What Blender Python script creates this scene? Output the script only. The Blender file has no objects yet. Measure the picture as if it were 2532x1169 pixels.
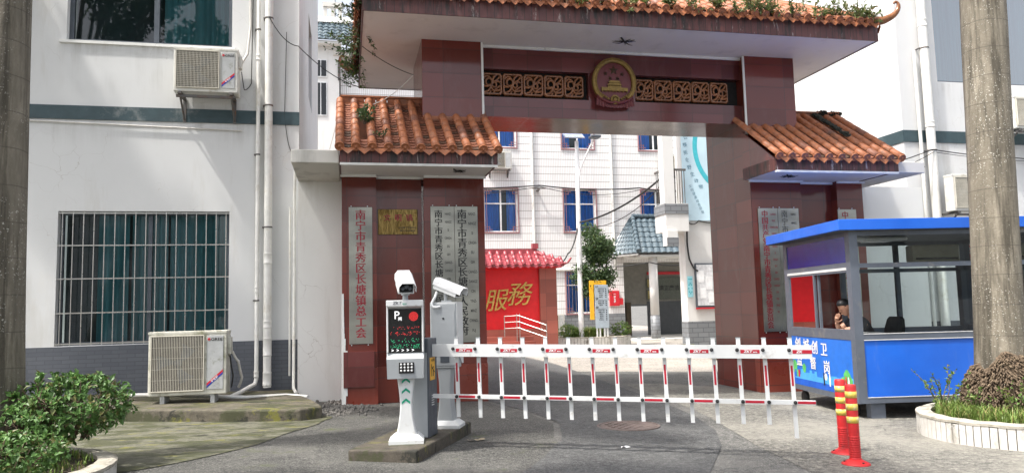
import bpy, bmesh, math, random
from mathutils import Vector, Matrix, noise
R = math.radians
rnd = random.Random(7)
SC = bpy.context.scene
COL = SC.collection

# ------------------------------------------------------------------ camera, sky, sun, exposure
CAM = bpy.data.cameras.new('camera')
CAM.sensor_width = 36.0
CAM.lens = 36.0 * 1850 / 2532
CAM.clip_start = 0.05
CAM.clip_end = 2000
cam = bpy.data.objects.new('camera', CAM)
COL.objects.link(cam)
PITCH, ROLL, YAW = R(5.4), R(1.42), R(12.5)
_f = Vector((math.sin(YAW) * math.cos(PITCH), math.cos(YAW) * math.cos(PITCH), math.sin(PITCH)))
_r = Vector((math.cos(YAW), -math.sin(YAW), 0))
_d = _f.cross(_r)
_rr = math.cos(ROLL) * _r + math.sin(ROLL) * _d
_dd = -math.sin(ROLL) * _r + math.cos(ROLL) * _d
_m = Matrix((_rr, -_dd, -_f)).transposed().to_4x4()
_m.translation = Vector((0, 0, 1.5))
cam.matrix_world = _m
SC.camera = cam

SUNDIR = Vector((-0.50, -0.20, 1.0)).normalized()      # towards the sun
SUN_EL = math.asin(SUNDIR.z)
SUN_AZ = math.atan2(SUNDIR.x, SUNDIR.y)
W = bpy.data.worlds.new('World')
SC.world = W
W.use_nodes = True
nt = W.node_tree
nt.nodes.clear()
_o = nt.nodes.new('ShaderNodeOutputWorld')
_b = nt.nodes.new('ShaderNodeBackground')
_s = nt.nodes.new('ShaderNodeTexSky')
_s.sky_type = 'NISHITA'
_s.sun_disc = False
_s.sun_elevation = SUN_EL
_s.sun_rotation = SUN_AZ
_s.air_density = 0.8
_s.dust_density = 5.0
_s.ozone_density = 0.2
_b.inputs['Strength'].default_value = 0.15
_h = nt.nodes.new('ShaderNodeHueSaturation')      # a hazy, whitish sky
_h.inputs['Saturation'].default_value = 0.40
nt.links.new(_s.outputs[0], _h.inputs['Color'])
nt.links.new(_h.outputs[0], _b.inputs['Color'])
nt.links.new(_b.outputs[0], _o.inputs['Surface'])
SUN = bpy.data.lights.new('sun', 'SUN')
SUN.energy = 2.0
SUN.angle = R(2.0)
SUN.color = (1.0, 0.96, 0.90)
sun = bpy.data.objects.new('sun', SUN)
COL.objects.link(sun)
sun.rotation_euler = SUNDIR.to_track_quat('Z', 'Y').to_euler()
sun.location = (0, 0, 30)
SC.view_settings.view_transform = 'Standard'
SC.view_settings.look = 'None'
SC.view_settings.gamma = 1.0
SC.view_settings.exposure = 1.45
SC.view_settings.use_curve_mapping = False
SC.render.engine = 'CYCLES'
SC.cycles.max_bounces = 10
SC.cycles.use_denoising = True

# ------------------------------------------------------------------ materials
class NT:
    def __init__(s, name):
        s.m = bpy.data.materials.new(name)
        s.m.use_nodes = True
        s.t = s.m.node_tree
        s.b = s.t.nodes['Principled BSDF']
        s._pos = None
    def n(s, typ, **kw):
        x = s.t.nodes.new(typ)
        for k, v in kw.items():
            if k.startswith('i_'):
                key = k[2:]
                key = int(key) if key.isdigit() else key.replace('_', ' ')
                x.inputs[key].default_value = v
            else:
                setattr(x, k, v)
        return x
    def l(s, a, b):
        s.t.links.new(a, b)
    @property
    def pos(s):
        if s._pos is None:
            s._pos = s.n('ShaderNodeNewGeometry')
        return s._pos.outputs['Position']
    def noise(s, scale, detail=4, rough=0.6, vec=None, sc=(1, 1, 1)):
        x = s.n('ShaderNodeTexNoise')
        x.inputs['Scale'].default_value = scale
        x.inputs['Detail'].default_value = detail
        x.inputs['Roughness'].default_value = rough
        v = vec or s.pos
        if sc != (1, 1, 1):
            mp = s.n('ShaderNodeVectorMath', operation='MULTIPLY')
            s.l(v, mp.inputs[0])
            mp.inputs[1].default_value = sc
            v = mp.outputs[0]
        s.l(v, x.inputs['Vector'])
        return x.outputs['Fac']
    def ramp(s, fac, stops):
        x = s.n('ShaderNodeValToRGB')
        e = x.color_ramp.elements
        while len(e) < len(stops):
            e.new(0.5)
        for el, (p, c) in zip(e, stops):
            el.position = p
            el.color = (*c, 1) if len(c) == 3 else c
        s.l(fac, x.inputs[0])
        return x.outputs[0]
    def mr(s, fac, a, b, c=0.0, d=1.0):
        x = s.n('ShaderNodeMapRange')
        s.l(fac, x.inputs[0])
        for i, v in enumerate((a, b, c, d)):
            x.inputs[i + 1].default_value = v
        return x.outputs[0]
    def math(s, op, a, b=0.5):
        x = s.n('ShaderNodeMath', operation=op)
        for i, v in enumerate((a, b)):
            if isinstance(v, (int, float)):
                x.inputs[i].default_value = v
            else:
                s.l(v, x.inputs[i])
        return x.outputs[0]
    def mix(s, fac, a, b, blend='MIX'):
        x = s.n('ShaderNodeMix', data_type='RGBA', blend_type=blend)
        for i, v in ((0, fac), (6, a), (7, b)):
            if isinstance(v, (int, float)):
                x.inputs[i].default_value = v
            elif isinstance(v, tuple):
                x.inputs[i].default_value = (*v, 1)
            else:
                s.l(v, x.inputs[i])
        return x.outputs[2]
    def bump(s, h, strength=0.3, dist=0.01):
        x = s.n('ShaderNodeBump')
        x.inputs['Strength'].default_value = strength
        x.inputs['Distance'].default_value = dist
        s.l(h, x.inputs['Height'])
        s.l(x.outputs[0], s.b.inputs['Normal'])
        return x
    def color(s, c):
        if isinstance(c, tuple):
            s.b.inputs['Base Color'].default_value = (*c, 1)
        else:
            s.l(c, s.b.inputs['Base Color'])
    def rough(s, v):
        if isinstance(v, (int, float)):
            s.b.inputs['Roughness'].default_value = v
        else:
            s.l(v, s.b.inputs['Roughness'])
    def set(s, **kw):
        for k, v in kw.items():
            s.b.inputs[k.replace('_', ' ')].default_value = v
    def uv(s):
        """wall coordinates: along the wall, up"""
        g = s.n('ShaderNodeNewGeometry')
        sp = s.n('ShaderNodeSeparateXYZ'); s.l(g.outputs['Position'], sp.inputs[0])
        sn = s.n('ShaderNodeSeparateXYZ'); s.l(g.outputs['True Normal'], sn.inputs[0])
        ax = s.math('GREATER_THAN', s.math('ABSOLUTE', sn.outputs[0]), 0.6)
        az = s.math('GREATER_THAN', s.math('ABSOLUTE', sn.outputs[2]), 0.6)
        def sel(f, a, b):
            x = s.n('ShaderNodeMix', data_type='FLOAT')
            s.l(f, x.inputs[0]); s.l(a, x.inputs[2]); s.l(b, x.inputs[3])
            return x.outputs[0]
        u = sel(ax, sp.outputs[0], sp.outputs[1])
        v = sel(az, sp.outputs[2], sp.outputs[1])
        c = s.n('ShaderNodeCombineXYZ')
        s.l(u, c.inputs[0]); s.l(v, c.inputs[1])
        return c.outputs[0]
    def brick(s, vec, w, h, mortar, c1, c2, cm, offset=0.0, bias=0.0):
        x = s.n('ShaderNodeTexBrick')
        x.offset = offset
        x.offset_frequency = 2
        x.squash = 1.0
        s.l(vec, x.inputs['Vector'])
        for k, v in (('Color1', c1), ('Color2', c2), ('Mortar', cm)):
            x.inputs[k].default_value = (*v, 1)
        x.inputs['Scale'].default_value = 1.0
        x.inputs['Mortar Size'].default_value = mortar
        x.inputs['Mortar Smooth'].default_value = 0.0
        x.inputs['Bias'].default_value = bias
        x.inputs['Brick Width'].default_value = w
        x.inputs['Row Height'].default_value = h
        return x

def sc3(c, k):
    return tuple(max(0, min(1, v * k)) for v in c)

def plain(name, c, rough=0.6, metal=0.0, var=0.12, scale=6, dirt=None, dscale=3, damt=0.5, bump=0.0, bscale=60, **kw):
    m = NT(name)
    f = m.noise(scale, 5)
    col = m.ramp(f, [(0.3, sc3(c, 1 - var)), (0.7, sc3(c, 1 + var))])
    if dirt:
        d = m.noise(dscale, 8, 0.7)
        col = m.mix(m.mr(d, 0.62 - 0.25 * damt, 0.72), col, dirt)
    m.color(col)
    m.rough(m.mr(m.noise(scale * 2.3, 3), 0.3, 0.7, max(0.02, rough - 0.08), min(1, rough + 0.08)))
    m.set(Metallic=metal, **kw)
    if bump:
        m.bump(m.noise(bscale, 3), bump, 0.01)
    return m.m

# ------------------------------------------------------------------ mesh helpers
class MB:
    def __init__(s):
        s.v, s.f, s.mi, s.sm = [], [], [], []
        s.M = None
    def add(s, vs, fs, mi=0, smooth=False):
        o = len(s.v)
        for p in vs:
            p = Vector(p)
            s.v.append(s.M @ p if s.M is not None else p)
        for f in fs:
            s.f.append([o + i for i in f]); s.mi.append(mi); s.sm.append(smooth)
        return s
    def box(s, x0, x1, y0, y1, z0, z1, mi=0, bev=0.0):
        if x0 > x1: x0, x1 = x1, x0
        if y0 > y1: y0, y1 = y1, y0
        if z0 > z1: z0, z1 = z1, z0
        if bev <= 0:
            v = [(x, y, z) for z in (z0, z1) for y in (y0, y1) for x in (x0, x1)]
            return s.add(v, [(0, 2, 3, 1), (4, 5, 7, 6), (0, 1, 5, 4), (2, 6, 7, 3), (0, 4, 6, 2), (1, 3, 7, 5)], mi)
        bm = bmesh.new()
        bmesh.ops.create_cube(bm, size=1)
        for w in bm.verts:
            w.co = Vector(((x0 + x1) / 2 + w.co.x * (x1 - x0), (y0 + y1) / 2 + w.co.y * (y1 - y0), (z0 + z1) / 2 + w.co.z * (z1 - z0)))
        bmesh.ops.bevel(bm, geom=bm.edges[:], offset=bev, segments=2, profile=0.5, affect='EDGES')
        return s.bm(bm, mi)
    def bm(s, bm, mi=0, smooth=False):
        bm.verts.index_update()
        s.add([w.co.copy() for w in bm.verts], [[w.index for w in f.verts] for f in bm.faces], mi, smooth)
        bm.free()
        return s
    def tube(s, pts, r, n=8, mi=0, cap=True, smooth=True):
        """round tube along a path; r a number or a list"""
        pts = [Vector(p) for p in pts]
        k = len(pts)
        rs = r if isinstance(r, (list, tuple)) else [r] * k
        vs, fs = [], []
        up = None
        for i, p in enumerate(pts):
            t = (pts[min(i + 1, k - 1)] - pts[max(i - 1, 0)])
            if t.length < 1e-9: t = Vector((0, 0, 1))
            t.normalize()
            if up is None:
                up = Vector((0, 0, 1)) if abs(t.z) < 0.9 else Vector((1, 0, 0))
            a = t.cross(up)
            if a.length < 1e-6: a = t.cross(Vector((0, 1, 0)))
            a.normalize()
            b = a.cross(t).normalized()
            up = b
            for j in range(n):
                w = 2 * math.pi * j / n
                vs.append(p + (a * math.cos(w) + b * math.sin(w)) * rs[i])
        for i in range(k - 1):
            for j in range(n):
                fs.append((i * n + j, i * n + (j + 1) % n, (i + 1) * n + (j + 1) % n, (i + 1) * n + j))
        s.add(vs, fs, mi, smooth)
        if cap:
            s.add(vs[:n], [tuple(range(n))], mi); s.add(vs[-n:], [tuple(range(n))[::-1]], mi)
        return s
    def cyl(s, p0, p1, r, n=16, mi=0, r2=None):
        return s.tube([p0, p1], [r, r if r2 is None else r2], n, mi)
    def lathe(s, prof, c=(0, 0, 0), n=20, mi=0, smooth=True, axis=None):
        """profile of (radius, height) about a vertical axis at c (or about a given axis)"""
        vs, fs = [], []
        c = Vector(c)
        q = Vector((0, 0, 1)).rotation_difference(Vector(axis)) if axis is not None else None
        for (r_, z) in prof:
            for j in range(n):
                w = 2 * math.pi * j / n
                p = Vector((r_ * math.cos(w), r_ * math.sin(w), z))
                vs.append(c + (q @ p if q else p))
        k = len(prof)
        for i in range(k - 1):
            for j in range(n):
                fs.append((i * n + j, i * n + (j + 1) % n, (i + 1) * n + (j + 1) % n, (i + 1) * n + j))
        fs.append(tuple(range(n))[::-1]); fs.append(tuple(range((k - 1) * n, k * n)))
        return s.add(vs, fs, mi, smooth)
    def prism(s, poly, d, mi=0, smooth=False):
        """closed polygon of 3-D points pushed along vector d"""
        a = [Vector(p) for p in poly]; d = Vector(d)
        n = len(a)
        fs = [tuple(range(n))[::-1], tuple(range(n, 2 * n))] + [(i, (i + 1) % n, n + (i + 1) % n, n + i) for i in range(n)]
        return s.add(a + [p + d for p in a], fs, mi, smooth)
    def quad(s, a, b, c, d, mi=0):
        return s.add([a, b, c, d], [(0, 1, 2, 3)], mi)
    def loft(s, rings, mi=0, smooth=True, closed=True, cap=True):
        n = len(rings[0])
        vs = [p for r_ in rings for p in r_]
        fs = []
        for i in range(len(rings) - 1):
            for j in range(n if closed else n - 1):
                fs.append((i * n + j, i * n + (j + 1) % n, (i + 1) * n + (j + 1) % n, (i + 1) * n + j))
        s.add(vs, fs, mi, smooth)
        if cap and closed:
            s.add(rings[0], [tuple(range(n))[::-1]], mi); s.add(rings[-1], [tuple(range(n))], mi)
        return s
    def build(s, name, mats, parent=None, fix=True, auto=None):
        me = bpy.data.meshes.new(name)
        inv = parent_world(parent).inverted() if parent is not None else Matrix.Identity(4)
        me.from_pydata([inv @ p for p in s.v], [], s.f)
        for m in (mats if isinstance(mats, (list, tuple)) else [mats]):
            me.materials.append(m)
        me.polygons.foreach_set('material_index', s.mi)
        me.polygons.foreach_set('use_smooth', s.sm)
        if fix:
            bm = bmesh.new(); bm.from_mesh(me)
            bmesh.ops.recalc_face_normals(bm, faces=bm.faces[:])
            bm.to_mesh(me); bm.free()
        me.update()
        o = bpy.data.objects.new(name, me)
        COL.objects.link(o)
        if parent is not None:
            o.parent = parent
        return o

def parent_world(o):
    m = o.matrix_basis.copy()
    while o.parent is not None:
        o = o.parent
        m = o.matrix_basis @ m
    return m

def tag(o, label=None, cat=None, group=None, kind=None):
    if label: o['label'] = label
    if cat: o['category'] = cat
    if group: o['group'] = group
    if kind: o['kind'] = kind
    return o

def thing(name, loc, label, cat, group=None, rz=0.0):
    o = bpy.data.objects.new(name, None)
    o.empty_display_size = 0.1
    COL.objects.link(o)
    o.location = loc
    o.rotation_euler = (0, 0, rz)
    return tag(o, label, cat, group)

def solo(mb, name, mats, label, cat, group=None, kind=None, fix=True):
    return tag(mb.build(name, mats, None, fix), label, cat, group, kind)

def copy_thing(root, loc, rz, label):
    """a copy of a thing with copies of its parts and their sub-parts"""
    r = root.copy(); COL.objects.link(r)
    r.location = loc; r.rotation_euler = (0, 0, rz); r['label'] = label
    def rec(a, b):
        for ch in list(a.children):
            if ch.name.split('.')[0] and ch.parent == a:
                c = ch.copy(); COL.objects.link(c); c.parent = b
                rec(ch, c)
    rec(root, r)
    return r

_tc = {}
def glyphs(body, bold=0.0, songti=False):
    key = (body, bold)
    if key not in _tc:
        c = bpy.data.curves.new('t', 'FONT')
        c.body = body; c.size = 1.0; c.align_x = 'CENTER'; c.align_y = 'CENTER'
        c.offset = bold; c.resolution_u = 3
        o = bpy.data.objects.new('t', c)
        COL.objects.link(o)
        dg = bpy.context.evaluated_depsgraph_get()
        me = bpy.data.meshes.new_from_object(o.evaluated_get(dg))
        _tc[key] = ([v.co.copy() for v in me.vertices], [list(p.vertices) for p in me.polygons])
        bpy.data.meshes.remove(me)
        bpy.data.objects.remove(o); bpy.data.curves.remove(c)
    return _tc[key]

def text(mb, body, o, right, up, size, bold=0.0, sx=1.0, songti=0.0, shear=0.0, mi=0, lift=0.002, depth=0.0):
    """raised lettering centred on o, in the plane of right and up"""
    vs, fs = glyphs(body, bold)
    o, right, up = Vector(o), Vector(right).normalized(), Vector(up).normalized()
    nrm = right.cross(up)
    for k, dx in enumerate((0.0, songti, -songti) if songti else (0.0,)):
        mb.add([o + right * ((v.x * sx + dx + shear * v.y) * size) + up * (v.y * size) + nrm * (lift + 0.0004 * k) for v in vs], fs, mi)
    if depth:
        cnt = {}
        for f in fs:
            for a, b in zip(f, f[1:] + f[:1]):
                k = (min(a, b), max(a, b)); cnt[k] = cnt.get(k, 0) + 1
        pt = lambda v, d: o + right * ((v.x * sx + shear * v.y) * size) + up * (v.y * size) + nrm * d
        for (a, b), c in cnt.items():
            if c == 1: mb.add([pt(vs[a], lift), pt(vs[b], lift), pt(vs[b], lift - depth), pt(vs[a], lift - depth)], [(0, 1, 2, 3)], mi)

def leaf(mb, p, d, nrm, ln, wd, mi=0, fold=0.25):
    """one leaf of four triangles, folded along its midrib"""
    d = d.normalized()
    side = d.cross(nrm)
    if side.length < 1e-4: side = d.cross(Vector((1, 0, 0.1)))
    side.normalize()
    n2 = side.cross(d)
    mid = p + d * ln * 0.5
    tip = p + d * ln - n2 * ln * 0.15
    a = mid + side * wd * 0.5 + n2 * wd * fold
    b = mid - side * wd * 0.5 + n2 * wd * fold
    mb.add([p, a, tip, b, mid], [(0, 1, 4), (1, 2, 4), (2, 3, 4), (3, 0, 4)], mi)

def rdir(zb=0.0):
    while True:
        v = Vector((rnd.uniform(-1, 1), rnd.uniform(-1, 1), rnd.uniform(-1, 1)))
        if 0.05 < v.length < 1:
            v.normalize(); v.z += zb
            return v.normalized()

def gz(x):
    return 0.03 - 0.02 * min(9.0, max(-4.0, x))

def sheet(poly, dz, name, mat, label=None, cat=None, kind=None, thick=0.0, grid=None):
    """flat outline (x, y) laid on the sloping ground, dz above it"""
    bm = bmesh.new()
    bm.faces.new([bm.verts.new((x, y, 0)) for x, y in poly])
    for xc in (-4.0, 9.0):
        bmesh.ops.bisect_plane(bm, geom=bm.verts[:] + bm.edges[:] + bm.faces[:], plane_co=(xc, 0, 0), plane_no=(1, 0, 0))
    for v in bm.verts:
        v.co.z = gz(v.co.x) + dz
    if thick:
        r_ = bmesh.ops.extrude_face_region(bm, geom=bm.faces[:])
        for v in r_['geom']:
            if isinstance(v, bmesh.types.BMVert): v.co.z -= thick
    mb = MB(); mb.bm(bm)
    o = mb.build(name, mat)
    return tag(o, label, cat, None, kind)

def smooth_poly(pts, n=6, closed=True):
    out = []
    k = len(pts)
    for i in range(k if closed else k - 1):
        if closed:
            p0, p1, p2, p3 = (Vector(pts[(i + j) % k]) for j in (-1, 0, 1, 2))
        else:
            p0, p1, p2, p3 = (Vector(pts[min(k - 1, max(0, i + j))]) for j in (-1, 0, 1, 2))
        for j in range(n):
            t = j / n
            out.append(0.5 * ((2 * p1) + (p2 - p0) * t + (2 * p0 - 5 * p1 + 4 * p2 - p3) * t * t + (3 * p1 - p0 - 3 * p2 + p3) * t ** 3))
    if not closed: out.append(Vector(pts[-1]))
    return out

# ------------------------------------------------------------------ the material set
M = {}
def glass_mat(name, tint=(0.75, 0.85, 0.85), rough=0.02, refl=1.0):
    m = NT(name)
    t = m.t
    tr = m.n('ShaderNodeBsdfTransparent'); tr.inputs[0].default_value = (*tint, 1)
    gl = m.n('ShaderNodeBsdfGlossy'); gl.inputs['Roughness'].default_value = rough
    fr = m.n('ShaderNodeFresnel'); fr.inputs['IOR'].default_value = 1.52
    mx = m.n('ShaderNodeMixShader')
    m.l(m.math('MULTIPLY', fr.outputs[0], refl), mx.inputs[0])
    m.l(tr.outputs[0], mx.inputs[1]); m.l(gl.outputs[0], mx.inputs[2])
    m.l(mx.outputs[0], t.nodes['Material Output'].inputs['Surface'])
    return m.m

def wall_paint(name, c, stain=(0.42, 0.39, 0.32), amt=0.35, crack=True, drips=()):
    m = NT(name)
    base = m.ramp(m.noise(1.3, 5), [(0.3, sc3(c, 0.95)), (0.7, c)])
    # grime that runs down the wall, and thin cracks
    run = m.noise(1.0, 6, 0.65, sc=(2.2, 2.2, 0.35))
    col = m.mix(m.mr(run, 0.55, 0.8, 0, amt), base, stain)
    blot = m.noise(0.7, 6, 0.7)
    col = m.mix(m.mr(blot, 0.6, 0.8, 0, amt * 0.8), col, (0.62, 0.55, 0.46))
    if crack:
        v = m.n('ShaderNodeTexVoronoi', feature='DISTANCE_TO_EDGE')
        v.inputs['Scale'].default_value = 2.1
        w = m.n('ShaderNodeVectorMath', operation='ADD')
        nz = m.n('ShaderNodeTexNoise'); nz.inputs['Scale'].default_value = 5; m.l(m.pos, nz.inputs['Vector'])
        sc = m.n('ShaderNodeVectorMath', operation='SCALE'); sc.inputs['Scale'].default_value = 0.22
        m.l(nz.outputs['Color'], sc.inputs[0])
        m.l(m.pos, w.inputs[0]); m.l(sc.outputs[0], w.inputs[1]); m.l(w.outputs[0], v.inputs['Vector'])
        line = m.mr(v.outputs['Distance'], 0.0, 0.006, 1, 0)
        mask = m.mr(m.noise(0.8, 3), 0.52, 0.62)
        col = m.mix(m.math('MULTIPLY', m.math('MULTIPLY', line, mask), 0.75), col, (0.35, 0.32, 0.28))
    if drips:
        # runs of dirt that start under sills, units and bands
        sp = m.n('ShaderNodeSeparateXYZ'); m.l(m.pos, sp.inputs[0])
        st = m.math('MULTIPLY', m.mr(m.noise(1.0, 6, 0.75, sc=(8, 8, 0.4)), 0.42, 0.72), m.mr(m.noise(1.5, 3), 0.38, 0.6))
        for x0, x1, zt_, ln, k in drips:
            mx = m.math('MULTIPLY', m.mr(sp.outputs[0], x0 - 0.08, x0 + 0.05), m.mr(sp.outputs[0], x1 - 0.05, x1 + 0.08, 1, 0))
            mz = m.math('MULTIPLY', m.mr(sp.outputs[2], zt_ - ln, zt_, 0, 1), m.math('LESS_THAN', sp.outputs[2], zt_))
            col = m.mix(m.math('MULTIPLY', m.math('MULTIPLY', mx, mz), m.math('MULTIPLY', st, k)), col, (0.20, 0.18, 0.14))
    m.color(col)
    m.rough(0.75)
    m.bump(m.noise(30, 4), 0.12, 0.01)
    return m.m

def granite(name, c, bw=0.8, bh=0.42, rough=0.12, joint=(0.08, 0.03, 0.025)):
    m = NT(name)
    br = m.brick(m.uv(), bw, bh, 0.007, sc3(c, 0.68), sc3(c, 1.30), joint)
    sp = m.noise(240, 3, 0.8)
    col = m.mix(0.22, br.outputs['Color'], m.ramp(sp, [(0.35, sc3(c, 0.55)), (0.7, sc3(c, 1.7))]), 'MIX')
    dust = m.noise(1.1, 6, 0.7, sc=(1.5, 1.5, 0.5))
    col = m.mix(m.mr(dust, 0.55, 0.85, 0, 0.16), col, (0.42, 0.30, 0.27))
    m.color(col)
    m.rough(m.mr(m.noise(1.7, 5), 0.3, 0.75, rough, rough + 0.12))
    m.set(**{'Specular_IOR_Level': 0.55})
    m.bump(m.math('SUBTRACT', 1.0, br.outputs['Fac']), 0.25, 0.004)
    return m.m

def clay(name, c, moss=0.45):
    m = NT(name)
    f = m.noise(9, 5, 0.7)
    col = m.ramp(f, [(0.25, sc3(c, 0.55)), (0.5, c), (0.8, sc3(c, 1.3))])
    d = m.noise(2.0, 8, 0.75)
    col = m.mix(m.mr(d, 0.68 - 0.2 * moss, 0.74, 0, 0.9), col, (0.045, 0.04, 0.03))
    col = m.mix(m.mr(m.noise(3.1, 5, 0.7), 0.6, 0.75, 0, 0.5), col, (0.42, 0.34, 0.27))
    m.color(col)
    m.rough(m.mr(f, 0.3, 0.7, 0.42, 0.7))
    m.bump(m.noise(45, 4), 0.25, 0.006)
    return m.m

def asphalt(name, c, light, wear=0.4, speck=0.5, moss=0.0, patch=0.6, scuff=0.0):
    m = NT(name)
    g = m.noise(62, 1, 0.8)
    g2 = m.noise(15, 5, 0.85)
    col = m.ramp(g, [(0.38, sc3(c, 0.3)), (0.52, c), (0.62, sc3(light, 1.6))])
    col = m.mix(speck * 0.7, m.ramp(g2, [(0.36, sc3(c, 0.35)), (0.5, sc3(c, 1.1)), (0.64, sc3(light, 1.35))]), col)
    big = m.noise(patch, 7, 0.68)
    col = m.mix(m.mr(big, 0.46, 0.66, 0, wear + 0.2), col, sc3(light, 1.15))
    dk = m.noise(patch * 1.7 + 0.1, 6, 0.7)
    col = m.mix(m.mr(dk, 0.58, 0.72, 0, 0.45), col, sc3(c, 0.5))
    if scuff:
        # pale scrapes left across the drive
        sc_n = m.noise(1.0, 5, 0.65, sc=(0.55, 5.5, 1))
        col = m.mix(m.mr(sc_n, 0.66, 0.72, 0, scuff), col, sc3(light, 2.2))
        oil = m.noise(1.3, 4, 0.6)
        col = m.mix(m.mr(oil, 0.66, 0.74, 0, 0.6), col, sc3(c, 0.35))
    # fine cracks
    v = m.n('ShaderNodeTexVoronoi', feature='DISTANCE_TO_EDGE'); v.inputs['Scale'].default_value = 0.9
    w = m.n('ShaderNodeVectorMath', operation='ADD')
    nz = m.n('ShaderNodeTexNoise'); nz.inputs['Scale'].default_value = 3; nz.inputs['Detail'].default_value = 5; m.l(m.pos, nz.inputs['Vector'])
    sc = m.n('ShaderNodeVectorMath', operation='SCALE'); sc.inputs['Scale'].default_value = 0.5
    m.l(nz.outputs['Color'], sc.inputs[0]); m.l(m.pos, w.inputs[0]); m.l(sc.outputs[0], w.inputs[1]); m.l(w.outputs[0], v.inputs['Vector'])
    line = m.math('MULTIPLY', m.mr(v.outputs['Distance'], 0.0, 0.012, 1, 0), m.mr(m.noise(0.5, 2), 0.5, 0.6))
    col = m.mix(m.math('MULTIPLY', line, 0.7), col, (0.02, 0.02, 0.02))
    if moss:
        mo = m.noise(1.6, 8, 0.75)
        col = m.mix(m.mr(mo, 0.62 - 0.25 * moss, 0.68, 0, 0.8), col, (0.07, 0.085, 0.025))
    m.color(col)
    m.rough(m.mr(big, 0.3, 0.7, 0.75, 0.92))
    m.bump(m.math('ADD', g, g2), 0.5, 0.012)
    return m.m

M['white'] = wall_paint('white_wall_paint', (0.66, 0.665, 0.66), amt=0.55, drips=((-4.6, -1.9, 6.05, 0.9, 0.7), (-2.8, -1.75, 5.1, 0.9, 0.55), (-12, -0.82, 4.74, 0.5, 0.35), (-12, -0.82, 1.35, 0.32, 0.0), (12.2, 16.5, 6.05, 0.8, 0.5), (11.4, 20, 4.74, 0.5, 0.35), (-12, -0.8, 9.0, 3.0, 0.12)))
M['white2'] = wall_paint('white_wall_paint_aged', (0.76, 0.76, 0.73), amt=0.5)
M['soffit'] = wall_paint('soffit_paint', (0.72, 0.68, 0.65), stain=(0.3, 0.27, 0.24), amt=0.4, crack=False)
M['slab'] = wall_paint('slab_cement', (0.62, 0.60, 0.55), stain=(0.12, 0.11, 0.09), amt=0.75)
M['band'] = plain('dark_teal_band', (0.035, 0.065, 0.075), 0.55, var=0.15, dirt=(0.18, 0.2, 0.2), dscale=2.0, damt=0.2)
def brick_band():
    m = NT('blue_grey_brick_base')
    br = m.brick(m.uv(), 0.24, 0.065, 0.006, (0.085, 0.093, 0.11), (0.105, 0.113, 0.13), (0.072, 0.079, 0.094), offset=0.5)
    d = m.noise(1.5, 7, 0.7)
    m.color(m.mix(m.mr(d, 0.55, 0.8, 0, 0.35), br.outputs['Color'], (0.2, 0.2, 0.19)))
    m.rough(0.6)
    m.bump(br.outputs['Fac'], -0.4, 0.004)
    return m.m
M['base'] = brick_band()
M['granite'] = granite('red_granite', (0.15, 0.030, 0.021), rough=0.08)
M['granite2'] = granite('red_granite_lower', (0.21, 0.040, 0.024), rough=0.25)
M['granite_top'] = granite('red_granite_frieze', (0.125, 0.032, 0.030), 0.62, 0.31, 0.10)
M['granite_stain'] = None
def fascia():
    m = NT('weathered_fascia_tile')
    br = m.brick(m.uv(), 0.12, 0.6, 0.004, (0.10, 0.035, 0.033), (0.13, 0.045, 0.04), (0.02, 0.015, 0.015))
    st = m.noise(1.0, 7, 0.72, sc=(7, 7, 1.2))
    col = m.mix(m.mr(st, 0.48, 0.62, 0, 0.95), br.outputs['Color'], (0.02, 0.018, 0.016))
    st2 = m.noise(1.0, 7, 0.75, sc=(13, 13, 2.2))
    col = m.mix(m.mr(st2, 0.6, 0.68, 0, 0.75), col, (0.5, 0.45, 0.42))
    m.color(col); m.rough(0.5)
    return m.m
M['fascia'] = fascia()
M['clay'] = clay('orange_clay_tile', (0.345, 0.118, 0.048), 0.72)
M['clay_dark'] = clay('mossy_clay_pan', (0.225, 0.085, 0.048), 0.75)
M['clay_moss'] = clay('blackened_clay_tile', (0.10, 0.05, 0.03), 1.1)
M['glaze'] = plain('glazed_terracotta', (0.25, 0.098, 0.038), 0.25, var=0.35, scale=14)
M['black'] = plain('recess_shade_black', (0.012, 0.011, 0.010), 0.8)  # shade behind the pierced lattice blocks, put into the colour
M['gold'] = plain('aged_gold', (0.24, 0.155, 0.045), 0.42, 0.6, var=0.3, scale=25)
M['emblem_red'] = plain('emblem_red', (0.14, 0.022, 0.025), 0.4, var=0.1)
M['emblem_star'] = plain('tarnished_star', (0.075, 0.045, 0.025), 0.5, 0.4)
M['chrome'] = plain('brushed_steel_bar', (0.50, 0.49, 0.46), 0.32, 0.85)
def plaque_mat():
    m = NT('brushed_steel_plaque')
    f = m.noise(1.0, 5, 0.6, sc=(260, 260, 3))
    big = m.noise(1.0, 3, 0.5, sc=(0.9, 0.9, 2.2))
    m.color(m.mix(m.mr(big, 0.35, 0.65), (0.23, 0.23, 0.205), (0.46, 0.45, 0.39)))
    m.set(Metallic=0.85)
    m.rough(m.mr(f, 0.3, 0.7, 0.26, 0.42))
    return m.m
M['plaque'] = plaque_mat()
def brass_mat():
    m = NT('polished_brass')
    m.color((0.21, 0.14, 0.05)); m.set(Metallic=1.0); m.rough(0.12)
    m.bump(m.noise(1.0, 3, 0.5, sc=(7, 7, 1.2)), 0.8, 0.06)
    return m.m
M['brass'] = brass_mat()
M['ink_black'] = plain('lettering_black', (0.012, 0.012, 0.012), 0.45)
M['ink_red'] = plain('lettering_red', (0.30, 0.015, 0.03), 0.4)
M['pvc'] = plain('white_pvc', (0.74, 0.73, 0.69), 0.42, dirt=(0.5, 0.46, 0.38), dscale=3, damt=0.35)
M['cable'] = plain('black_cable', (0.02, 0.02, 0.02), 0.6)
M['cable_white'] = plain('white_cable', (0.6, 0.58, 0.54), 0.5)
M['alu_dark'] = plain('dark_grey_window_frame', (0.10, 0.115, 0.135), 0.4, 0.4)
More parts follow.
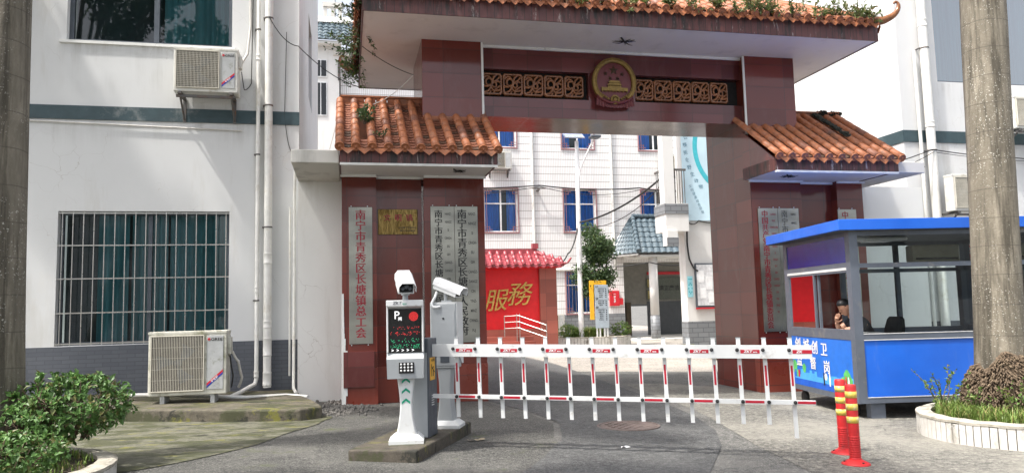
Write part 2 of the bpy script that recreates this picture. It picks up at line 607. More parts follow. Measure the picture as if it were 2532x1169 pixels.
M['alu'] = plain('white_window_frame', (0.70, 0.71, 0.70), 0.4)
M['glass'] = glass_mat('window_glass', (0.62, 0.74, 0.75), refl=1.5)
M['glass_clear'] = glass_mat('clear_glass', (0.86, 0.92, 0.91), refl=1.0)
M['glass_sky'] = glass_mat('pale_window_glass', (0.55, 0.70, 0.72), refl=8.0)
def curtain(name, c):
    m = NT(name)
    m.color(m.ramp(m.noise(1.0, 4, 0.5, sc=(9, 9, 0.3)), [(0.3, sc3(c, 0.7)), (0.7, sc3(c, 1.25))]))
    m.rough(0.85)
    return m.m
M['curtain'] = curtain('teal_curtain', (0.15, 0.36, 0.40))
M['curtain_blue'] = curtain('blue_curtain', (0.012, 0.24, 0.80))
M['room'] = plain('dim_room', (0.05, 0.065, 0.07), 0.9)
M['ac'] = plain('ac_casing', (0.66, 0.65, 0.60), 0.42, var=0.05, dirt=(0.4, 0.37, 0.28), dscale=3.5, damt=0.3)
M['ac_moss'] = plain('ac_casing_mossy', (0.60, 0.59, 0.52), 0.5, var=0.08, dirt=(0.20, 0.20, 0.11), dscale=5, damt=0.65)
M['ac_in'] = plain('ac_coil', (0.10, 0.09, 0.075), 0.6, 0.2, scale=30)
M['ac_grill'] = plain('ac_wire', (0.56, 0.53, 0.45), 0.4)
M['ac_panel'] = plain('ac_side_panel', (0.42, 0.43, 0.43), 0.45, dirt=(0.17, 0.17, 0.11), dscale=9, damt=0.3)
M['steel_dk'] = plain('rusty_angle_steel', (0.12, 0.115, 0.11), 0.6, 0.3, dirt=(0.16, 0.07, 0.03), dscale=8, damt=0.4)
M['label_blue'] = plain('label_blue', (0.02, 0.05, 0.30), 0.4)
M['label_red'] = plain('label_red', (0.55, 0.02, 0.03), 0.4)
M['label_white'] = plain('label_white', (0.8, 0.8, 0.8), 0.4)
M['asphalt_old'] = asphalt('old_asphalt', (0.075, 0.075, 0.07), (0.18, 0.175, 0.16), 0.45, 0.6, patch=0.45)
M['asphalt_new'] = asphalt('newer_asphalt', (0.054, 0.055, 0.055), (0.118, 0.118, 0.114), 0.35, 0.6, patch=0.7, scuff=0.7)
M['asphalt_left'] = asphalt('gravelly_asphalt', (0.048, 0.048, 0.044), (0.14, 0.135, 0.122), 0.3, 0.8, moss=0.15, patch=0.8)
M['concrete_pale'] = asphalt('pale_worn_concrete', (0.115, 0.111, 0.097), (0.24, 0.228, 0.195), 0.6, 0.35, patch=0.55)
M['concrete_yard'] = asphalt('courtyard_concrete', (0.24, 0.22, 0.195), (0.34, 0.31, 0.27), 0.5, 0.25, patch=0.4)
def mossy(name, c, amt):
    m = NT(name)
    col = m.ramp(m.noise(9, 7, 0.75), [(0.3, sc3(c, 0.55)), (0.5, c), (0.7, sc3(c, 1.35))])
    mo = m.noise(1.7, 9, 0.74, sc=(1, 2.6, 1))
    col = m.mix(m.mr(mo, 0.56 - 0.08 * amt, 0.60 - 0.06 * amt, 0, 0.9), col, (0.052, 0.056, 0.022))
    m2 = m.noise(2.6, 8, 0.72, sc=(1, 2.8, 1))
    col = m.mix(m.mr(m2, 0.58, 0.63, 0, 0.9), col, (0.17, 0.165, 0.03))
    m3 = m.noise(2.1, 9, 0.74, sc=(1.3, 3.0, 1.3))
    col = m.mix(m.mr(m3, 0.56, 0.61, 0, 0.9), col, (0.022, 0.022, 0.016))
    m.color(col); m.rough(m.mr(mo, 0.4, 0.65, 0.9, 0.6))
    m.bump(m.noise(40, 5, 0.7), 0.5, 0.015)
    return m.m
M['apron'] = mossy('mossy_apron', (0.125, 0.122, 0.088), 1.0)
M['step'] = mossy('mossy_step_concrete', (0.12, 0.105, 0.078), 1.0)
M['island'] = mossy('island_concrete', (0.085, 0.072, 0.055), 0.6)
M['gravel'] = plain('gravel', (0.13, 0.122, 0.11), 0.9, var=0.5, scale=60)
M['leaf'] = None

# ------------------------------------------------------------------ the ground
g = MB()
xs = [-400, -60, -20, -4, 9, 20, 60, 400]; ys = [-400, -40, 0, 16, 40, 120, 600]
g.add([(x, y, gz(x)) for y in ys for x in xs],
      [(j * 8 + i, j * 8 + i + 1, j * 8 + 9 + i, j * 8 + 8 + i) for j in range(6) for i in range(7)])
solo(g, 'ground', M['asphalt_old'], None, None, kind='structure')
# left strip of coarse old asphalt in front of the gate's left wing
left_strip = [(-9, 3.0), (2.35, 3.0), (2.3, 6.0), (2.2, 7.2), (2.35, 8.6), (2.62, 9.6), (2.55, 10.6), (2.3, 11.6), (2.15, 12.3), (-0.1, 12.5), (-0.75, 12.7), (-0.45, 11.0), (-0.4, 10.3), (-0.9, 9.2), (-2.2, 7.4), (-9, 6.2)]
sheet(left_strip, 0.004, 'pavement', M['asphalt_left'], kind='structure')
# the newer dark asphalt drive that bends in from the street through the gate
road = [(-2.0, 1.5), (1.9, 1.5), (2.6, 5.2), (3.20, 6.4), (3.95, 7.6), (4.40, 8.6), (4.72, 9.9), (4.9, 11.3), (5.0, 12.6), (5.15, 14.5), (5.4, 17.5), (5.5, 20.5), (5.35, 25.0), (1.0, 25.6), (1.2, 14.0), (2.2, 12.4), (2.4, 11.5), (2.62, 10.6), (2.7, 9.6), (2.42, 8.5), (1.9, 7.4), (1.2, 6.2), (-0.2, 4.5), (-1.4, 3.2)]
sheet(road, 0.008, 'road', M['asphalt_new'], kind='structure')
# paler worn concrete at the right of the drive and the sunlit court beyond the gate
right_pale = [(4.1, 6.2), (5.2, 5.6), (9.0, 4.0), (14, 3.5), (14, 9.0), (11, 9.6), (7.2, 11.6), (7.0, 13.2), (6.2, 14.2), (5.36, 14.2), (5.2, 12.6), (5.1, 11.3), (4.9, 9.9), (4.6, 8.6), (4.35, 7.6)]
sheet(right_pale, 0.004, 'path', M['concrete_pale'], kind='structure')
court = [(5.42, 17.5), (8.5, 16.6), (14.5, 16.4), (15.0, 24.0), (22, 34), (22, 60), (-14, 60), (-14, 25.8), (5.45, 25.2), (5.62, 20.5)]
sheet(court, 0.004, 'courtyard', M['concrete_yard'], kind='structure')
# mossy concrete apron below the step
apron = [tuple(p) for p in smooth_poly([(-9, 7.0), (-3.2, 7.5), (-2.0, 7.7), (-1.1, 8.7), (-0.72, 9.6), (-0.35, 10.45), (-0.6, 11.2), (-4.5, 11.6), (-9, 11.6)], 5)]
sheet(apron, 0.012, 'apron', M['apron'], kind='structure')
# raised step along the foot of the white building
solo_step = sheet([(-8.5, 11.45), (-2.9, 11.15), (-1.6, 10.78), (-0.62, 10.62), (-0.34, 10.86), (-0.46, 11.5), (-0.72, 12.4), (-0.83, 13.28), (-8.5, 13.28)], 0.17, 'concrete_step', M['step'],
      'low mossy concrete step along the foot of the left white building', 'step', thick=0.3)
bv = solo_step.modifiers.new('worn_edge', 'BEVEL'); bv.width = 0.03; bv.segments = 3
# gravel rubble spilling at the end of the step
gr = MB()
for i in range(420):
    t = rnd.random()
    x = rnd.gauss(-0.28 + 0.5 * rnd.random(), 0.14); y = 12.75 - 1.6 * t + rnd.gauss(0, 0.12)
    if y > 12.15 and x > -0.1: y = 12.1 - rnd.random() * 0.3
    r_ = rnd.uniform(0.012, 0.035)
    bm = bmesh.new(); bmesh.ops.create_icosphere(bm, subdivisions=1, radius=r_)
    for v in bm.verts: v.co = Vector((x, y, gz(x) + r_ * 0.4)) + v.co * rnd.uniform(0.7, 1.2)
    gr.bm(bm)
solo(gr, 'gravel', M['gravel'], 'loose pale gravel spilt by the end of the mossy step', 'gravel', kind='stuff')
# manhole
mh = MB()
mc = (3.48, 9.15)
prof = [(0.40, -0.02), (0.40, 0.016), (0.37, 0.018), (0.37, 0.012), (0.355, 0.012), (0.355, 0.016), (0.0, 0.018)]
mh.lathe(prof, (mc[0], mc[1], gz(mc[0])), 40, smooth=False)
for i in range(-5, 6):
    for j in range(-5, 6):
        if i * i + j * j < 26 and (i + j) % 2 == 0:
            x, y = mc[0] + i * 0.062, mc[1] + j * 0.062
            mh.box(x - 0.022, x + 0.022, y - 0.01, y + 0.01, gz(x) + 0.015, gz(x) + 0.022)
M['manhole'] = plain('rusty_cast_iron', (0.17, 0.13, 0.115), 0.75, 0.2, var=0.3, scale=12, dirt=(0.09, 0.075, 0.065), dscale=5)
solo(mh, 'manhole_cover', M['manhole'], 'round rusty manhole cover set in the dark asphalt under the barrier', 'manhole cover')
# a scrap of litter on the asphalt
lt = MB()
def scrap(cx, cy, L, Wd, a, n=6):
    pts = []
    for i in range(n + 1):
        t = i / n - 0.5
        for s_ in (-1, 1):
            x = cx + math.cos(a) * L * t - math.sin(a) * Wd * s_ * (0.8 + 0.3 * rnd.random()) / 2
            y = cy + math.sin(a) * L * t + math.cos(a) * Wd * s_ * (0.8 + 0.3 * rnd.random()) / 2
            pts.append((x, y, gz(x) + 0.012 + 0.02 * rnd.random()))
    return pts, [(2 * i, 2 * i + 1, 2 * i + 3, 2 * i + 2) for i in range(n)]
p_, f_ = scrap(2.9, 7.72, 0.10, 0.035, -0.2)
solo(MB().add(p_, f_), 'paper_scrap', M['label_white'], 'small white paper scrap lying on the dark asphalt below the manhole', 'litter')
M['husk'] = plain('dry_husk', (0.32, 0.27, 0.19), 0.9, var=0.3, scale=40)
p_, f_ = scrap(1.42, 8.55, 0.20, 0.07, 0.1)
solo(MB().add(p_, f_), 'dry_leaf', M['husk'], 'dry pale leaf on the asphalt beside the concrete island', 'litter')

# ------------------------------------------------------------------ the two white buildings
def wall_with_holes(mb, x0, x1, y, z0, z1, holes, th=0.25, mi=0):
    """wall in the XZ plane with its face at y (looking towards -Y) and rectangular openings"""
    xs = sorted({x0, x1, *[h[0] for h in holes], *[h[1] for h in holes]})
    for a, b in zip(xs, xs[1:]):
        zz = sorted([(h[2], h[3]) for h in holes if h[0] <= a + 1e-6 and h[1] >= b - 1e-6])
        z = z0
        for h0, h1 in zz + [(z1, z1)]:
            if h0 > z + 1e-6: mb.box(a, b, y, y + th, z, h0, mi)
            z = max(z, h1)

def pleats(mb, x0, x1, y, z0, z1, pitch=0.11, depth=0.035, mi=0):
    n = max(8, int((x1 - x0) / pitch * 8))
    top = []; bot = []
    ph = rnd.random() * 6
    for i in range(n + 1):
        x = x0 + (x1 - x0) * i / n
        a = 2 * math.pi * (x - x0) / pitch + ph + 0.8 * math.sin(x * 3.1)
        top.append((x, y + depth * math.sin(a), z1)); bot.append((x, y + depth * 1.3 * math.sin(a + 0.2), z0))
    mb.loft([bot, top], mi, True, closed=False, cap=False)

def window(parent, x0, x1, z0, z1, y, mull, frame='alu_dark', glass='glass', curt=(), curtm='curtain', rail=None, fw=0.05, room=True):
    f = MB()
    f.box(x0, x0 + fw, y, y + 0.07, z0, z1); f.box(x1 - fw, x1, y, y + 0.07, z0, z1)
    f.box(x0 + fw, x1 - fw, y, y + 0.07, z0, z0 + fw); f.box(x0 + fw, x1 - fw, y, y + 0.07, z1 - fw, z1)
    for m_ in mull: f.box(m_ - fw * 0.6, m_ + fw * 0.6, y + 0.003, y + 0.067, z0 + fw, z1 - fw)
    if rail: f.box(x0 + fw, x1 - fw, y + 0.005, y + 0.065, rail - fw * 0.5, rail + fw * 0.5)
    wn = f.build('window', M[frame], parent)
    g_ = MB(); g_.quad((x0 + fw, y + 0.045, z0 + fw), (x1 - fw, y + 0.045, z0 + fw), (x1 - fw, y + 0.045, z1 - fw), (x0 + fw, y + 0.045, z1 - fw))
    g_.build('pane', M[glass], wn, fix=False)
    if curt:
        c = MB()
        for a, b, *w in curt: pleats(c, a, b, y + 0.16, z0 + 0.01, z1 - 0.01, *(w or [0.11]))
        c.build('curtain', M[curtm], wn, fix=False)
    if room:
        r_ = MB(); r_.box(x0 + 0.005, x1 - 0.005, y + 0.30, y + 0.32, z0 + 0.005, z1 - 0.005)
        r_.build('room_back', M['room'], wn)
    return wn

LB = thing('white_building', (-0.81, 13.3, 0), 'white rendered two storey building left of the gate with a dark teal band', 'building')
b = MB()
h_low = (-4.56, -1.94, 1.06, 3.23); h_up = (-4.52, -1.93, 6.08, 8.3)
wall_with_holes(b, -12, -0.81, 13.3, 0.0, 11, [h_low, h_up])
# side wall with a tall window recess
b.box(-1.06, -0.81, 13.55, 16.6, 0, 11); b.box(-1.06, -0.81, 18.1, 22, 0, 11)
b.box(-1.06, -0.81, 16.6, 18.1, 0, 6.2); b.box(-1.06, -0.81, 16.6, 18.1, 8.1, 11)
b.box(-12, -1.06, 21.75, 22, 0, 11)
b.build('wall', M['white'], LB)
MB().box(-12, -0.75, 13.2, 22.06, 11.0, 11.25).build('roof', M['slab'], LB)
MB().box(-12, -0.802, 13.275, 13.31, 4.745, 4.975).build('painted_band', M['band'], LB)
bb = MB(); bb.box(-12, -0.800, 13.285, 13.31, -0.05, 1.05); bb.box(-0.83, -0.795, 13.29, 22, -0.05, 1.05)
bb.build('brick_base', M['base'], LB)
w1 = window(LB, *h_low, 13.42, [-3.2], curt=[(-4.02, -3.55, 0.16), (-3.52, -2.95, 0.13), (-2.92, -2.0, 0.17)])
w2 = window(LB, *h_up, 13.42, [-3.17], fw=0.07, curt=[(-3.08, -2.0, 0.2)])
tag(w1, 'ground floor window behind steel bars'); tag(w2, 'upper window with a teal curtain in its right half')
sw = MB()
for a, bq in ((16.6, 16.66), (17.32, 17.38), (18.04, 18.1)): sw.box(-0.98, -0.9, a, bq, 6.2, 8.1)
sw.box(-0.97, -0.91, 16.66, 18.04, 6.2, 6.26); sw.box(-0.97, -0.91, 16.66, 18.04, 8.04, 8.1)
so = sw.build('window', M['alu_dark'], LB)
MB().quad((-0.94, 16.66, 6.26), (-0.94, 18.04, 6.26), (-0.94, 18.04, 8.04), (-0.94, 16.66, 8.04)).build('pane', M['glass'], so, fix=False)
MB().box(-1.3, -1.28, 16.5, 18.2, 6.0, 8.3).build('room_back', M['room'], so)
# security bars
gb = MB()
for i in range(17):
    x = -4.50 + i * 0.1565
    gb.tube([(x, 13.325, 1.07), (x, 13.325, 3.22)], 0.0085, 8)
for z in (1.09, 1.58, 2.13, 2.67, 3.2):
    gb.box(-4.56, -1.94, 13.31, 13.335, z - 0.010, z + 0.010)
gb.build('window_bars', M['chrome'], LB)
sl = MB(); sl.box(-4.62, -1.88, 13.26, 13.3, 6.03, 6.078); sl.build('sill', M['white2'], LB)

RB = thing('white_building', (11.41, 13.3, 0), 'white rendered building right of the gate behind the mottled palm trunk', 'building')
b = MB()
r_up = (12.36, 16.5, 6.08, 8.3); r_lo = (12.9, 15.2, 1.0, 2.7)
wall_with_holes(b, 11.41, 20, 13.3, -0.15, 11, [r_up, r_lo])
b.box(11.41, 11.66, 13.55, 19.5, -0.15, 11); b.box(11.66, 20, 19.25, 19.5, -0.15, 11)
b.build('wall', M['white'], RB)
MB().box(11.35, 20, 13.2, 19.56, 11.0, 11.25).build('roof', M['slab'], RB)
bn = MB(); bn.box(11.402, 20, 13.275, 13.31, 4.745, 4.995); bn.box(11.395, 11.42, 13.28, 19.5, 4.745, 4.995)
bn.build('painted_band', M['band'], RB)
bb = MB(); bb.box(11.403, 20, 13.285, 13.31, -0.2, 1.0); bb.box(11.400, 11.42, 13.29, 19.5, -0.2, 1.0)
bb.build('brick_base', M['base'], RB)
window(RB, *r_up, 13.42, [14.35], fw=0.06, glass='glass_sky', curt=[(12.4, 16.45, 0.3)])
window(RB, *r_lo, 13.42, [14.0, 14.6], frame='alu', curt=[(12.95, 15.15, 0.2)])

# ------------------------------------------------------------------ air conditioners
def ac_unit(loc, w, h, d, label, group, rz=0.0, casing='ac', louvre=False, detail=True, legs=None, bracket=None, badge=True):
    """outdoor unit, front looking towards -Y, loc at the middle of its bottom back edge"""
    t = thing('air_conditioner', loc, label, 'air conditioner', group, rz)
    inv = parent_world(t)
    def mk():
        m = MB(); m.M = inv; return m
    c = mk()
    c.box(-w / 2, w / 2, -d, 0, 0.0, h, bev=0.014)
    c.box(-w / 2 - 0.006, w / 2 + 0.006, -d - 0.008, 0.006, h - 0.03, h + 0.012, bev=0.008)
    cs = c.build('casing', M[casing], t)
    gx0, gx1 = -w / 2 + 0.05, w / 2 - 0.30 * w
    gz0, gz1 = 0.07, h - 0.06
    gx = (gx0 + gx1) / 2; gzc = (gz0 + gz1) / 2
    q = mk()
    q.box(gx0, gx1, -d - 0.004, -d + 0.004, gz0, gz1)
    q.build('coil', M['ac_in'], t)
    f = mk()
    rr = min(gx1 - gx0, gz1 - gz0) / 2 * 0.92
    n = 28
    # fan behind the guard
    f.lathe([(0.06, 0), (0.06, 0.006), (0.0, 0.008)], (gx, -d - 0.005, gzc), 16, axis=(0, -1, 0))
    for k in range(3):
        a0 = k * 2.094 + 0.4
        ring = []
        for s_ in range(7):
            r_ = 0.06 + (rr - 0.08) * s_ / 6
            a = a0 + 0.25 * s_ / 6
            ring.append([(gx + r_ * math.cos(a), -d - 0.009, gzc + r_ * math.sin(a)), (gx + r_ * math.cos(a + 0.75), -d - 0.006, gzc + r_ * math.sin(a + 0.75))])
        f.loft(ring, closed=False, cap=False)
    f.build('fan', M['alu_dark'], t, fix=False)
    g_ = mk()
    nb = int((gx1 - gx0) / 0.021) if detail else 14
    for i in range(nb + 1):
        x = gx0 + (gx1 - gx0) * i / nb
        g_.box(x - 0.0032, x + 0.0032, -d - 0.026, -d - 0.018, gz0, gz1)
    nh = 5 if louvre else (int((gz1 - gz0) / 0.03) if detail else 10)
    for i in range(nh + 1):
        z = gz0 + (gz1 - gz0) * i / nh
        g_.box(gx0, gx1, -d - 0.018, -d - 0.0145, z - 0.0022, z + 0.0022)
    for a, bq, c0, c1 in ((gx0 - 0.012, gx1 + 0.012, gz0 - 0.014, gz0), (gx0 - 0.012, gx1 + 0.012, gz1, gz1 + 0.014), (gx0 - 0.014, gx0, gz0, gz1), (gx1, gx1 + 0.014, gz0, gz1)):
        g_.box(a, bq, -d - 0.03, -d - 0.002, c0, c1, bev=0.003)
    g_.build('fan_guard', M['ac_grill'], t)
    p = mk()
    px0, px1 = gx1 + 0.045, w / 2 - 0.045
    p.box(px0, px1, -d - 0.010, -d + 0.002, gz0, gz1, bev=0.005)
    pn = p.build('side_panel', M['ac_panel'], t)
    if badge:
        y = -d - 0.0115
        lw = px1 - px0
        zb = gz0 + 0.02
        for (o1, o2, mt, nm) in ((0.0, 0.30, 'label_blue', 'sticker'), (0.30, 0.62, 'label_red', 'sticker')):
            k = mk()
            # diagonal ribbon across the lower corner
            k.prism([(px0 + 0.004, y, zb + o1 * 0.11), (px1 - 0.004, y, zb + lw * 0.85 + o1 * 0.11), (px1 - 0.004, y, zb + lw * 0.85 + o2 * 0.11), (px0 + 0.004, y, zb + o2 * 0.11)], (0, 0.0015, 0))
            k.build(nm, M[mt], pn)
        k = mk()
        text(k, 'GREE', (px0 + lw * 0.60, y, gz1 - 0.055), (1, 0, 0), (0, 0, 1), lw * 0.26, bold=0.015, sx=1.15)
        k.build('lettering', M['ink_black'], pn)
        k = mk()
        k.lathe([(0.02, 0), (0.02, 0.002), (0.008, 0.002), (0.008, 0)], (px0 + lw * 0.14, y, gz1 - 0.05), 14, axis=(0, -1, 0))
        k.build('badge', M['label_red'], pn)
        k = mk()
        text(k, '好空调', (px0 + lw * 0.5, y - 0.001, zb + lw * 0.43 + 0.03), (1, 0, 0.85), (-0.85, 0, 1), lw * 0.17, bold=0.02)
        k.build('lettering', M['label_white'], pn)
    v = mk()
    v.box(w / 2, w / 2 + 0.045, -d * 0.75, -d * 0.3, h * 0.62, h * 0.9, bev=0.01)
    v.build('valve_cover', M[casing], t)
    if legs:
        for x in (-w * 0.32, w * 0.32):
            l = mk(); l.box(x - 0.03, x + 0.03, -d * 0.95, -d * 0.05, -legs, 0.0, bev=0.004)
            l.build('foot', M['ac_panel'], t)
    if bracket:
        bh, back = bracket
        for x in (-w * 0.40, w * 0.40):
            l = mk()
            l.box(x - 0.025, x + 0.025, -d - 0.03, back, -0.045, -0.005)
            l.box(x - 0.025, x + 0.025, back - 0.03, back, -bh, -0.045)
            l.tube([(x, -d * 0.9, -0.05), (x, back - 0.02, -bh * 0.92)], 0.018, 6)
            l.build('bracket', M['steel_dk'], t)
        l = mk(); l.box(-w * 0.46, w * 0.46, -d + 0.02, -d + 0.06, -0.09, -0.046); l.build('crossbar', M['steel_dk'], t)
    return t

ACG = 'air conditioner units on the walls'
ac_unit((-2.27, 13.22, 5.16), 1.0, 0.74, 0.36, 'off white air conditioner on a bracket above the dark band of the left building', ACG, bracket=(0.42, 0.075))
ac_unit((-2.25, 12.05, 0.36), 1.06, 0.90, 0.38, 'large mossy grey air conditioner on the step under the barred window', ACG, casing='ac_moss', louvre=True, legs=0.16)
ac_unit((12.50, 12.97, 3.22), 0.98, 0.74, 0.23, 'beige air conditioner above the blue booth roof beside the palm trunk', ACG, bracket=(0.42, 0.32), badge=False)
ac_unit((14.18, 13.1, 4.97), 0.98, 0.68, 0.36, 'white air conditioner at the right edge just past the palm trunk', ACG, bracket=(0.42, 0.19), badge=False)

# ------------------------------------------------------------------ downpipes and cables on the facades
def pipe(name, pts, r, label, cat='pipe', joints=(), mat='pvc', group='drain pipes on the white walls', clips=(), wall=None):
    t = thing(name, pts[0], label, cat, group)
    MB().tube(pts, r, 14).build('pipe_run', M[mat], t)
    for (p, L) in joints:
        x, y, z = p
        m = MB(); m.lathe([(r, -L / 2), (r + 0.007, -L / 2), (r + 0.007, -L / 2 + 0.015), (r + 0.004, -L / 2 + 0.02), (r + 0.004, L / 2 - 0.02), (r + 0.007, L / 2 - 0.015), (r + 0.007, L / 2), (r, L / 2)], p, 16)
        m.build('collar', M[mat], t)
    for p in clips:
        m = MB(); m.lathe([(r + 0.001, -0.012), (r + 0.006, -0.012), (r + 0.006, 0.012), (r + 0.001, 0.012)], p, 16)
        m.box(p[0] - r - 0.03, p[0] - r + 0.002, p[1] - 0.008, (wall or p[1] + 0.1), p[2] - 0.01, p[2] + 0.01)
        m.build('pipe_clip', M['steel_dk'], t)
    return t
pipe('downpipe', [(-1.305, 13.19, 11), (-1.305, 13.19, 0.28)], 0.066, 'thick white downpipe on the left white building ending above the step',
     joints=[((-1.305, 13.19, 2.42), 0.18), ((-1.305, 13.19, 1.32), 0.12), ((-1.305, 13.19, 0.95), 0.3), ((-1.305, 13.19, 0.42), 0.22)],
     clips=[(-1.305, 13.19, z) for z in (6.6, 5.05, 2.95)], wall=13.3)
pipe('drainpipe', [(-1.48, 13.22, 11), (-1.48, 13.22, 0.42), (-1.50, 13.20, 0.34), (-1.58, 13.1, 0.30), (-1.66, 12.6, 0.27), (-1.72, 12.2, 0.26)], 0.034, 'thin white drainpipe elbowing into the mossy air conditioner',
     joints=[((-1.48, 13.22, 1.9), 0.1), ((-1.48, 13.22, 5.9), 0.1), ((-1.48, 13.22, 0.5), 0.1)], clips=[(-1.48, 13.22, z) for z in (6.4, 4.2, 1.72)], wall=13.3)
pipe('drainpipe', [(-0.74, 12.6, 3.98), (-0.80, 12.82, 4.0), (-0.84, 12.9, 3.92), (-0.86, 13.0, 3.4), (-0.88, 13.16, 0.4), (-0.87, 13.0, 0.26), (-0.80, 12.6, 0.22)], 0.024, 'white drain hose running down the corner beside the gate wing slab')
pipe('conduit', [(-0.95, 13.24, 3.3), (-0.95, 13.24, 0.45)], 0.018, 'short thin white conduit beside the corner hose of the left building')
pipe('drainpipe', [(-3.4, 12.3, 0.34), (-2.8, 12.2, 0.34), (-2.4, 12.1, 0.32), (-1.5, 12.15, 0.24), (-0.95, 12.5, 0.21), (-0.6, 12.2, 0.2)], 0.028, 'white drain hose lying along the step behind the mossy air conditioner')
pipe('downpipe', [(11.98, 13.18, 11), (11.98, 13.18, 0.1)], 0.09, 'thick white downpipe on the right white building',
     joints=[((11.98, 13.18, 7.3), 0.16), ((11.98, 13.18, 5.1), 0.12)], clips=[(11.98, 13.18, z) for z in (6.75, 4.55, 2.6)], wall=13.3)
pipe('drainpipe', [(11.76, 13.22, 6.7), (11.76, 13.22, 0.1)], 0.035, 'thin white drainpipe beside the thick one on the right building', clips=[(11.76, 13.22, 4.2)], wall=13.3)

def cable(pts, r, label, sag=0.0, mat='cable', n=14, group='cables strung between the walls'):
    out = []
    for a, b_ in zip(pts, pts[1:]):
        a, b_ = Vector(a), Vector(b_)
        for i in range(n):
            t = i / n
            p = a.lerp(b_, t); p.z -= sag * 4 * t * (1 - t)
            out.append(p)
    out.append(Vector(pts[-1]))
    m = MB().tube(out, r, 6)
    return solo(m, 'cable', M[mat], label, 'cable', group)
cable([(-1.3, 13.1, 6.6), (-0.82, 13.25, 6.15), (0.30, 15.1, 6.0)], 0.008, 'thin dark cable from the thick left downpipe to the big roof', 0.12)
cable([(-1.02, 13.27, 6.4), (-1.05, 13.28, 4.9), (-0.98, 13.28, 4.4), (-0.84, 13.28, 4.1)], 0.006, 'thin wavy cable hanging on the corner of the left white building', 0.05)
cable([(0.24, 11.4, 5.55), (1.1, 12.3, 5.42)], 0.006, 'dark wire from the big roof to the left gate pillar', 0.05)
cable([(1.1, 12.3, 5.42), (0.5, 12.6, 5.0), (-0.1, 12.7, 4.95), (-0.4, 13.4, 4.0), (-0.75, 13.2, 3.7)], 0.006, 'grey wire drooping from the left gate pillar past the wing ridge', 0.06, 'cable_white')
cable([(9.5, 12.0, 3.9), (10.3, 12.8, 4.1), (11.9, 13.08, 4.55), (13.9, 13.2, 4.45), (17, 13.2, 4.35)], 0.011, 'dark cable running from the right wing eave along the right building', 0.03)
cable([(9.5, 12.1, 3.85), (10.4, 12.9, 3.95), (11.95, 13.1, 4.5), (15, 13.22, 4.38)], 0.007, 'second thinner cable below the one from the right wing eave', 0.05)
cable([(-12, 13.27, 4.76), (-5, 13.27, 4.70), (-1.75, 13.27, 4.62)], 0.012, 'white conduit along the lower edge of the dark band', 0.0, 'cable_white')
# hoses and wires of the lower and upper units
cable([(-1.68, 11.95, 0.95), (-1.60, 12.0, 0.8), (-1.56, 12.1, 0.55), (-1.62, 12.2, 0.4)], 0.02, 'white insulated hose looping beside the mossy air conditioner', 0.02, 'cable_white', group='hoses of the air conditioners')
cable([(-1.7, 11.85, 0.9), (-1.66, 11.9, 0.6), (-1.7, 12.0, 0.42)], 0.012, 'black hose beside the mossy air conditioner', 0.02, group='hoses of the air conditioners')
cable([(-1.74, 13.1, 5.75), (-1.66, 13.2, 5.95), (-1.62, 13.27, 6.5), (-1.63, 13.27, 7.6)], 0.022, 'pale insulated hose rising from the bracketed air conditioner', 0.0, 'cable_white', group='hoses of the air conditioners')
cable([(-1.74, 13.1, 5.6), (-1.70, 13.15, 5.3), (-1.60, 13.26, 5.45), (-1.58, 13.27, 7.2)], 0.008, 'thin black wire by the bracketed air conditioner', 0.03, group='hoses of the air conditioners')

# ------------------------------------------------------------------ the gate
GT = thing('gatehouse', (4.72, 13.2, 0), 'dark red granite gateway with orange tiled roofs spanning the drive', 'gate')

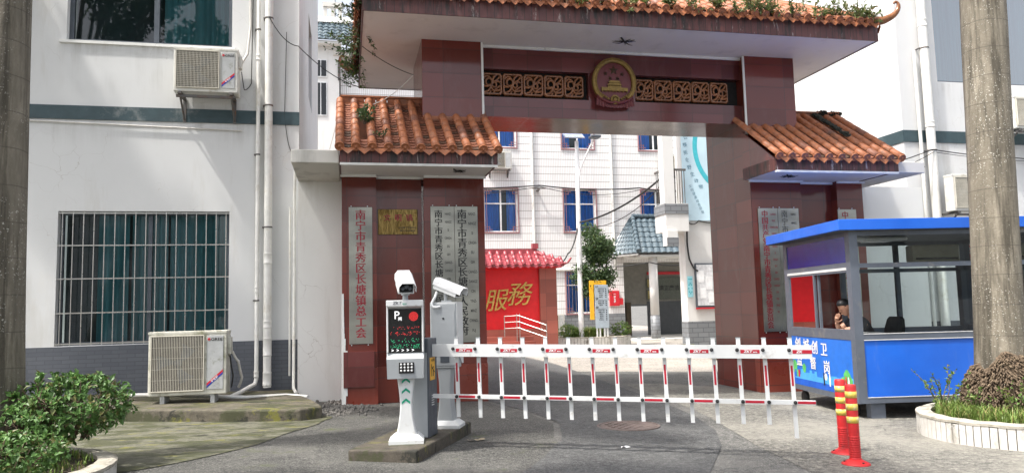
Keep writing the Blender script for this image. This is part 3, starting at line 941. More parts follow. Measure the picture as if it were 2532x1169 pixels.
def tile_slope(cov, pan, e0, ea, sa, width, spacing, length, start=None, r=0.066, disc=True, drip=None, gaps=(), broken=()):
    """clay roof slope: round cover tiles running up the slope, stepped pan tiles between.
    e0 eave corner, ea along the eave, sa up the slope, length(u) the run at u"""
    e0, ea, sa = Vector(e0), Vector(ea).normalized(), Vector(sa).normalized()
    nm = ea.cross(sa)
    if nm.z < 0: nm = -nm
    n = int(round(width / spacing))
    st = start or (lambda u: 0.0)
    for i in range(n + 1):
        u = width * i / n
        L = length(u); s0 = st(u)
        if L - s0 < 0.1: continue
        k = 7
        seg = 0.27
        m = max(1, int((L - s0) / seg + 0.5))
        jit = rnd.uniform(-0.008, 0.008)
        lift = rnd.uniform(-0.004, 0.006)
        for q in range(m):
            a0 = s0 + (L - s0) * q / m; a1 = s0 + (L - s0) * (q + 1) / m
            r0, r1 = r * 1.025, r * 0.965
            ja = jit + rnd.uniform(-0.003, 0.003)
            ring = []
            for (aa, rr, lf) in ((a0 - 0.02, r0 * 0.93, 0.0), (a0 - 0.02, r0, 0.004), (a1, r1, 0.0)):
                ring.append([e0 + ea * (u + ja + rr * math.cos(math.pi * j / (k - 1))) + sa * aa + nm * (0.032 + lift + lf + rr * math.sin(math.pi * j / (k - 1))) for j in range(k)])
            mi = 1 if rnd.random() < 0.10 else 0
            cov.loft(ring, mi, True, closed=False, cap=False)
        if disc and s0 == 0.0:
            c = e0 + ea * (u + jit) - sa * 0.03 + nm * 0.03
            cov.lathe([(r * 1.08, 0.0), (r * 1.08, 0.022), (r * 0.85, 0.026), (r * 0.8, 0.018), (r * 0.35, 0.018), (r * 0.3, 0.028), (0.0, 0.03)], c, 14, 0, True, axis=-sa)
    for i in range(n):
        u0 = width * i / n; u1 = width * (i + 1) / n; um = (u0 + u1) / 2
        L = length(um); s0 = st(um)
        if L - s0 < 0.1 or i in gaps: continue
        step = 0.11
        m = max(1, int((L - s0) / step))
        for q in range(m):
            a0 = s0 + q * step; a1 = min(L, a0 + step + 0.015)
            if i in broken and 2 < q < m - 2: continue
            ring = []
            for (aa, hh) in ((a0, -0.016), (a0, 0.014), (a1, 0.0)):
                ring.append([e0 + ea * (u0 + (u1 - u0) * j / 6) + sa * aa + nm * (hh + 0.050 * (abs(j - 3) / 3) ** 2 - 0.012 + rnd.uniform(0, 0.003)) for j in range(7)])
            pan.loft(ring, 1 if rnd.random() < 0.3 else 0, False, closed=False, cap=False)
        if drip is not None and s0 == 0.0 and i not in drip:
            # pointed drip tile hanging over the fascia
            w = (u1 - u0) * 0.46
            c = e0 + ea * um - sa * 0.015
            dn = Vector((0, 0, -1)); out = -Vector((sa.x, sa.y, 0)).normalized()
            pts = [(-w, 0.03), (-w * 0.95, -0.02), (-w * 0.55, -0.055), (0, -0.105), (w * 0.55, -0.055), (w * 0.95, -0.02), (w, 0.03), (w * 0.5, -0.005), (0, -0.015), (-w * 0.5, -0.005)]
            poly = [c + ea * a - dn * bb + out * (0.02 - 0.25 * bb) for a, bb in pts]
            cov.prism(poly, out * 0.014, 0)

# granite piers, frieze beam
def pier(name, x0, x1, y0, y1, z0, z1, m='granite'):
    return MB().box(x0, x1, y0, y1, z0, z1, bev=0.004).build(name, M[m], GT)
for (x0, x1) in ((1.24, 2.25), (7.19, 8.22)):
    pier('pillar', x0, x1, 12.25, 13.85, -0.3, 6.03)
sgn = ((1, -0.08, 0.47, 1.22), (-1, 9.52, 8.97, 8.24))
for d, xa, xb, xc in sgn:
    pier('wing_panel', xa, xb, 12.25, 12.9, -0.3, 3.72)
    pier('wing_recess', xb, xc, 12.42, 12.88, -0.3, 3.72)
# lower plinth course, a touch brighter
for x0, x1, y in ((-0.085, 0.475, 12.245), (1.235, 2.255, 12.245), (7.185, 8.225, 12.245), (8.965, 9.525, 12.245), (0.475, 1.235, 12.415), (8.225, 8.965, 12.415)):
    MB().box(x0, x1, y, y + 0.16, -0.3, 0.60).build('plinth', M['granite2'], GT)
# white render walls at the two ends
MB().box(-0.80, -0.08, 12.9, 13.3, -0.2, 3.72).build('end_wall', M['white2'], GT)
MB().box(9.52, 11.40, 12.9, 13.3, -0.3, 3.72).build('end_wall', M['white2'], GT)
eb = MB()
# torn plaster edge beside the granite
z = 0.0
while z < 1.75:
    h = rnd.uniform(0.05, 0.16)
    w_ = 0.03 + 0.10 * math.exp(-((z - 0.5) / 0.45) ** 2) * rnd.uniform(0.5, 1.2)
    eb.box(-0.09, -0.08 + w_ * 0.9, 12.236, 12.249, z, z + h); z += h
eb.build('torn_plaster', M['white2'], GT)
# beam
BX0, BX1 = 2.25, 7.19
bm_ = MB()
bm_.box(BX0, BX1, 12.42, 13.5, 4.78, 5.13)
bm_.box(BX0, BX1, 12.60, 13.4, 5.13, 5.62)
bm_.box(BX0, BX1, 12.40, 13.4, 5.62, 6.03)
bm_.box(4.22, 5.10, 12.43, 12.60, 5.13, 5.62)
bm_.build('beam', M['granite_top'], GT)
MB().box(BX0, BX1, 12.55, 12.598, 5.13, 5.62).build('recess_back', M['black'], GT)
# thin pale trim where piers and frieze meet the soffit
tr = MB()
tr.box(BX0, BX1, 12.36, 12.40, 5.985, 6.028)
for x in (2.25, 7.155): tr.box(x, x + 0.035, 12.225, 12.249, 3.75, 6.02)
for x0, x1, y in ((-0.1, 0.47, 12.2), (0.47, 1.24, 12.36), (1.24, 2.28, 12.2), (7.16, 8.24, 12.2), (8.24, 8.97, 12.36), (8.97, 9.55, 12.2)):
    tr.box(x0, x1, y, y + 0.04, 3.66, 3.699)
tr.build('trim', M['white2'], GT)

# pierced glazed lattice blocks
def lattice_mesh():
    m = MB()
    s = 0.195
    # frame with cut corners
    def ring(a, c, y):
        return [Vector(p) for p in ((-a + c, y, -a), (a - c, y, -a), (a, y, -a + c), (a, y, a - c), (a - c, y, a), (-a + c, y, a), (-a, y, a - c), (-a, y, -a + c))]
    m.loft([ring(s, 0.035, 0.05), ring(s, 0.035, -0.015), ring(s - 0.012, 0.035, -0.028), ring(s - 0.03, 0.03, -0.028), ring(s - 0.036, 0.028, -0.012), ring(s - 0.036, 0.028, 0.05)], closed=True, cap=False, smooth=False)
    def tr_(pts, r, y=-0.005):
        q = smooth_poly([(a, y, b_) for a, b_ in pts], 5, False)
        m.tube(q, r, 8)
    def loop(cx, cz, r0, r):
        tr_([(cx + r0 * math.cos(a), cz + r0 * 1.1 * math.sin(a)) for a in [i * math.pi / 5 for i in range(11)]], r)
    loop(-0.055, 0.035, 0.062, 0.022)
    loop(0.045, -0.012, 0.040, 0.020)
    tr_([(-0.16, 0.09), (-0.10, 0.14), (-0.03, 0.11), (0.02, 0.04), (0.09, 0.07), (0.15, 0.13)], 0.020)
    tr_([(0.02, 0.04), (0.03, 0.11), (0.09, 0.165)], 0.022)
    tr_([(0.16, 0.03), (0.11, 0.055), (0.075, 0.02)], 0.018)
    tr_([(-0.16, -0.03), (-0.10, -0.045), (-0.03, -0.02), (0.0, -0.09), (0.06, -0.12), (0.16, -0.10)], 0.022)
    tr_([(-0.15, -0.15), (-0.07, -0.12), (-0.02, -0.05)], 0.023)
    tr_([(0.03, -0.165), (0.05, -0.11), (0.11, -0.06), (0.165, -0.03)], 0.020)
    tr_([(-0.05, -0.165), (-0.02, -0.12)], 0.018)
    tr_([(-0.165, 0.15), (-0.12, 0.12)], 0.018)
    return m
first = None
for k, x in enumerate([2.475 + 0.372 * i for i in range(5)] + [5.295 + 0.372 * i for i in range(5)]):
    if first is None:
        lm = lattice_mesh(); lm.v = [Vector((p.x * 0.925, p.y, p.z)) + Vector((x, 12.49, 5.375)) for p in lm.v]
        first = lm.build('lattice_block', M['glaze'], GT); fx = x
    else:
        c = first.copy(); COL.objects.link(c); c.parent = GT; c.location = (x - fx, 0, 0)

# big roof: slab, fascia, hipped tile slopes, upturned corners
RX0, RX1, RY0, RY1, ZS = 0.26, 9.18, 11.16, 15.2, 6.03
MB().box(RX0, RX1, RY0, RY1, ZS, ZS + 0.14).build('roof_slab', M['soffit'], GT)
fa = MB()
fa.box(RX0 - 0.015, RX1 + 0.015, RY0 - 0.02, RY0, ZS - 0.012, ZS + 0.29)
fa.box(RX0 - 0.015, RX1 + 0.015, RY1, RY1 + 0.02, ZS - 0.012, ZS + 0.29)
fa.box(RX0 - 0.02, RX0, RY0, RY1, ZS - 0.012, ZS + 0.29)
fa.box(RX1, RX1 + 0.02, RY0, RY1, ZS - 0.012, ZS + 0.29)
fa.build('fascia', M['fascia'], GT)
ZT = ZS + 0.29
ang = R(31)
run = (RY1 - RY0) / 2
slope_len = run / math.cos(ang)
def hipL(width):
    def f(u):
        return min(slope_len, min(u, width - u) / math.cos(ang)) if min(u, width - u) < run else slope_len
    return f
cov, pan = MB(), MB()
ca, sa_ = math.cos(ang), math.sin(ang)
W1 = RX1 - RX0; W2 = RY1 - RY0
tile_slope(cov, pan, (RX0, RY0 - 0.06, ZT + 0.0), (1, 0, 0), (0, ca, sa_), W1, 0.205, hipL(W1), drip=())
tile_slope(cov, pan, (RX1, RY1 + 0.06, ZT), (-1, 0, 0), (0, -ca, sa_), W1, 0.205, hipL(W1), drip=())
tile_slope(cov, pan, (RX1 + 0.06, RY0, ZT), (0, 1, 0), (-ca, 0, sa_), W2, 0.205, hipL(W2), drip=())
tile_slope(cov, pan, (RX0 - 0.06, RY1, ZT), (0, -1, 0), (ca, 0, sa_), W2, 0.205, hipL(W2), drip=())
rf = cov.build('cover_tiles', [M['clay'], M['clay_dark']], GT, fix=False)
pan.build('pan_tiles', [M['clay_dark'], M['clay_moss']], GT, fix=False)
# ridges
ZR = ZT + run * math.tan(ang)
rg = MB()
xm0, xm1, ym = RX0 + run, RX1 - run, (RY0 + RY1) / 2
rg.box(xm0, xm1, ym - 0.07, ym + 0.07, ZR - 0.05, ZR + 0.2)
rg.tube([(xm0, ym, ZR + 0.2), (xm1, ym, ZR + 0.2)], 0.085, 10)
rg.build('main_ridge', M['clay'], GT)
for cx, cy, dx, dy, xm in ((RX0, RY0, -1, -1, xm0), (RX1, RY0, 1, -1, xm1), (RX0, RY1, -1, 1, xm0), (RX1, RY1, 1, 1, xm1)):
    h = MB()
    a = Vector((xm, ym, ZR + 0.1)); b_ = Vector((cx, cy, ZT + 0.07))
    h.tube([a, a.lerp(b_, 0.5), b_], [0.085, 0.085, 0.085], 10)
    hr = h.build('hip_ridge', M['clay'], GT)
    u = Vector((dx, dy * 0.35, 0)).normalized()
    pts = [b_ + u * p + Vector((0, 0, q)) for p, q in ((-0.12, 0.03), (0.08, 0.0), (0.20, 0.03), (0.31, 0.09), (0.38, 0.17), (0.405, 0.25), (0.39, 0.31), (0.35, 0.325), (0.33, 0.30))]
    MB().tube(smooth_poly(pts, 4, False), [0.085 - 0.062 * min(1, i / 24) for i in range(8 * 4 + 1)], 10).build('upturned_tip', M['glaze'], hr)

# the two low wings
def wing(x0, x1, hi0, hi1, pier0, pier1, slab, broken, endwall):
    z0 = 3.70
    y0 = 11.17
    s = MB()
    s.box(x0, x1, y0 + 0.02, 12.245, z0, z0 + 0.05)
    s.box(*((x0, 1.236) if x0 < 3 else (8.224, x1)), 12.245, 12.9, z0, z0 + 0.05)
    s.box(*((x0, 1.236) if x0 < 3 else (8.224, x1)), 12.903, 13.4, z0, z0 + 0.05)
    s.build('wing_soffit', M['soffit'], GT)
    f = MB()
    f.box(x0, x1, y0, y0 + 0.02, z0 - 0.01, z0 + 0.2)
    f.box(x0 - 0.004, x0 + 0.016, y0 + 0.02, 12.6 if x0 < 3 else 12.245, z0 - 0.01, z0 + 0.2); f.box(x1 - 0.016, x1 + 0.004, y0 + 0.02, 12.245 if x0 < 3 else 12.6, z0 - 0.01, z0 + 0.2)
    f.build('wing_fascia', M['fascia'], GT)
    MB().box(x0 + 0.002, x1 - 0.002, y0 - 0.004, y0 + 0.05, z0 - 0.045, z0 - 0.011).build('eave_edge', M['white2'], GT)
    # closed gable ends and body under the tiles
    an = R(34)
    c_, s_ = math.cos(an), math.sin(an)
    L = (12.82 - y0 + 0.05) / c_
    Lp = (12.25 - y0 + 0.05) / c_
    ya, yb = y0 + 0.02, 12.82
    za = z0 + 0.2
    zb = za + (yb - ya) * math.tan(an) - 0.02
    for xa in (x0 + 0.01, x1 - 0.05):
        inner = abs((xa + 0.02) - pier0) < 0.3 or abs((xa + 0.02) - pier1) < 0.3
        ye = 12.245 if inner else yb
        ze = za + (ye - ya) * math.tan(an) - 0.02
        MB().prism([(xa, ya, z0 + 0.05), (xa, ye, z0 + 0.05), (xa, ye, ze), (xa, ya, za - 0.02)], (0.04, 0, 0)).build('gable', M['granite'], GT)
    cv, pn = MB(), MB()
    w = x1 - x0
    def ln(u):
        x = x0 + u
        return Lp if pier0 - 0.02 < x < pier1 + 0.02 else L
    tile_slope(cv, pn, (x0, y0 - 0.05, z0 + 0.21), (1, 0, 0), (0, c_, s_), w, 0.245, ln, drip=(), gaps=(), broken=broken)
    # plain back slope
    bx0, bx1 = (x0, 1.24) if x0 < 3 else (8.22, x1)
    bk = MB(); bk.quad((bx0, 12.82, zb), (bx1, 12.82, zb), (bx1, 14.4, zb - 1.0), (bx0, 14.4, zb - 1.0))
    cvo = cv.build('wing_cover_tiles', [M['clay'], M['clay_dark']], GT, fix=False)
    pn.build('wing_pan_tiles', [M['clay_dark'], M['clay_moss']], GT, fix=False)
    bk.build('wing_back_slope', M['clay_dark'], GT, fix=False)
    rd = MB()
    zr = zb + 0.02
    n = max(3, int((hi1 - hi0) / 0.19))
    for i in range(n):
        a = hi0 + (hi1 - hi0) * i / n; b2 = hi0 + (hi1 - hi0) * (i + 1) / n - 0.006
        rd.box(a, b2, 12.76, 12.9, zr - 0.04, zr + 0.055); rd.box(a + 0.03, b2 + 0.02, 12.765, 12.9, zr + 0.06, zr + 0.13)
    rd.box(hi0, hi1, 12.74, 12.91, zr + 0.134, zr + 0.165)
    rd.build('wing_ridge', M['clay'], GT)
    MB().box(pier0, pier1, 12.20, 12.249, z0 + 0.2 + 1.1 * math.tan(an) - 0.04, z0 + 0.2 + 1.1 * math.tan(an) + 0.06).build('flashing', M['clay'], GT)
    sb = MB(); sb.box(*slab, 11.25, 12.9, z0 - 0.008, z0 + 0.19, bev=0.012)
    sb.build('wing_slab', M['slab'], GT)
wing(-0.10, 2.28, -0.10, 1.24, 1.24, 2.25, (-0.80, -0.108), (1,), False)
wing(7.06, 9.44, 8.22, 9.50, 7.19, 8.22, (9.45, 10.05), (), True)
mo = MB()
# blackened moss lump on the right wing ridge and its cover tile run
for i in range(60):
    x = 9.05 + rnd.random() * 0.5
    bm = bmesh.new(); bmesh.ops.create_icosphere(bm, subdivisions=1, radius=rnd.uniform(0.015, 0.04))
    for v in bm.verts: v.co += Vector((x, 12.80 + rnd.uniform(-0.08, 0.06), 5.10 + rnd.uniform(0.0, 0.08)))
    mo.bm(bm)
for i in range(110):
    t = rnd.random()
    bm = bmesh.new(); bmesh.ops.create_icosphere(bm, subdivisions=1, radius=rnd.uniform(0.012, 0.035))
    y = 12.75 - t * 1.0
    for v in bm.verts: v.co += Vector((8.93 + rnd.uniform(-0.07, 0.07), y, 3.99 + (y - 11.12) * math.tan(R(34)) + rnd.uniform(0.02, 0.05)))
    mo.bm(bm)
M['moss'] = plain('black_moss', (0.03, 0.032, 0.024), 0.95, var=0.5, scale=40)
solo(mo, 'moss', M['moss'], 'black moss crusted on the ridge of the right wing roof', 'moss', kind='stuff')

# ------------------------------------------------------------------ emblem on the frieze
EM = thing('national_emblem', (4.655, 12.39, 5.42), 'round red and gold emblem with five stars at the middle of the frieze', 'emblem')
EX, EY, EZ = 4.655, 12.30, 5.44
def disc(m, r, y0, y1, n=48, sx=0.94, cz=0.0):
    a = [Vector((EX + sx * r * math.cos(2 * math.pi * i / n), y0, EZ + cz + r * math.sin(2 * math.pi * i / n))) for i in range(n)]
    m.prism(a, (0, y1 - y0, 0))
m = MB(); disc(m, 0.44, EY, EY + 0.10); m.build('backing', M['emblem_red'], EM)
# wreath: two curved ranks of grains
m = MB()
n = 60
pts = [(EX + 0.94 * 0.395 * math.cos(a), EY - 0.005, EZ + 0.395 * math.sin(a)) for a in [(-0.30 + (2 * math.pi * 0.80 + 0.02) * i / n) * 1.0 - 0.62 + 0.0 for i in range(n + 1)]]
a0, a1 = -math.pi / 2 + 0.72, math.pi * 1.5 - 0.72
pts = [(EX + 0.94 * 0.395 * math.cos(a0 + (a1 - a0) * i / n), EY - 0.004, EZ + 0.395 * math.sin(a0 + (a1 - a0) * i / n)) for i in range(n + 1)]
m.tube(pts, 0.045, 10)
for i in range(110):
    a = a0 + (a1 - a0) * i / 109
    for rr, tw in ((0.36, 0.5), (0.392, 0.0), (0.425, -0.5)):
        c = Vector((EX + 0.94 * rr * math.cos(a), EY - 0.042 + 0.012 * abs(tw), EZ + rr * math.sin(a)))
        t = Vector((-math.sin(a), 0, math.cos(a))) * (1 if math.cos(a) > 0 else -1)
        t = (t + Vector((math.cos(a), 0, math.sin(a))) * tw).normalized() * 0.017
        m.tube([c - t, c, c + t], [0.003, 0.0085, 0.003], 6)
m.build('wreath', M['gold'], EM)
# five stars
def star(m, cx, cz, r, rot=0.0, d=0.02):
    p = []
    for i in range(10):
        a = math.pi / 2 + rot + i * math.pi / 5
        q = r if i % 2 == 0 else r * 0.40
        p.append(Vector((EX + cx + q * math.cos(a), EY - 0.004, EZ + cz + q * math.sin(a))))
    c = Vector((EX + cx, EY - 0.004 - d, EZ + cz))
    m.add(p + [c], [(i, (i + 1) % 10, 10) for i in range(10)])
for cx, cz, r, rt in ((0, 0.215, 0.098, 0), (-0.155, 0.150, 0.048, 0.2), (0.155, 0.150, 0.048, -0.2), (-0.07, 0.068, 0.048, 0.35), (0.07, 0.068, 0.048, -0.35)):
    m = MB(); star(m, cx, cz, r, rt); m.build('star', M['emblem_star'], EM, fix=False)
# the gate tower relief
m = MB()
def rb(x0, x1, z0, z1, d): m.box(EX + x0, EX + x1, EY - d, EY + 0.01, EZ + z0, EZ + z1)
rb(-0.245, 0.245, -0.165, -0.105, 0.035)
rb(-0.125, 0.125, -0.104, -0.085, 0.030)
for i in range(8): rb(-0.115 + i * 0.031, -0.098 + i * 0.031, -0.086, -0.062, 0.026)
m.prism([(EX - 0.14, EY - 0.04, EZ - 0.062), (EX + 0.14, EY - 0.04, EZ - 0.062), (EX + 0.105, EY - 0.04, EZ - 0.035), (EX - 0.105, EY - 0.04, EZ - 0.035)], (0, 0.045, 0))
rb(-0.095, 0.095, -0.036, -0.016, 0.026)
m.prism([(EX - 0.12, EY - 0.038, EZ - 0.016), (EX + 0.12, EY - 0.038, EZ - 0.016), (EX + 0.085, EY - 0.038, EZ + 0.018), (EX - 0.085, EY - 0.038, EZ + 0.018)], (0, 0.045, 0))
for x in (-0.23, -0.16, -0.09, -0.03, 0.03, 0.09, 0.16, 0.23): rb(x - 0.006, x + 0.006, -0.185, -0.164, 0.03)
m.build('tower_relief', M['gold'], EM)
# cog wheel
m = MB()
n = 64
cz = -0.325
out = []
for i in range(n):
    r_ = 0.088 if (i // 2) % 2 == 0 else 0.074
    a = 2 * math.pi * i / n
    out.append(Vector((EX + r_ * math.cos(a), EY - 0.045, EZ + cz + r_ * math.sin(a))))
m.prism(out, (0, 0.04, 0))
m.lathe([(0.062, 0), (0.062, 0.012), (0.05, 0.012), (0.05, 0.0)], (EX, EY - 0.045, EZ + cz), 28, axis=(0, -1, 0))
m.lathe([(0.036, 0), (0.036, 0.014), (0.02, 0.014), (0.0, 0.016)], (EX, EY - 0.045, EZ + cz), 24, axis=(0, -1, 0))
for s_ in (-1, 1):
    for k in range(5):
        a = Vector((EX + s_ * (0.11 + k * 0.045), EY - 0.02, EZ - 0.315 + k * 0.028))
        m.tube([a, a + Vector((s_ * 0.03, -0.008, 0.035))], [0.016, 0.006], 6)
        m.tube([a, a + Vector((s_ * 0.045, -0.008, 0.0))], [0.014, 0.005], 6)
m.build('cog_wheel', M['gold'], EM)
# draped ribbon with pleated ends
m = MB()
rows = []
for i in range(41):
    t = i / 40 * 2 - 1
    x = EX + 0.33 * t
    zt = EZ - 0.245 - 0.125 * (1 - t * t) ** 0.9 + 0.028 * math.exp(-(t / 0.13) ** 2)
    rows.append([Vector((x, EY - 0.05, zt)), Vector((x, EY - 0.065, zt - 0.022)), Vector((x, EY - 0.05, zt - 0.045)), Vector((x, EY, zt - 0.045)), Vector((x, EY, zt))])
m.loft(rows, 0, True)
for s_ in (-1, 1):
    top, bot = [], []
    for i in range(25):
        t = i / 24
        x = EX + s_ * (0.195 + 0.165 * t)
        pl = 0.014 * math.sin(t * 22)
        top.append(Vector((x - s_ * 0.02, EY - 0.03 + pl * 0.4, EZ - 0.36 + 0.115 * t)))
        bot.append(Vector((x, EY - 0.03 + pl, EZ - 0.47 + 0.04 * t + 0.012 * math.sin(t * 22 + 1))))
    m.loft([top, bot], 0, True, closed=False, cap=False)
top, bot = [], []
for i in range(41):
    t = i / 40 * 2 - 1
    pl = 0.010 * math.sin(t * 30)
    top.append(Vector((EX + 0.2 * t, EY - 0.012 + pl * 0.4, EZ - 0.36)))
    bot.append(Vector((EX + 0.19 * t, EY - 0.014 + pl, EZ - 0.47 + 0.02 * t * t + 0.006 * math.sin(t * 18))))
m.loft([top, bot], 0, True, closed=False, cap=False)
m.build('ribbon', M['emblem_red'], EM, fix=False)

# ------------------------------------------------------------------ name plaques
def plaque(x0, x1, z0, z1, y, label, cn, cn_mat, cx, size, zt, step, lat=(), latx=None, lsize=0.05, songti=0.022, group='steel name plaques on the gate', bold=0.004):
    t = thing('name_plaque', ((x0 + x1) / 2, y, z0), label, 'plaque', group)
    MB().box(x0, x1, y - 0.022, y - 0.002, z0, z1, bev=0.004).build('plate', M['plaque'], t)
    m = MB()
    for i, ch in enumerate(cn):
        text(m, ch, (cx, y - 0.022, zt - i * step), (1, 0, 0), (0, 0, 1), size, bold=bold, songti=songti)
    m.build('characters', M[cn_mat], t, fix=False)
    if lat:
        m = MB()
        for s_, zz in lat:
            text(m, s_, (latx, y - 0.022, zz), (1, 0, 0), (0, 0, 1), lsize, bold=0.015, sx=0.62)
        m.build('letters', M[cn_mat], t, fix=False)
    k = MB()
    for x in (x0 + 0.1 * (x1 - x0), x1 - 0.2 * (x1 - x0)):
        for z in (z1 + 0.015, z0 - 0.015): k.cyl((x, y, z), (x, y - 0.015, z), 0.009, 8)
    k.build('fixing', M['label_white'], t)
    return t
plaque(0.03, 0.40, 0.98, 3.17, 12.25, 'steel plaque with red characters on the left wing of the gate', '南宁市青秀区长塘镇总工会', 'ink_red', 0.215, 0.172, 3.03, 0.1715)
lat1 = [(s_, 3.06 - 0.134 * i) for i, s_ in enumerate(['NANZ-', 'NINGZ', 'SI', 'CINGH-', 'SIU', 'GIH', 'CANGZ-', 'DANGZ', 'CIN', 'YINZ-', 'MINZ', 'DAIHBIUJ', 'DAIHHOI'])]
plaque(1.345, 1.737, 0.95, 3.19, 12.25, 'steel plaque with black characters partly hidden behind the turned camera', '南宁市青秀区长塘镇人民代表大会', 'ink_black', 1.475, 0.138, 3.05, 0.1385, lat1, 1.635, 0.055)
lat2 = [(s_, 3.06 - 0.160 * i) for i, s_ in enumerate(['NANZ-', 'NINGZ', 'SI', 'CINGH-', 'SIU', 'GIH', 'CANGZ-', 'DANGZ', 'CIN', 'YINZ-', 'MINZ', 'CWNG-', 'FUJ'])]
plaque(1.741, 2.13, 0.95, 3.19, 12.25, 'steel plaque with large black characters on the inner edge of the left pillar', '南宁市青秀区长塘镇人民政府', 'ink_black', 1.865, 0.165, 3.05, 0.160, lat2, 2.035, 0.065)
lat3 = [(s_, 3.07 - 0.118 * i) for i, s_ in enumerate(['CUNGH-', 'GOZ', 'GUNGCANJ', 'DANGJ', 'NANZ-', 'NINGZ', 'SI', 'CINGH-', 'SIU', 'GIH', 'CANGZ-', 'DANGZ', 'CIN', 'VEIJ-', 'YENZ', 'VEI'])]
plaque(7.305, 7.70, 0.95, 3.185, 12.25, 'steel plaque with bold red characters on the right pillar', '中国共产党南宁市青秀区长塘镇委员会', 'ink_red', 7.435, 0.135, 3.07, 0.1255, lat3, 7.605, 0.05)
lat4 = [(s_, 3.07 - 0.16 * i) for i, s_ in enumerate(['NANZ-', 'NINGZ', 'SI', 'CINGH-', 'SIU', 'GIH', 'CANGZ-', 'DANGZ', 'CIN', 'YINZ-', 'MINZ', 'DAIHBIUJ', 'DAIHHOI'])]
plaque(7.705, 8.13, 0.95, 3.185, 12.25, 'steel plaque with thin black characters beside the bold red one', '南宁市青秀区长塘镇人民代表大会', 'ink_black', 7.835, 0.14, 3.07, 0.143, lat4, 8.02, 0.055, songti=0.0, bold=0.0)
plaque(8.95, 9.34, 0.95, 3.17, 12.25, 'steel plaque with dark characters mostly hidden behind the blue booth', '中国共产党纪律检查委员会', 'ink_red', 9.10, 0.15, 3.05, 0.165)
BP = thing('brass_plaque', (0.82, 12.42, 2.73), 'polished brass plaque with red characters on the left wing recess', 'plaque')
MB().box(0.50, 1.15, 12.396, 12.418, 2.74, 3.16, bev=0.006).build('plate', M['brass'], BP)
m = MB()
for i, ch in enumerate('文明镇'): text(m, ch, (0.65 + i * 0.18, 12.396, 3.01), (1, 0, 0), (0, 0, 1), 0.12, bold=0.01, songti=0.015)
m.build('characters', M['ink_red'], BP, fix=False)
m = MB()
for z, s_ in ((2.85, '中共南宁市委员会'), (2.80, '南宁市人民政府')): text(m, s_, (0.98, 12.396, z), (1, 0, 0), (0, 0, 1), 0.036, bold=0.01)
m.build('small_characters', M['ink_black'], BP, fix=False)
# one plain stone tablet beside the pillar foot
MB().box(-0.06, 0.42, 12.215, 12.246, 0.30, 0.86, bev=0.004).build('stone_tablet', M['granite_top'], GT)
# soot stains on the soffits come further down, shaped as wires and stubs

# ------------------------------------------------------------------ the barrier group
M['powder'] = plain('grey_powder_coat', (0.36, 0.38, 0.39), 0.4, var=0.04)
M['powder_lt'] = plain('light_powder_coat', (0.66, 0.67, 0.66), 0.4, var=0.04, dirt=(0.45, 0.43, 0.39), dscale=5, damt=0.15)
M['powder_dk'] = plain('dark_blue_grey_coat', (0.075, 0.085, 0.10), 0.4, var=0.08)
M['screen'] = plain('black_screen', (0.006, 0.007, 0.008), 0.08)
M['green'] = plain('green_marking', (0.0, 0.30, 0.17), 0.45)
M['red_refl'] = plain('red_reflective', (0.42, 0.012, 0.03), 0.35)
M['yellow'] = plain('orange_yellow_sticker', (0.80, 0.42, 0.03), 0.45)
M['rubber'] = plain('black_rubber', (0.015, 0.015, 0.016), 0.6)
def emit(name, c, s):
    m = NT(name)
    m.color(sc3(c, 0.5)); m.b.inputs['Emission Color'].default_value = (*c, 1); m.b.inputs['Emission Strength'].default_value = s
    return m.m
M['led_red'] = emit('red_led', (1.0, 0.05, 0.05), 0.5)
M['led_green'] = emit('green_led', (0.05, 0.8, 0.35), 0.25)
M['led_white'] = emit('white_led', (0.9, 0.9, 0.9), 0.5)
zi = 0.14
isl = sheet([(0.0, 7.74), (0.655, 7.46), (1.46, 9.12), (0.80, 9.42)], 0, 'concrete_island', M['island'], 'low dark mossy concrete island that carries the parking terminals', 'traffic island', thick=0.2)
for v in isl.data.vertices:
    if v.co.z > -0.1: v.co.z = zi
bv = isl.modifiers.new('worn_edge', 'BEVEL'); bv.width = 0.018; bv.segments = 3

def local(t):
    m = MB(); m.M = parent_world(t); return m

def foot_and_column(t, h, w0, wm, w1, side='powder_lt', front='powder_lt', d=0.17):
    m = local(t)
    m.loft([[(sx * a, sy * b - 0.0, z) for sx, sy in ((-1, -1), (1, -1), (1, 1), (-1, 1))] for a, b, z in ((0.178, 0.15, 0.0), (0.178, 0.15, 0.035), (0.12, 0.10, 0.085))], smooth=False)
    m.build('base_plate', M['powder_lt'], t)
    m = local(t)
    rings = []
    for i in range(15):
        k = i / 14
        w = wm + (w0 - wm) * max(0, 1 - k / 0.55) ** 2 + (w1 - wm) * max(0, (k - 0.45) / 0.55) ** 2
        z = 0.085 + (h - 0.085) * k
        b = 0.012
        rings.append([(-w + b, -d / 2, z), (w - b, -d / 2, z), (w, -d / 2 + b, z), (w, d / 2, z), (-w, d / 2, z), (-w, -d / 2 + b, z)])
    m.loft(rings, smooth=False)
    m.build('column', M[front], t)

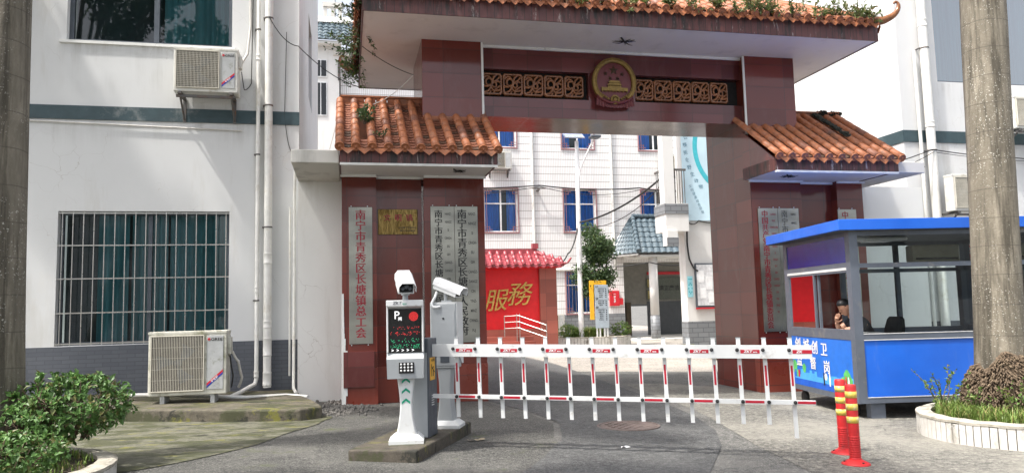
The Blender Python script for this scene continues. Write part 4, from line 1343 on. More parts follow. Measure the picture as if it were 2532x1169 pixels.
def cctv(t, o, aim, L=0.30, w=0.13, h=0.12, visor=0.05):
    """bullet camera housing with a sun hood; aim is a local direction"""
    c = bpy.data.objects.new('camera_housing', None)
    o = Vector(o); aim = Vector(aim).normalized()
    side = aim.cross(Vector((0, 0, 1))).normalized(); up = side.cross(aim)
    fr = Matrix((side, aim, up)).transposed().to_4x4(); fr.translation = o
    m = local(t); m.M = m.M @ fr
    def prof(a, k=1.0):
        return [(-w / 2 * k, a, -h * 0.42 * k), (w / 2 * k, a, -h * 0.42 * k), (w / 2 * k, a, h * 0.22 * k), (w * 0.34 * k, a, h * 0.46 * k), (-w * 0.34 * k, a, h * 0.46 * k), (-w / 2 * k, a, h * 0.22 * k)]
    m.loft([prof(-L / 2, 0.9), prof(-L / 2 + 0.02), prof(L / 2 - 0.02), prof(L / 2 - 0.02, 0.86), prof(L / 2 - 0.05, 0.84)], smooth=False)
    hs = m.build('camera', M['powder_lt'], t)
    m = local(t); m.M = m.M @ fr
    top = [(-w * 0.56, h * -0.1), (-w * 0.56, h * 0.26), (-w * 0.37, h * 0.53), (w * 0.37, h * 0.53), (w * 0.56, h * 0.26), (w * 0.56, h * -0.1)]
    inn = [(x * 0.96, z - 0.006 if abs(x) < w * 0.5 else z) for x, z in top]
    ring = lambda a, pr: [(x, a, z) for x, z in pr]
    m.loft([ring(-L / 2 - 0.01, top), ring(L / 2 + visor, top)], smooth=False, closed=False, cap=False)
    m.loft([ring(-L / 2 - 0.01, inn), ring(L / 2 + visor, inn)], smooth=False, closed=False, cap=False)
    m.loft([ring(L / 2 + visor, top), ring(L / 2 + visor, inn)], smooth=False, closed=False, cap=False)
    m.build('hood', M['label_white'], hs, fix=False)
    m = local(t); m.M = m.M @ fr
    m.box(-w * 0.40, w * 0.40, L / 2 - 0.055, L / 2 - 0.03, -h * 0.33, h * 0.30)
    m.build('lens_window', M['screen'], hs)
    m = local(t); m.M = m.M @ fr
    for x in (-w * 0.22, w * 0.22): m.lathe([(0.018, 0), (0.018, 0.01), (0.010, 0.010), (0.0, 0.006)], (x, L / 2 - 0.03, -0.01), 14, axis=(0, 1, 0))
    m.lathe([(0.022, 0), (0.022, 0.012), (0.0, 0.009)], (0, L / 2 - 0.03, 0.012), 14, axis=(0, 1, 0))
    m.build('lens', M['alu_dark'], hs)
    return hs

# terminal facing the street
T1 = thing('parking_terminal', (0.600, 7.99, zi), 'grey parking terminal with a black message screen and green arrows on its column', 'parking terminal', rz=R(-7))
foot_and_column(T1, 0.66, 0.105, 0.062, 0.092)
m = local(T1)
m.box(-0.19, 0.19, -0.10, 0.10, 0.90, 1.46, bev=0.01)
# sloping lower keypad box
m.loft([[(-0.19, -0.10, 0.92), (0.19, -0.10, 0.92), (0.19, 0.10, 0.92), (-0.19, 0.10, 0.92)],
        [(-0.19, -0.165, 0.86), (0.19, -0.165, 0.86), (0.19, 0.10, 0.86), (-0.19, 0.10, 0.86)],
        [(-0.185, -0.15, 0.66), (0.185, -0.15, 0.66), (0.185, 0.10, 0.66), (-0.185, 0.10, 0.66)]][::-1], smooth=False)
hd = m.build('housing', M['powder'], T1)
m = local(T1)
for x in (-0.19, 0.172): m.box(x, x + 0.018, -0.135, -0.102, 0.925, 1.40, bev=0.004)
m.box(-0.19, 0.19, -0.165, -0.102, 1.40, 1.462, bev=0.006)
m.prism([(-0.172, -0.165, 1.398), (0.172, -0.165, 1.398), (0.172, -0.102, 1.375), (-0.172, -0.102, 1.375)], (0, 0, 0.002))
m.build('bezel', M['powder_lt'], T1)
m = local(T1); m.box(-0.171, 0.171, -0.112, -0.1025, 0.925, 1.372); sc_ = m.build('screen', M['screen'], T1)
Y1 = -0.1125
m = local(T1); text(m, 'P', (-0.085, Y1, 1.305), (1, 0, 0), (0, 0, 1), 0.115, bold=0.005, lift=0.001); text(m, '闸', (-0.052, Y1, 1.268), (1, 0, 0), (0, 0, 1), 0.042, bold=0.012, lift=0.001)
m.build('parking_mark', M['led_white'], sc_, fix=False)
m = local(T1)
for i in range(5): text(m, '>', (-0.13 + i * 0.052, Y1, 0.945), (1, 0, 0), (0, 0, 1), 0.045, bold=0.02, lift=0.001)
m.build('chevron_marks', M['led_white'], sc_, fix=False)
m = local(T1)
for r_ in range(0, 6):
    nn = max(1, r_ * 6)
    for k in range(nn):
        a = 2 * math.pi * k / nn
        m.lathe([(0.0035, 0), (0.0, 0.002)], (0.088 + r_ * 0.0088 * math.cos(a), Y1, 1.293 + r_ * 0.0088 * math.sin(a)), 6, axis=(0, -1, 0))
m.build('red_signal', M['led_red'], sc_)
def ledrow(z, mt, h, words):
    m = local(T1)
    for k in range(38):
        for j in range(7):
            if rnd.random() < (0.20 if words else 0.12):
                x = -0.15 + k * 0.0079; zz = z + (j - 3) * h / 7
                m.box(x, x + 0.005, Y1 - 0.001, Y1, zz, zz + h / 10)
    m.build('message_line', M[mt], sc_)
ledrow(1.175, 'led_red', 0.03, 0); ledrow(1.115, 'led_red', 0.04, 1); ledrow(1.045, 'led_green', 0.045, 0); ledrow(0.985, 'led_green', 0.045, 1)
m = local(T1); text(m, 'ZKT', (-0.075, -0.166, 1.432), (1, 0, 0), (0, 0, 1), 0.046, bold=0.02, shear=0.2); m.build('lettering', M['powder_dk'], hd, fix=False)
m = local(T1); text(m, 'eco', (0.0, -0.166, 1.425), (1, 0, 0), (0, 0, 1), 0.03, bold=0.02, shear=0.1); m.build('lettering', M['green'], hd, fix=False)
m = local(T1); m.box(-0.065, 0.09, -0.1655, -0.158, 0.715, 0.825, bev=0.002)
kp = m.build('speaker_plate', M['screen'], T1)
m = local(T1)
for i in range(4):
    for j in range(3): m.lathe([(0.011, 0), (0.011, 0.003), (0.004, 0.004), (0, 0.004)], (-0.042 + i * 0.036, -0.1655, 0.742 + j * 0.032), 10, axis=(0, -1, 0))
m.build('speaker_holes', M['powder_lt'], kp)
for i in range(3):
    m = local(T1); z = 0.395 + i * 0.105
    m.prism([(-0.042, -0.088, z), (0, -0.088, z + 0.034), (0.042, -0.088, z), (0.042, -0.088, z + 0.026), (0, -0.088, z + 0.06), (-0.042, -0.088, z + 0.026)], (0, 0.0025, 0))
    m.build('arrow_mark', M['green'], T1)
m = local(T1); m.cyl((0, 0, 1.46), (0, 0, 1.52), 0.03, 14); m.cyl((0, 0, 1.515), (0, 0.0, 1.535), 0.045, 14); m.box(-0.025, 0.025, -0.03, 0.03, 1.53, 1.565); m.build('camera_mount', M['powder'], T1)
cctv(T1, (0, -0.03, 1.64), (0.16, -0.80, -0.42), 0.27, 0.165, 0.16, 0.05)

# second terminal, seen from behind
T2 = thing('parking_terminal', (1.13, 8.82, zi), 'second grey terminal seen from behind with its camera turned to the right', 'parking terminal', rz=R(-22))
foot_and_column(T2, 0.72, 0.10, 0.066, 0.095, front='powder')
m = local(T2); m.box(-0.15, 0.15, -0.10, 0.13, 0.68, 1.42, bev=0.008); hd = m.build('housing', M['powder'], T2)
m = local(T2); m.box(-0.128, 0.135, -0.106, -0.101, 0.71, 1.34, bev=0.002); m.build('rear_door', M['powder'], T2)
m = local(T2)
m.prism([(0.152, -0.09, 0.90), (0.152, 0.13, 0.72), (0.152, 0.20, 0.72), (0.152, 0.20, 1.44), (0.152, -0.09, 1.44)], (0.008, 0, 0))
m.prism([(-0.16, -0.09, 0.90), (-0.16, 0.13, 0.72), (-0.16, 0.20, 0.72), (-0.16, 0.20, 1.44), (-0.16, -0.09, 1.44)], (0.008, 0, 0))
m.box(-0.152, 0.152, -0.09, 0.20, 1.422, 1.44)
m.build('side_cover', M['powder_lt'], T2)
m = local(T2); m.lathe([(0.012, 0), (0.012, 0.006), (0.004, 0.007), (0, 0.004)], (0.0, -0.106, 1.25), 12, axis=(0, -1, 0)); m.build('lock', M['screen'], T2)
m = local(T2); m.box(-0.04, 0.065, -0.112, -0.106, 0.745, 0.82); m.build('rating_plate', M['powder_dk'], T2)
m = local(T2)
for z in (0.87, 0.895): m.box(-0.04, 0.05, -0.109, -0.106, z, z + 0.010)
m.build('vent', M['powder_lt'], T2)
m = local(T2); m.tube([(0.02, -0.05, 1.44), (0.02, -0.05, 1.55)], 0.022, 10); m.box(-0.03, 0.09, -0.07, -0.03, 1.44, 1.46); m.build('camera_mount', M['powder'], T2)
cctv(T2, (0.055, -0.03, 1.60), (0.90, -0.25, -0.36), 0.34, 0.15, 0.14, 0.04)
m = local(T2); m.tube(smooth_poly([(-0.09, -0.05, 1.56), (-0.10, -0.09, 1.50), (-0.13, -0.12, 1.43), (-0.11, -0.13, 1.385), (-0.05, -0.125, 1.385), (-0.04, -0.105, 1.39)], 5, False), 0.016, 8); m.build('cable_sleeve', M['powder_lt'], T2)

# barrier machine with its fence boom
BG = thing('barrier_gate', (0.76, 8.33, zi), 'white and red fence boom barrier lowered across the drive from a grey machine', 'barrier', rz=R(-24.6))
m = local(BG); m.box(-0.165, 0.165, -0.15, 0.15, 0.0, 1.05, bev=0.012); cb = m.build('machine_cabinet', M['powder_dk'], BG)
m = local(BG); m.box(-0.158, 0.15, -0.158, -0.151, 0.01, 0.90, bev=0.002); m.build('cabinet_door', M['powder'], cb)
m = local(BG); m.box(0.165, 0.169, -0.10, 0.06, 0.60, 0.84); lb = m.build('warning_sticker', M['yellow'], cb)
m = local(BG)
text(m, '小心起落', (0.169, -0.02, 0.81), (0, 1, 0), (0, 0, 1), 0.03, bold=0.02)
m.box(0.169, 0.171, -0.06, -0.045, 0.64, 0.77); m.box(0.169, 0.171, -0.01, 0.01, 0.64, 0.70); m.lathe([(0.012, 0), (0.012, 0.002), (0, 0.002)], (0.169, 0.0, 0.735), 10, axis=(1, 0, 0))
m.tube([(0.171, -0.05, 0.74), (0.171, 0.04, 0.68)], 0.004, 6)
m.build('warning_mark', M['rubber'], lb, fix=False)
m = local(BG)
for i in range(5): m.box(0.165, 0.171, -0.05, 0.02, 0.33 + i * 0.025, 0.34 + i * 0.025)
m.build('vent_slots', M['powder_lt'], cb)
BT = math.tan(-0.0165)
def bz(x): return (x - 0.19) * BT
m = local(BG)
LR = 3.88
def slab(x0, x1, zc, h, y0, y1):
    m.prism([(x0, y0, zc - h / 2 + bz(x0)), (x1, y0, zc - h / 2 + bz(x1)), (x1, y0, zc + h / 2 + bz(x1)), (x0, y0, zc + h / 2 + bz(x0))], (0, y1 - y0, 0))
slab(0.168, 0.19 + LR, 0.915, 0.13, -0.025, 0.025)
m.build('upper_rail', M['powder_lt'], BG)
m = local(BG); slab(0.168, 0.19 + LR + 0.01, 0.425, 0.042, -0.02, 0.02); m.build('lower_rail', M['powder_lt'], BG)
pitch = 0.2465
for i in range(15):
    x = 0.19 + 0.236 + i * pitch
    if x > 0.19 + LR - 0.05: break
    z0 = 0.20 + bz(x); z1 = 1.045 + bz(x)
    last = i == 14
    if last: z0 -= 0.125
    lean = 0.018
    m = local(BG)
    for (a, b_, zz0, zz1) in ((-0.0195, 0.0195, z0, z1),):
        m.prism([(x + a + lean * (0.9 - zz0), 0.027, zz0), (x + b_ + lean * (0.9 - zz0), 0.027, zz0), (x + b_ + lean * (0.9 - zz1), 0.027, zz1), (x + a + lean * (0.9 - zz1), 0.027, zz1)], (0, 0.026, 0))
    pk = m.build('picket', M['powder_lt'], BG)
    m = local(BG)
    m.prism([(x - 0.010 + lean * (0.9 - zz), 0.0255, zz + bz(x)) if False else (x + s_ * 0.010 + lean * (0.9 - zz), 0.0255, zz + bz(x)) for s_, zz in ((-1, 0.58), (1, 0.58), (1, 0.78), (-1, 0.78))], (0, 0.002, 0))
    m.build('red_strip', M['red_refl'], pk)
    m = local(BG)
    m.box(x - 0.022 + lean * (0.9 - z1), x + 0.022 + lean * (0.9 - z1), 0.025, 0.055, z1 - 0.004, z1 + 0.008); m.build('end_cap', M['powder'], pk)
    m = local(BG)
    m.lathe([(0.018, 0), (0.018, 0.012), (0.008, 0.016), (0, 0.016)], (x - 0.02, -0.025, 0.935 + bz(x)), 12, axis=(0, -1, 0))
    m.build('pivot_bolt', M['rubber'], pk)
    m = local(BG)
    m.lathe([(0.018, 0), (0.018, 0.012), (0.008, 0.016), (0, 0.016)], (x + 0.012, -0.02, 0.425 + bz(x)), 12, axis=(0, -1, 0))
    m.build('pivot_bolt', M['rubber'], pk)
    if i % 2 == 0:
        a, b_ = x + 0.012, x + 0.195
        if last: b_ = 0.19 + LR
        m = local(BG); slab(a, b_, 0.918, 0.036, -0.0275, -0.0245); lb = m.build('red_label', M['red_refl'], BG)
        c = (x + 0.085, -0.0275, 0.918 + bz(x + 0.1))
        m = local(BG)
        text(m, 'ZKT' if not last else 'ZK', c if not last else (x + 0.075, c[1], c[2]), (1, 0, BT), (0, 0, 1), 0.034, bold=0.03, shear=0.25, sx=1.2)
        if not last: text(m, 'eco', (x + 0.152, c[1], c[2] - 0.004), (1, 0, BT), (0, 0, 1), 0.022, bold=0.03, sx=1.2)
        m.build('lettering', M['label_white'], lb, fix=False)
        m = local(BG); slab(x + 0.035, min(x + 0.215, 0.19 + LR + 0.008), 0.425, 0.024, -0.0225, -0.0195); m.build('red_strip', M['red_refl'], BG)

# bollards
M['bollard'] = plain('red_rubber', (0.52, 0.018, 0.02), 0.5, var=0.1, dirt=(0.25, 0.03, 0.03), dscale=7, damt=0.35)
M['refl_yellow'] = plain('yellow_reflective', (0.72, 0.55, 0.10), 0.4, var=0.12, scale=30, dirt=(0.75, 0.72, 0.6), dscale=14, damt=0.4)
def bollard(loc, label, tilt):
    t = thing('bollard', loc, label, 'bollard', 'red bollards by the booth')
    r = 0.052
    m = local(t)
    prof = [(0.052, 0.035)]
    for i in range(10): prof += [(0.056, 0.06 + i * 0.022), (0.050, 0.068 + i * 0.022), (0.050, 0.076 + i * 0.022)]
    prof += [(r, 0.29), (r, 0.735), (r - 0.006, 0.748), (0.0, 0.752)]
    q = Matrix.Rotation(tilt[0], 4, 'X') @ Matrix.Rotation(tilt[1], 4, 'Y')
    m.M = m.M @ q
    m.lathe(prof, n=22, smooth=True)
    m.build('post', M['bollard'], t)
    m = local(t); m.lathe([(0.13, 0.0), (0.13, 0.012), (0.115, 0.022), (0.075, 0.04), (0.058, 0.052), (0.0, 0.052)], n=26); m.build('base', M['bollard'], t)
    for k in range(3):
        a = 0.6 + k * 2.094
        m = local(t); m.cyl((0.097 * math.cos(a), 0.097 * math.sin(a), 0.01), (0.097 * math.cos(a), 0.097 * math.sin(a), 0.035), 0.012, 8); m.build('anchor_bolt', M['rubber'], t)
    for z in (0.42, 0.54, 0.655):
        m = local(t); m.M = m.M @ q
        m.lathe([(r + 0.0012, z - 0.03), (r + 0.0018, z - 0.03), (r + 0.0018, z + 0.03), (r + 0.0012, z + 0.03)], n=22)
        m.build('reflective_band', M['refl_yellow'], t)
    return t
bollard((4.965, 6.93, gz(4.96)), 'red and yellow banded bollard standing further back, closer to the barrier end', (0.01, -0.012))
bollard((4.715, 6.42, gz(4.71)), 'red and yellow banded bollard standing nearer the camera, lower in the picture', (-0.012, 0.0))

# ------------------------------------------------------------------ the blue guard booth
def blue_mat():
    m = NT('blue_sheet_panel')
    c = m.ramp(m.noise(1.2, 4), [(0.3, (0.012, 0.105, 0.54)), (0.7, (0.016, 0.14, 0.66))])
    c = m.mix(m.mr(m.noise(1.0, 6, 0.7, sc=(5, 5, 0.8)), 0.58, 0.75, 0, 0.22), c, (0.25, 0.30, 0.42))
    m.color(c); m.rough(m.mr(m.noise(6, 5), 0.3, 0.7, 0.3, 0.5))
    return m.m
M['blue'] = blue_mat()
M['blue_dk'] = plain('deep_blue_panel', (0.014, 0.035, 0.26), 0.18, var=0.1)
M['booth_frame'] = plain('grey_blue_aluminium', (0.13, 0.15, 0.185), 0.42, 0.3, var=0.08, dirt=(0.25, 0.24, 0.22), dscale=4, damt=0.2)
M['banner_sky'] = plain('banner_sky_blue', (0.016, 0.15, 0.60), 0.4, var=0.15, scale=3)
M['banner_water'] = plain('banner_deep_blue', (0.01, 0.10, 0.52), 0.4)
M['banner_city'] = plain('banner_pale_blue', (0.07, 0.36, 0.80), 0.4)
M['banner_green'] = plain('banner_green', (0.10, 0.45, 0.12), 0.4, var=0.3)
M['banner_text'] = plain('banner_lettering', (0.85, 0.80, 0.76), 0.4)
M['banner_edge'] = plain('banner_lettering_edge', (0.35, 0.06, 0.05), 0.4)
M['skin'] = plain('skin', (0.38, 0.20, 0.13), 0.5, var=0.05)
M['cloth_navy'] = plain('navy_cloth', (0.012, 0.015, 0.024), 0.85)
M['hair'] = plain('black_hair', (0.008, 0.008, 0.009), 0.5)
M['white_ceiling'] = plain('booth_lining', (0.10, 0.11, 0.12), 0.6)
M['desk'] = plain('desk_laminate', (0.42, 0.42, 0.42), 0.4)
M['ac_old'] = plain('yellowed_plastic', (0.36, 0.34, 0.25), 0.45)
BW, BD = 3.05, 2.14
KB = thing('guard_booth', (6.69, 8.95, 0.0), 'blue and grey glazed guard booth on wheels beside the drive', 'booth', rz=R(-9))
ZB, ZSILL, ZMID, ZTOP = 0.10, 1.0, 1.95, 2.42
def B(): return local(KB)
m = B()
pw = 0.12
for x, y in ((0, 0), (BW - pw, 0), (0, BD - pw), (BW - pw, BD - pw)): m.box(x, x + pw, y, y + pw, ZB, ZTOP)
m.box(1.86, 1.93, 0.0, 0.06, ZSILL, ZTOP); m.box(1.86, 1.93, BD - 0.06, BD, ZSILL, ZTOP); m.box(0.93, 1.0, BD - 0.06, BD, ZSILL, ZTOP)
for y0 in (0.002, BD - 0.062):
    for z0, z1 in ((ZB + 0.002, ZB + 0.075), (ZSILL - 0.06, ZSILL + 0.02), (ZMID - 0.03, ZMID + 0.03), (ZTOP - 0.06, ZTOP - 0.002)):
        m.box(pw, BW - pw, y0, y0 + 0.06, z0, z1)
for x0 in (0.002, BW - 0.062):
    for z0, z1 in ((ZB + 0.002, ZB + 0.075), (ZSILL - 0.06, ZSILL + 0.05), (ZMID - 0.02, ZMID + 0.05), (ZTOP - 0.06, ZTOP - 0.002)):
        m.box(x0, x0 + 0.06, pw, BD - pw, z0, z1)
m.build('frame', M['booth_frame'], KB)
m = B()
m.box(pw, BW - pw, 0.015, 0.045, ZB + 0.075, ZSILL - 0.06)
m.build('front_panel', M['blue'], KB)
m = B(); m.box(pw, BW - pw, BD - 0.045, BD - 0.015, ZB + 0.075, ZSILL - 0.06); m.box(BW - 0.045, BW - 0.015, pw, BD - pw, ZB + 0.075, ZSILL - 0.06); m.build('rear_panel', M['blue'], KB)
m = B(); m.box(0.012, 0.045, pw, BD - pw, ZMID + 0.05, ZTOP - 0.06); m.build('upper_side_panel', M['blue_dk'], KB)
m = B()
for z in (ZSILL - 0.064, ZSILL + 0.02): m.box(pw, BW - pw, -0.004, 0.0, z, z + 0.010)
m.box(pw, BW - pw, -0.004, 0.0, ZB + 0.075, ZB + 0.085)
m.box(-0.006, -0.0, pw, BD - pw, ZMID - 0.055, ZMID - 0.02)
m.build('bright_trim', M['powder_lt'], KB)
# glazing
m = B()
for y in (0.03, BD - 0.03):
    for z0, z1 in ((ZSILL + 0.02, ZMID - 0.03), (ZMID + 0.03, ZTOP - 0.06)):
        m.quad((pw, y, z0), (BW - pw, y, z0), (BW - pw, y, z1), (pw, y, z1))
m.quad((BW - 0.03, pw, ZSILL + 0.05), (BW - 0.03, BD - pw, ZSILL + 0.05), (BW - 0.03, BD - pw, ZTOP - 0.06), (BW - 0.03, pw, ZTOP - 0.06))
m.build('glazing', M['glass_clear'], KB, fix=False)
# sliding side window
m = B()
wz0, wz1, wy0, wy1 = ZSILL + 0.05, ZMID - 0.055, pw, BD - pw
m.box(0.0, 0.05, wy0, wy1, wz0, wz0 + 0.03); m.box(0.0, 0.05, wy0, wy1, wz1 - 0.03, wz1); m.box(0.0, 0.05, wy1 - 0.03, wy1, wz0 + 0.03, wz1 - 0.03)
m.box(0.004, 0.03, 1.10, 1.15, wz0 + 0.03, wz1 - 0.03); m.box(0.032, 0.058, 1.02, 1.07, wz0 + 0.03, wz1 - 0.03)
sw_ = m.build('sliding_window', M['booth_frame'], KB)
m = B(); m.quad((0.018, 1.15, wz0 + 0.03), (0.018, wy1 - 0.03, wz0 + 0.03), (0.018, wy1 - 0.03, wz1 - 0.03), (0.018, 1.15, wz1 - 0.03)); m.build('pane', M['glass'], sw_, fix=False)
# roof
m = B()
ov = 0.20
m.box(-ov, BW + ov, -0.14, BD + ov, ZTOP + 0.005, ZTOP + 0.15, bev=0.006)
rf_ = m.build('roof', M['blue'], KB)
m = B(); m.box(-ov + 0.03, BW + ov - 0.03, -0.11, BD + ov - 0.03, ZTOP - 0.0, ZTOP + 0.004); m.build('ceiling', M['white_ceiling'], KB)
m = B(); m.box(0.02, BW - 0.02, 0.02, BD - 0.02, ZB + 0.01, ZB + 0.04); m.build('floor', M['desk'], KB)
m = B()
m.box(0.18, 0.38, 0.05, 0.17, gz(7) - 0.01, ZB); m.build('support_leg', M['booth_frame'], KB)
for x, y in ((0.12, 0.35), (0.12, BD - 0.25), (BW - 0.3, 0.3), (BW - 0.3, BD - 0.25)):
    m = B(); m.lathe([(0.085, -0.03), (0.095, -0.02), (0.095, 0.02), (0.085, 0.03), (0.03, 0.032)], (x, y, gz(7) + 0.09), 20, axis=(1, 0, 0)); m.build('wheel', M['rubber'], KB)
# low lamp fitting and old air conditioner
m = B(); m.box(0.55, 1.45, 1.0, 1.16, ZTOP - 0.06, ZTOP - 0.002, bev=0.02); m.box(0.78, 1.22, 0.96, 1.2, ZTOP - 0.075, ZTOP - 0.002, bev=0.03); m.build('ceiling_lamp', M['label_white'], KB)
# banner
BN = thing('banner', (6.685, 8.95, 0), 'sky blue banner with white characters on the side of the booth', 'banner', rz=R(-9))
m = B(); m.box(0.008, 0.0115, pw, BD - pw, ZB + 0.078, ZSILL - 0.062); m.build('backdrop', M['banner_sky'], BN)
def bq(name, mat, poly, d, par=BN):
    m = B(); m.prism([(0.0075 - d, y, z) for y, z in poly], (-0.0006, 0, 0)); return m.build(name, M[mat], par)
bq('water', 'banner_water', [(pw + 0.005, 0.185), (BD - pw - 0.005, 0.185), (BD - pw - 0.005, 0.30), (1.2, 0.27), (0.6, 0.31), (pw + 0.005, 0.27)], 0.0)
sky = [(pw + 0.01, 0.275)]
y = pw + 0.01
while y < BD - pw - 0.12:
    h = rnd.uniform(0.33, 0.45); w_ = rnd.uniform(0.05, 0.11)
    sky += [(y, h), (y + w_, h)]; y += w_
sky += [(y, 0.275)]
bq('skyline', 'banner_city', sky, 0.0012)
for cy, cz, r_ in ((1.95, 0.46, 0.085), (1.62, 0.45, 0.06), (0.30, 0.42, 0.09), (0.22, 0.36, 0.07), (0.42, 0.35, 0.06)):
    bq('tree_mark', 'banner_green', [(min(BD - pw - 0.01, max(pw + 0.01, cy + r_ * (1 + 0.15 * math.sin(5 * a)) * math.cos(a))), cz + r_ * 1.2 * math.sin(a)) for a in [i * math.pi / 8 for i in range(16)]], 0.002)
for cy, mt in ((1.93, 'banner_water'), (1.87, 'banner_green'), (1.81, 'label_red')):
    bq('bin_mark', mt, [(cy - 0.025, 0.30), (cy + 0.025, 0.30), (cy + 0.028, 0.41), (cy - 0.028, 0.41)], 0.003)
for cy, mt in ((0.98, 'ink_black'), (0.80, 'label_white'), (0.33, 'label_red'), (0.26, 'label_white')):
    bq('figure_mark', mt, [(cy - 0.02, 0.25), (cy + 0.02, 0.25), (cy + 0.022, 0.36), (cy + 0.03, 0.33), (cy + 0.012, 0.43), (cy - 0.012, 0.43), (cy - 0.03, 0.33), (cy - 0.022, 0.36)], 0.0036)
bq('round_sign_mark', 'label_white', [(0.92 + 0.045 * math.cos(a), 0.375 + 0.05 * math.sin(a)) for a in [i * math.pi / 8 for i in range(16)]], 0.0036)
m = B()
for ch, y, z, s_ in (('创', 1.79, 0.80, 0.24), ('城', 1.50, 0.79, 0.24), ('创', 1.22, 0.775, 0.24), ('卫', 0.93, 0.76, 0.24), ('监', 1.77, 0.555, 0.23), ('督', 1.30, 0.535, 0.23), ('岗', 0.87, 0.505, 0.23)):
    text(m, ch, (0.0075, y, z), (0, -1, 0), (0, 0, 1), s_ * 0.88, bold=0.004, songti=0.018, lift=0.0052)
m.build('characters', M['banner_text'], BN, fix=False)

# things inside the booth
DK = thing('desk', (6.69, 8.95, ZB), 'pale desk under the sliding window of the booth', 'desk', rz=R(-9))
m = B(); m.box(0.065, 0.50, 0.14, BD - 0.14, ZSILL + 0.0, ZSILL + 0.03); m.build('desk_top', M['desk'], DK)
m = B()
for y in (0.16, BD - 0.20): m.box(0.09, 0.45, y, y + 0.03, ZB + 0.04, ZSILL)
m.build('leg', M['desk'], DK)
CH = thing('chair', (7.4, 9.6, ZB), 'black office chair behind the guard in the booth', 'chair', rz=R(-9))
m = B(); m.box(0.48, 0.92, 0.52, 0.98, 0.60, 0.66, bev=0.02); m.build('seat', M['rubber'], CH)
m = B(); m.loft([[(0.90 + 0.10 * k, 0.75 - w_, 0.68 + 0.55 * k), (0.90 + 0.10 * k, 0.75 + w_, 0.68 + 0.55 * k), (0.955 + 0.10 * k, 0.75 + w_, 0.68 + 0.55 * k), (0.955 + 0.10 * k, 0.75 - w_, 0.68 + 0.55 * k)] for k, w_ in ((0, 0.17), (0.3, 0.22), (0.7, 0.22), (0.93, 0.18), (1.0, 0.12))], smooth=False); m.build('backrest', M['rubber'], CH)
m = B(); m.cyl((0.7, 0.75, 0.2), (0.7, 0.75, 0.61), 0.03, 12)
for k in range(5):
    a = k * 1.2566; m.tube([(0.7, 0.75, 0.24), (0.7 + 0.28 * math.cos(a), 0.75 + 0.28 * math.sin(a), 0.18)], 0.02, 6)
m.build('star_base', M['rubber'], CH)
WA = thing('wall_air_conditioner', (8.9, 10.6, 2.0), 'yellowed indoor air conditioner hanging inside the booth by the palm trunk', 'air conditioner', rz=R(-9))
m = B(); m.box(1.95, 2.75, 1.72, 1.93, 2.06, 2.34, bev=0.03); m.build('body', M['ac_old'], WA)
m = B(); m.box(2.0, 2.7, 1.712, 1.722, 2.10, 2.13); m.build('air_slot', M['screen'], WA)

# ------------------------------------------------------------------ the guard
def skinned(nodes, edges, name, mat, parent, sub=2, root=0):
    me = bpy.data.meshes.new(name)
    vs = [Vector(n_[0]) for n_ in nodes]
    me.from_pydata(vs, edges, [])
    o = bpy.data.objects.new(name, me); COL.objects.link(o)
    sk = o.modifiers.new('skin', 'SKIN'); sk.use_smooth_shade = True
    for i, n_ in enumerate(nodes):
        d = me.skin_vertices[0].data[i]
        r_ = n_[1]
        d.radius = r_ if isinstance(r_, tuple) else (r_, r_)
        d.use_root = i == root
    ss = o.modifiers.new('sub', 'SUBSURF'); ss.levels = sub; ss.render_levels = sub
    dg = bpy.context.evaluated_depsgraph_get()
    res = bpy.data.meshes.new_from_object(o.evaluated_get(dg))
    out = ([v.co.copy() for v in res.vertices], [list(p.vertices) for p in res.polygons])
    bpy.data.objects.remove(o); bpy.data.meshes.remove(me); bpy.data.meshes.remove(res)
    return out
# local booth coordinates; the guard faces -x, leaning on the desk
hip, chest, neck = (0.66, 0.75, 0.76), (0.52, 0.75, 1.06), (0.375, 0.75, 1.235)
head = Vector((0.265, 0.75, 1.385))
nodes = [(hip, (0.16, 0.12)), ((0.60, 0.75, 0.92), (0.145, 0.11)), (chest, (0.155, 0.11)), ((0.43, 0.75, 1.17), (0.12, 0.085)), (neck, 0.055), ((0.32, 0.75, 1.30), 0.052),
         # near (left) arm along the desk
         ((0.43, 0.57, 1.15), 0.062), ((0.36, 0.50, 1.085), 0.05), ((0.25, 0.53, 1.075), 0.041), ((0.155, 0.595, 1.065), 0.030),
         # far (right) arm, hand at the cheek
         ((0.43, 0.93, 1.15), 0.062), ((0.27, 0.96, 1.07), 0.046), ((0.22, 0.90, 1.12), 0.036), ((0.185, 0.86, 1.165), 0.027),
         # legs under the desk
         ((0.62, 0.65, 0.74), 0.09), ((0.26, 0.64, 0.74), 0.068), ((0.28, 0.64, 0.30), 0.045), ((0.19, 0.64, 0.19), 0.038),
         ((0.62, 0.85, 0.74), 0.09), ((0.26, 0.87, 0.74), 0.068), ((0.30, 0.87, 0.30), 0.045), ((0.21, 0.87, 0.19), 0.038)]
edges = [(0, 1), (1, 2), (2, 3), (3, 4), (4, 5), (3, 6), (6, 7), (7, 8), (8, 9), (3, 10), (10, 11), (11, 12), (12, 13), (0, 14), (14, 15), (15, 16), (16, 17), (0, 18), (18, 19), (19, 20), (20, 21)]
bv_, bf_ = skinned(nodes, edges, 'body', None, None)
m = B()
m.add(bv_, bf_, 0, True)
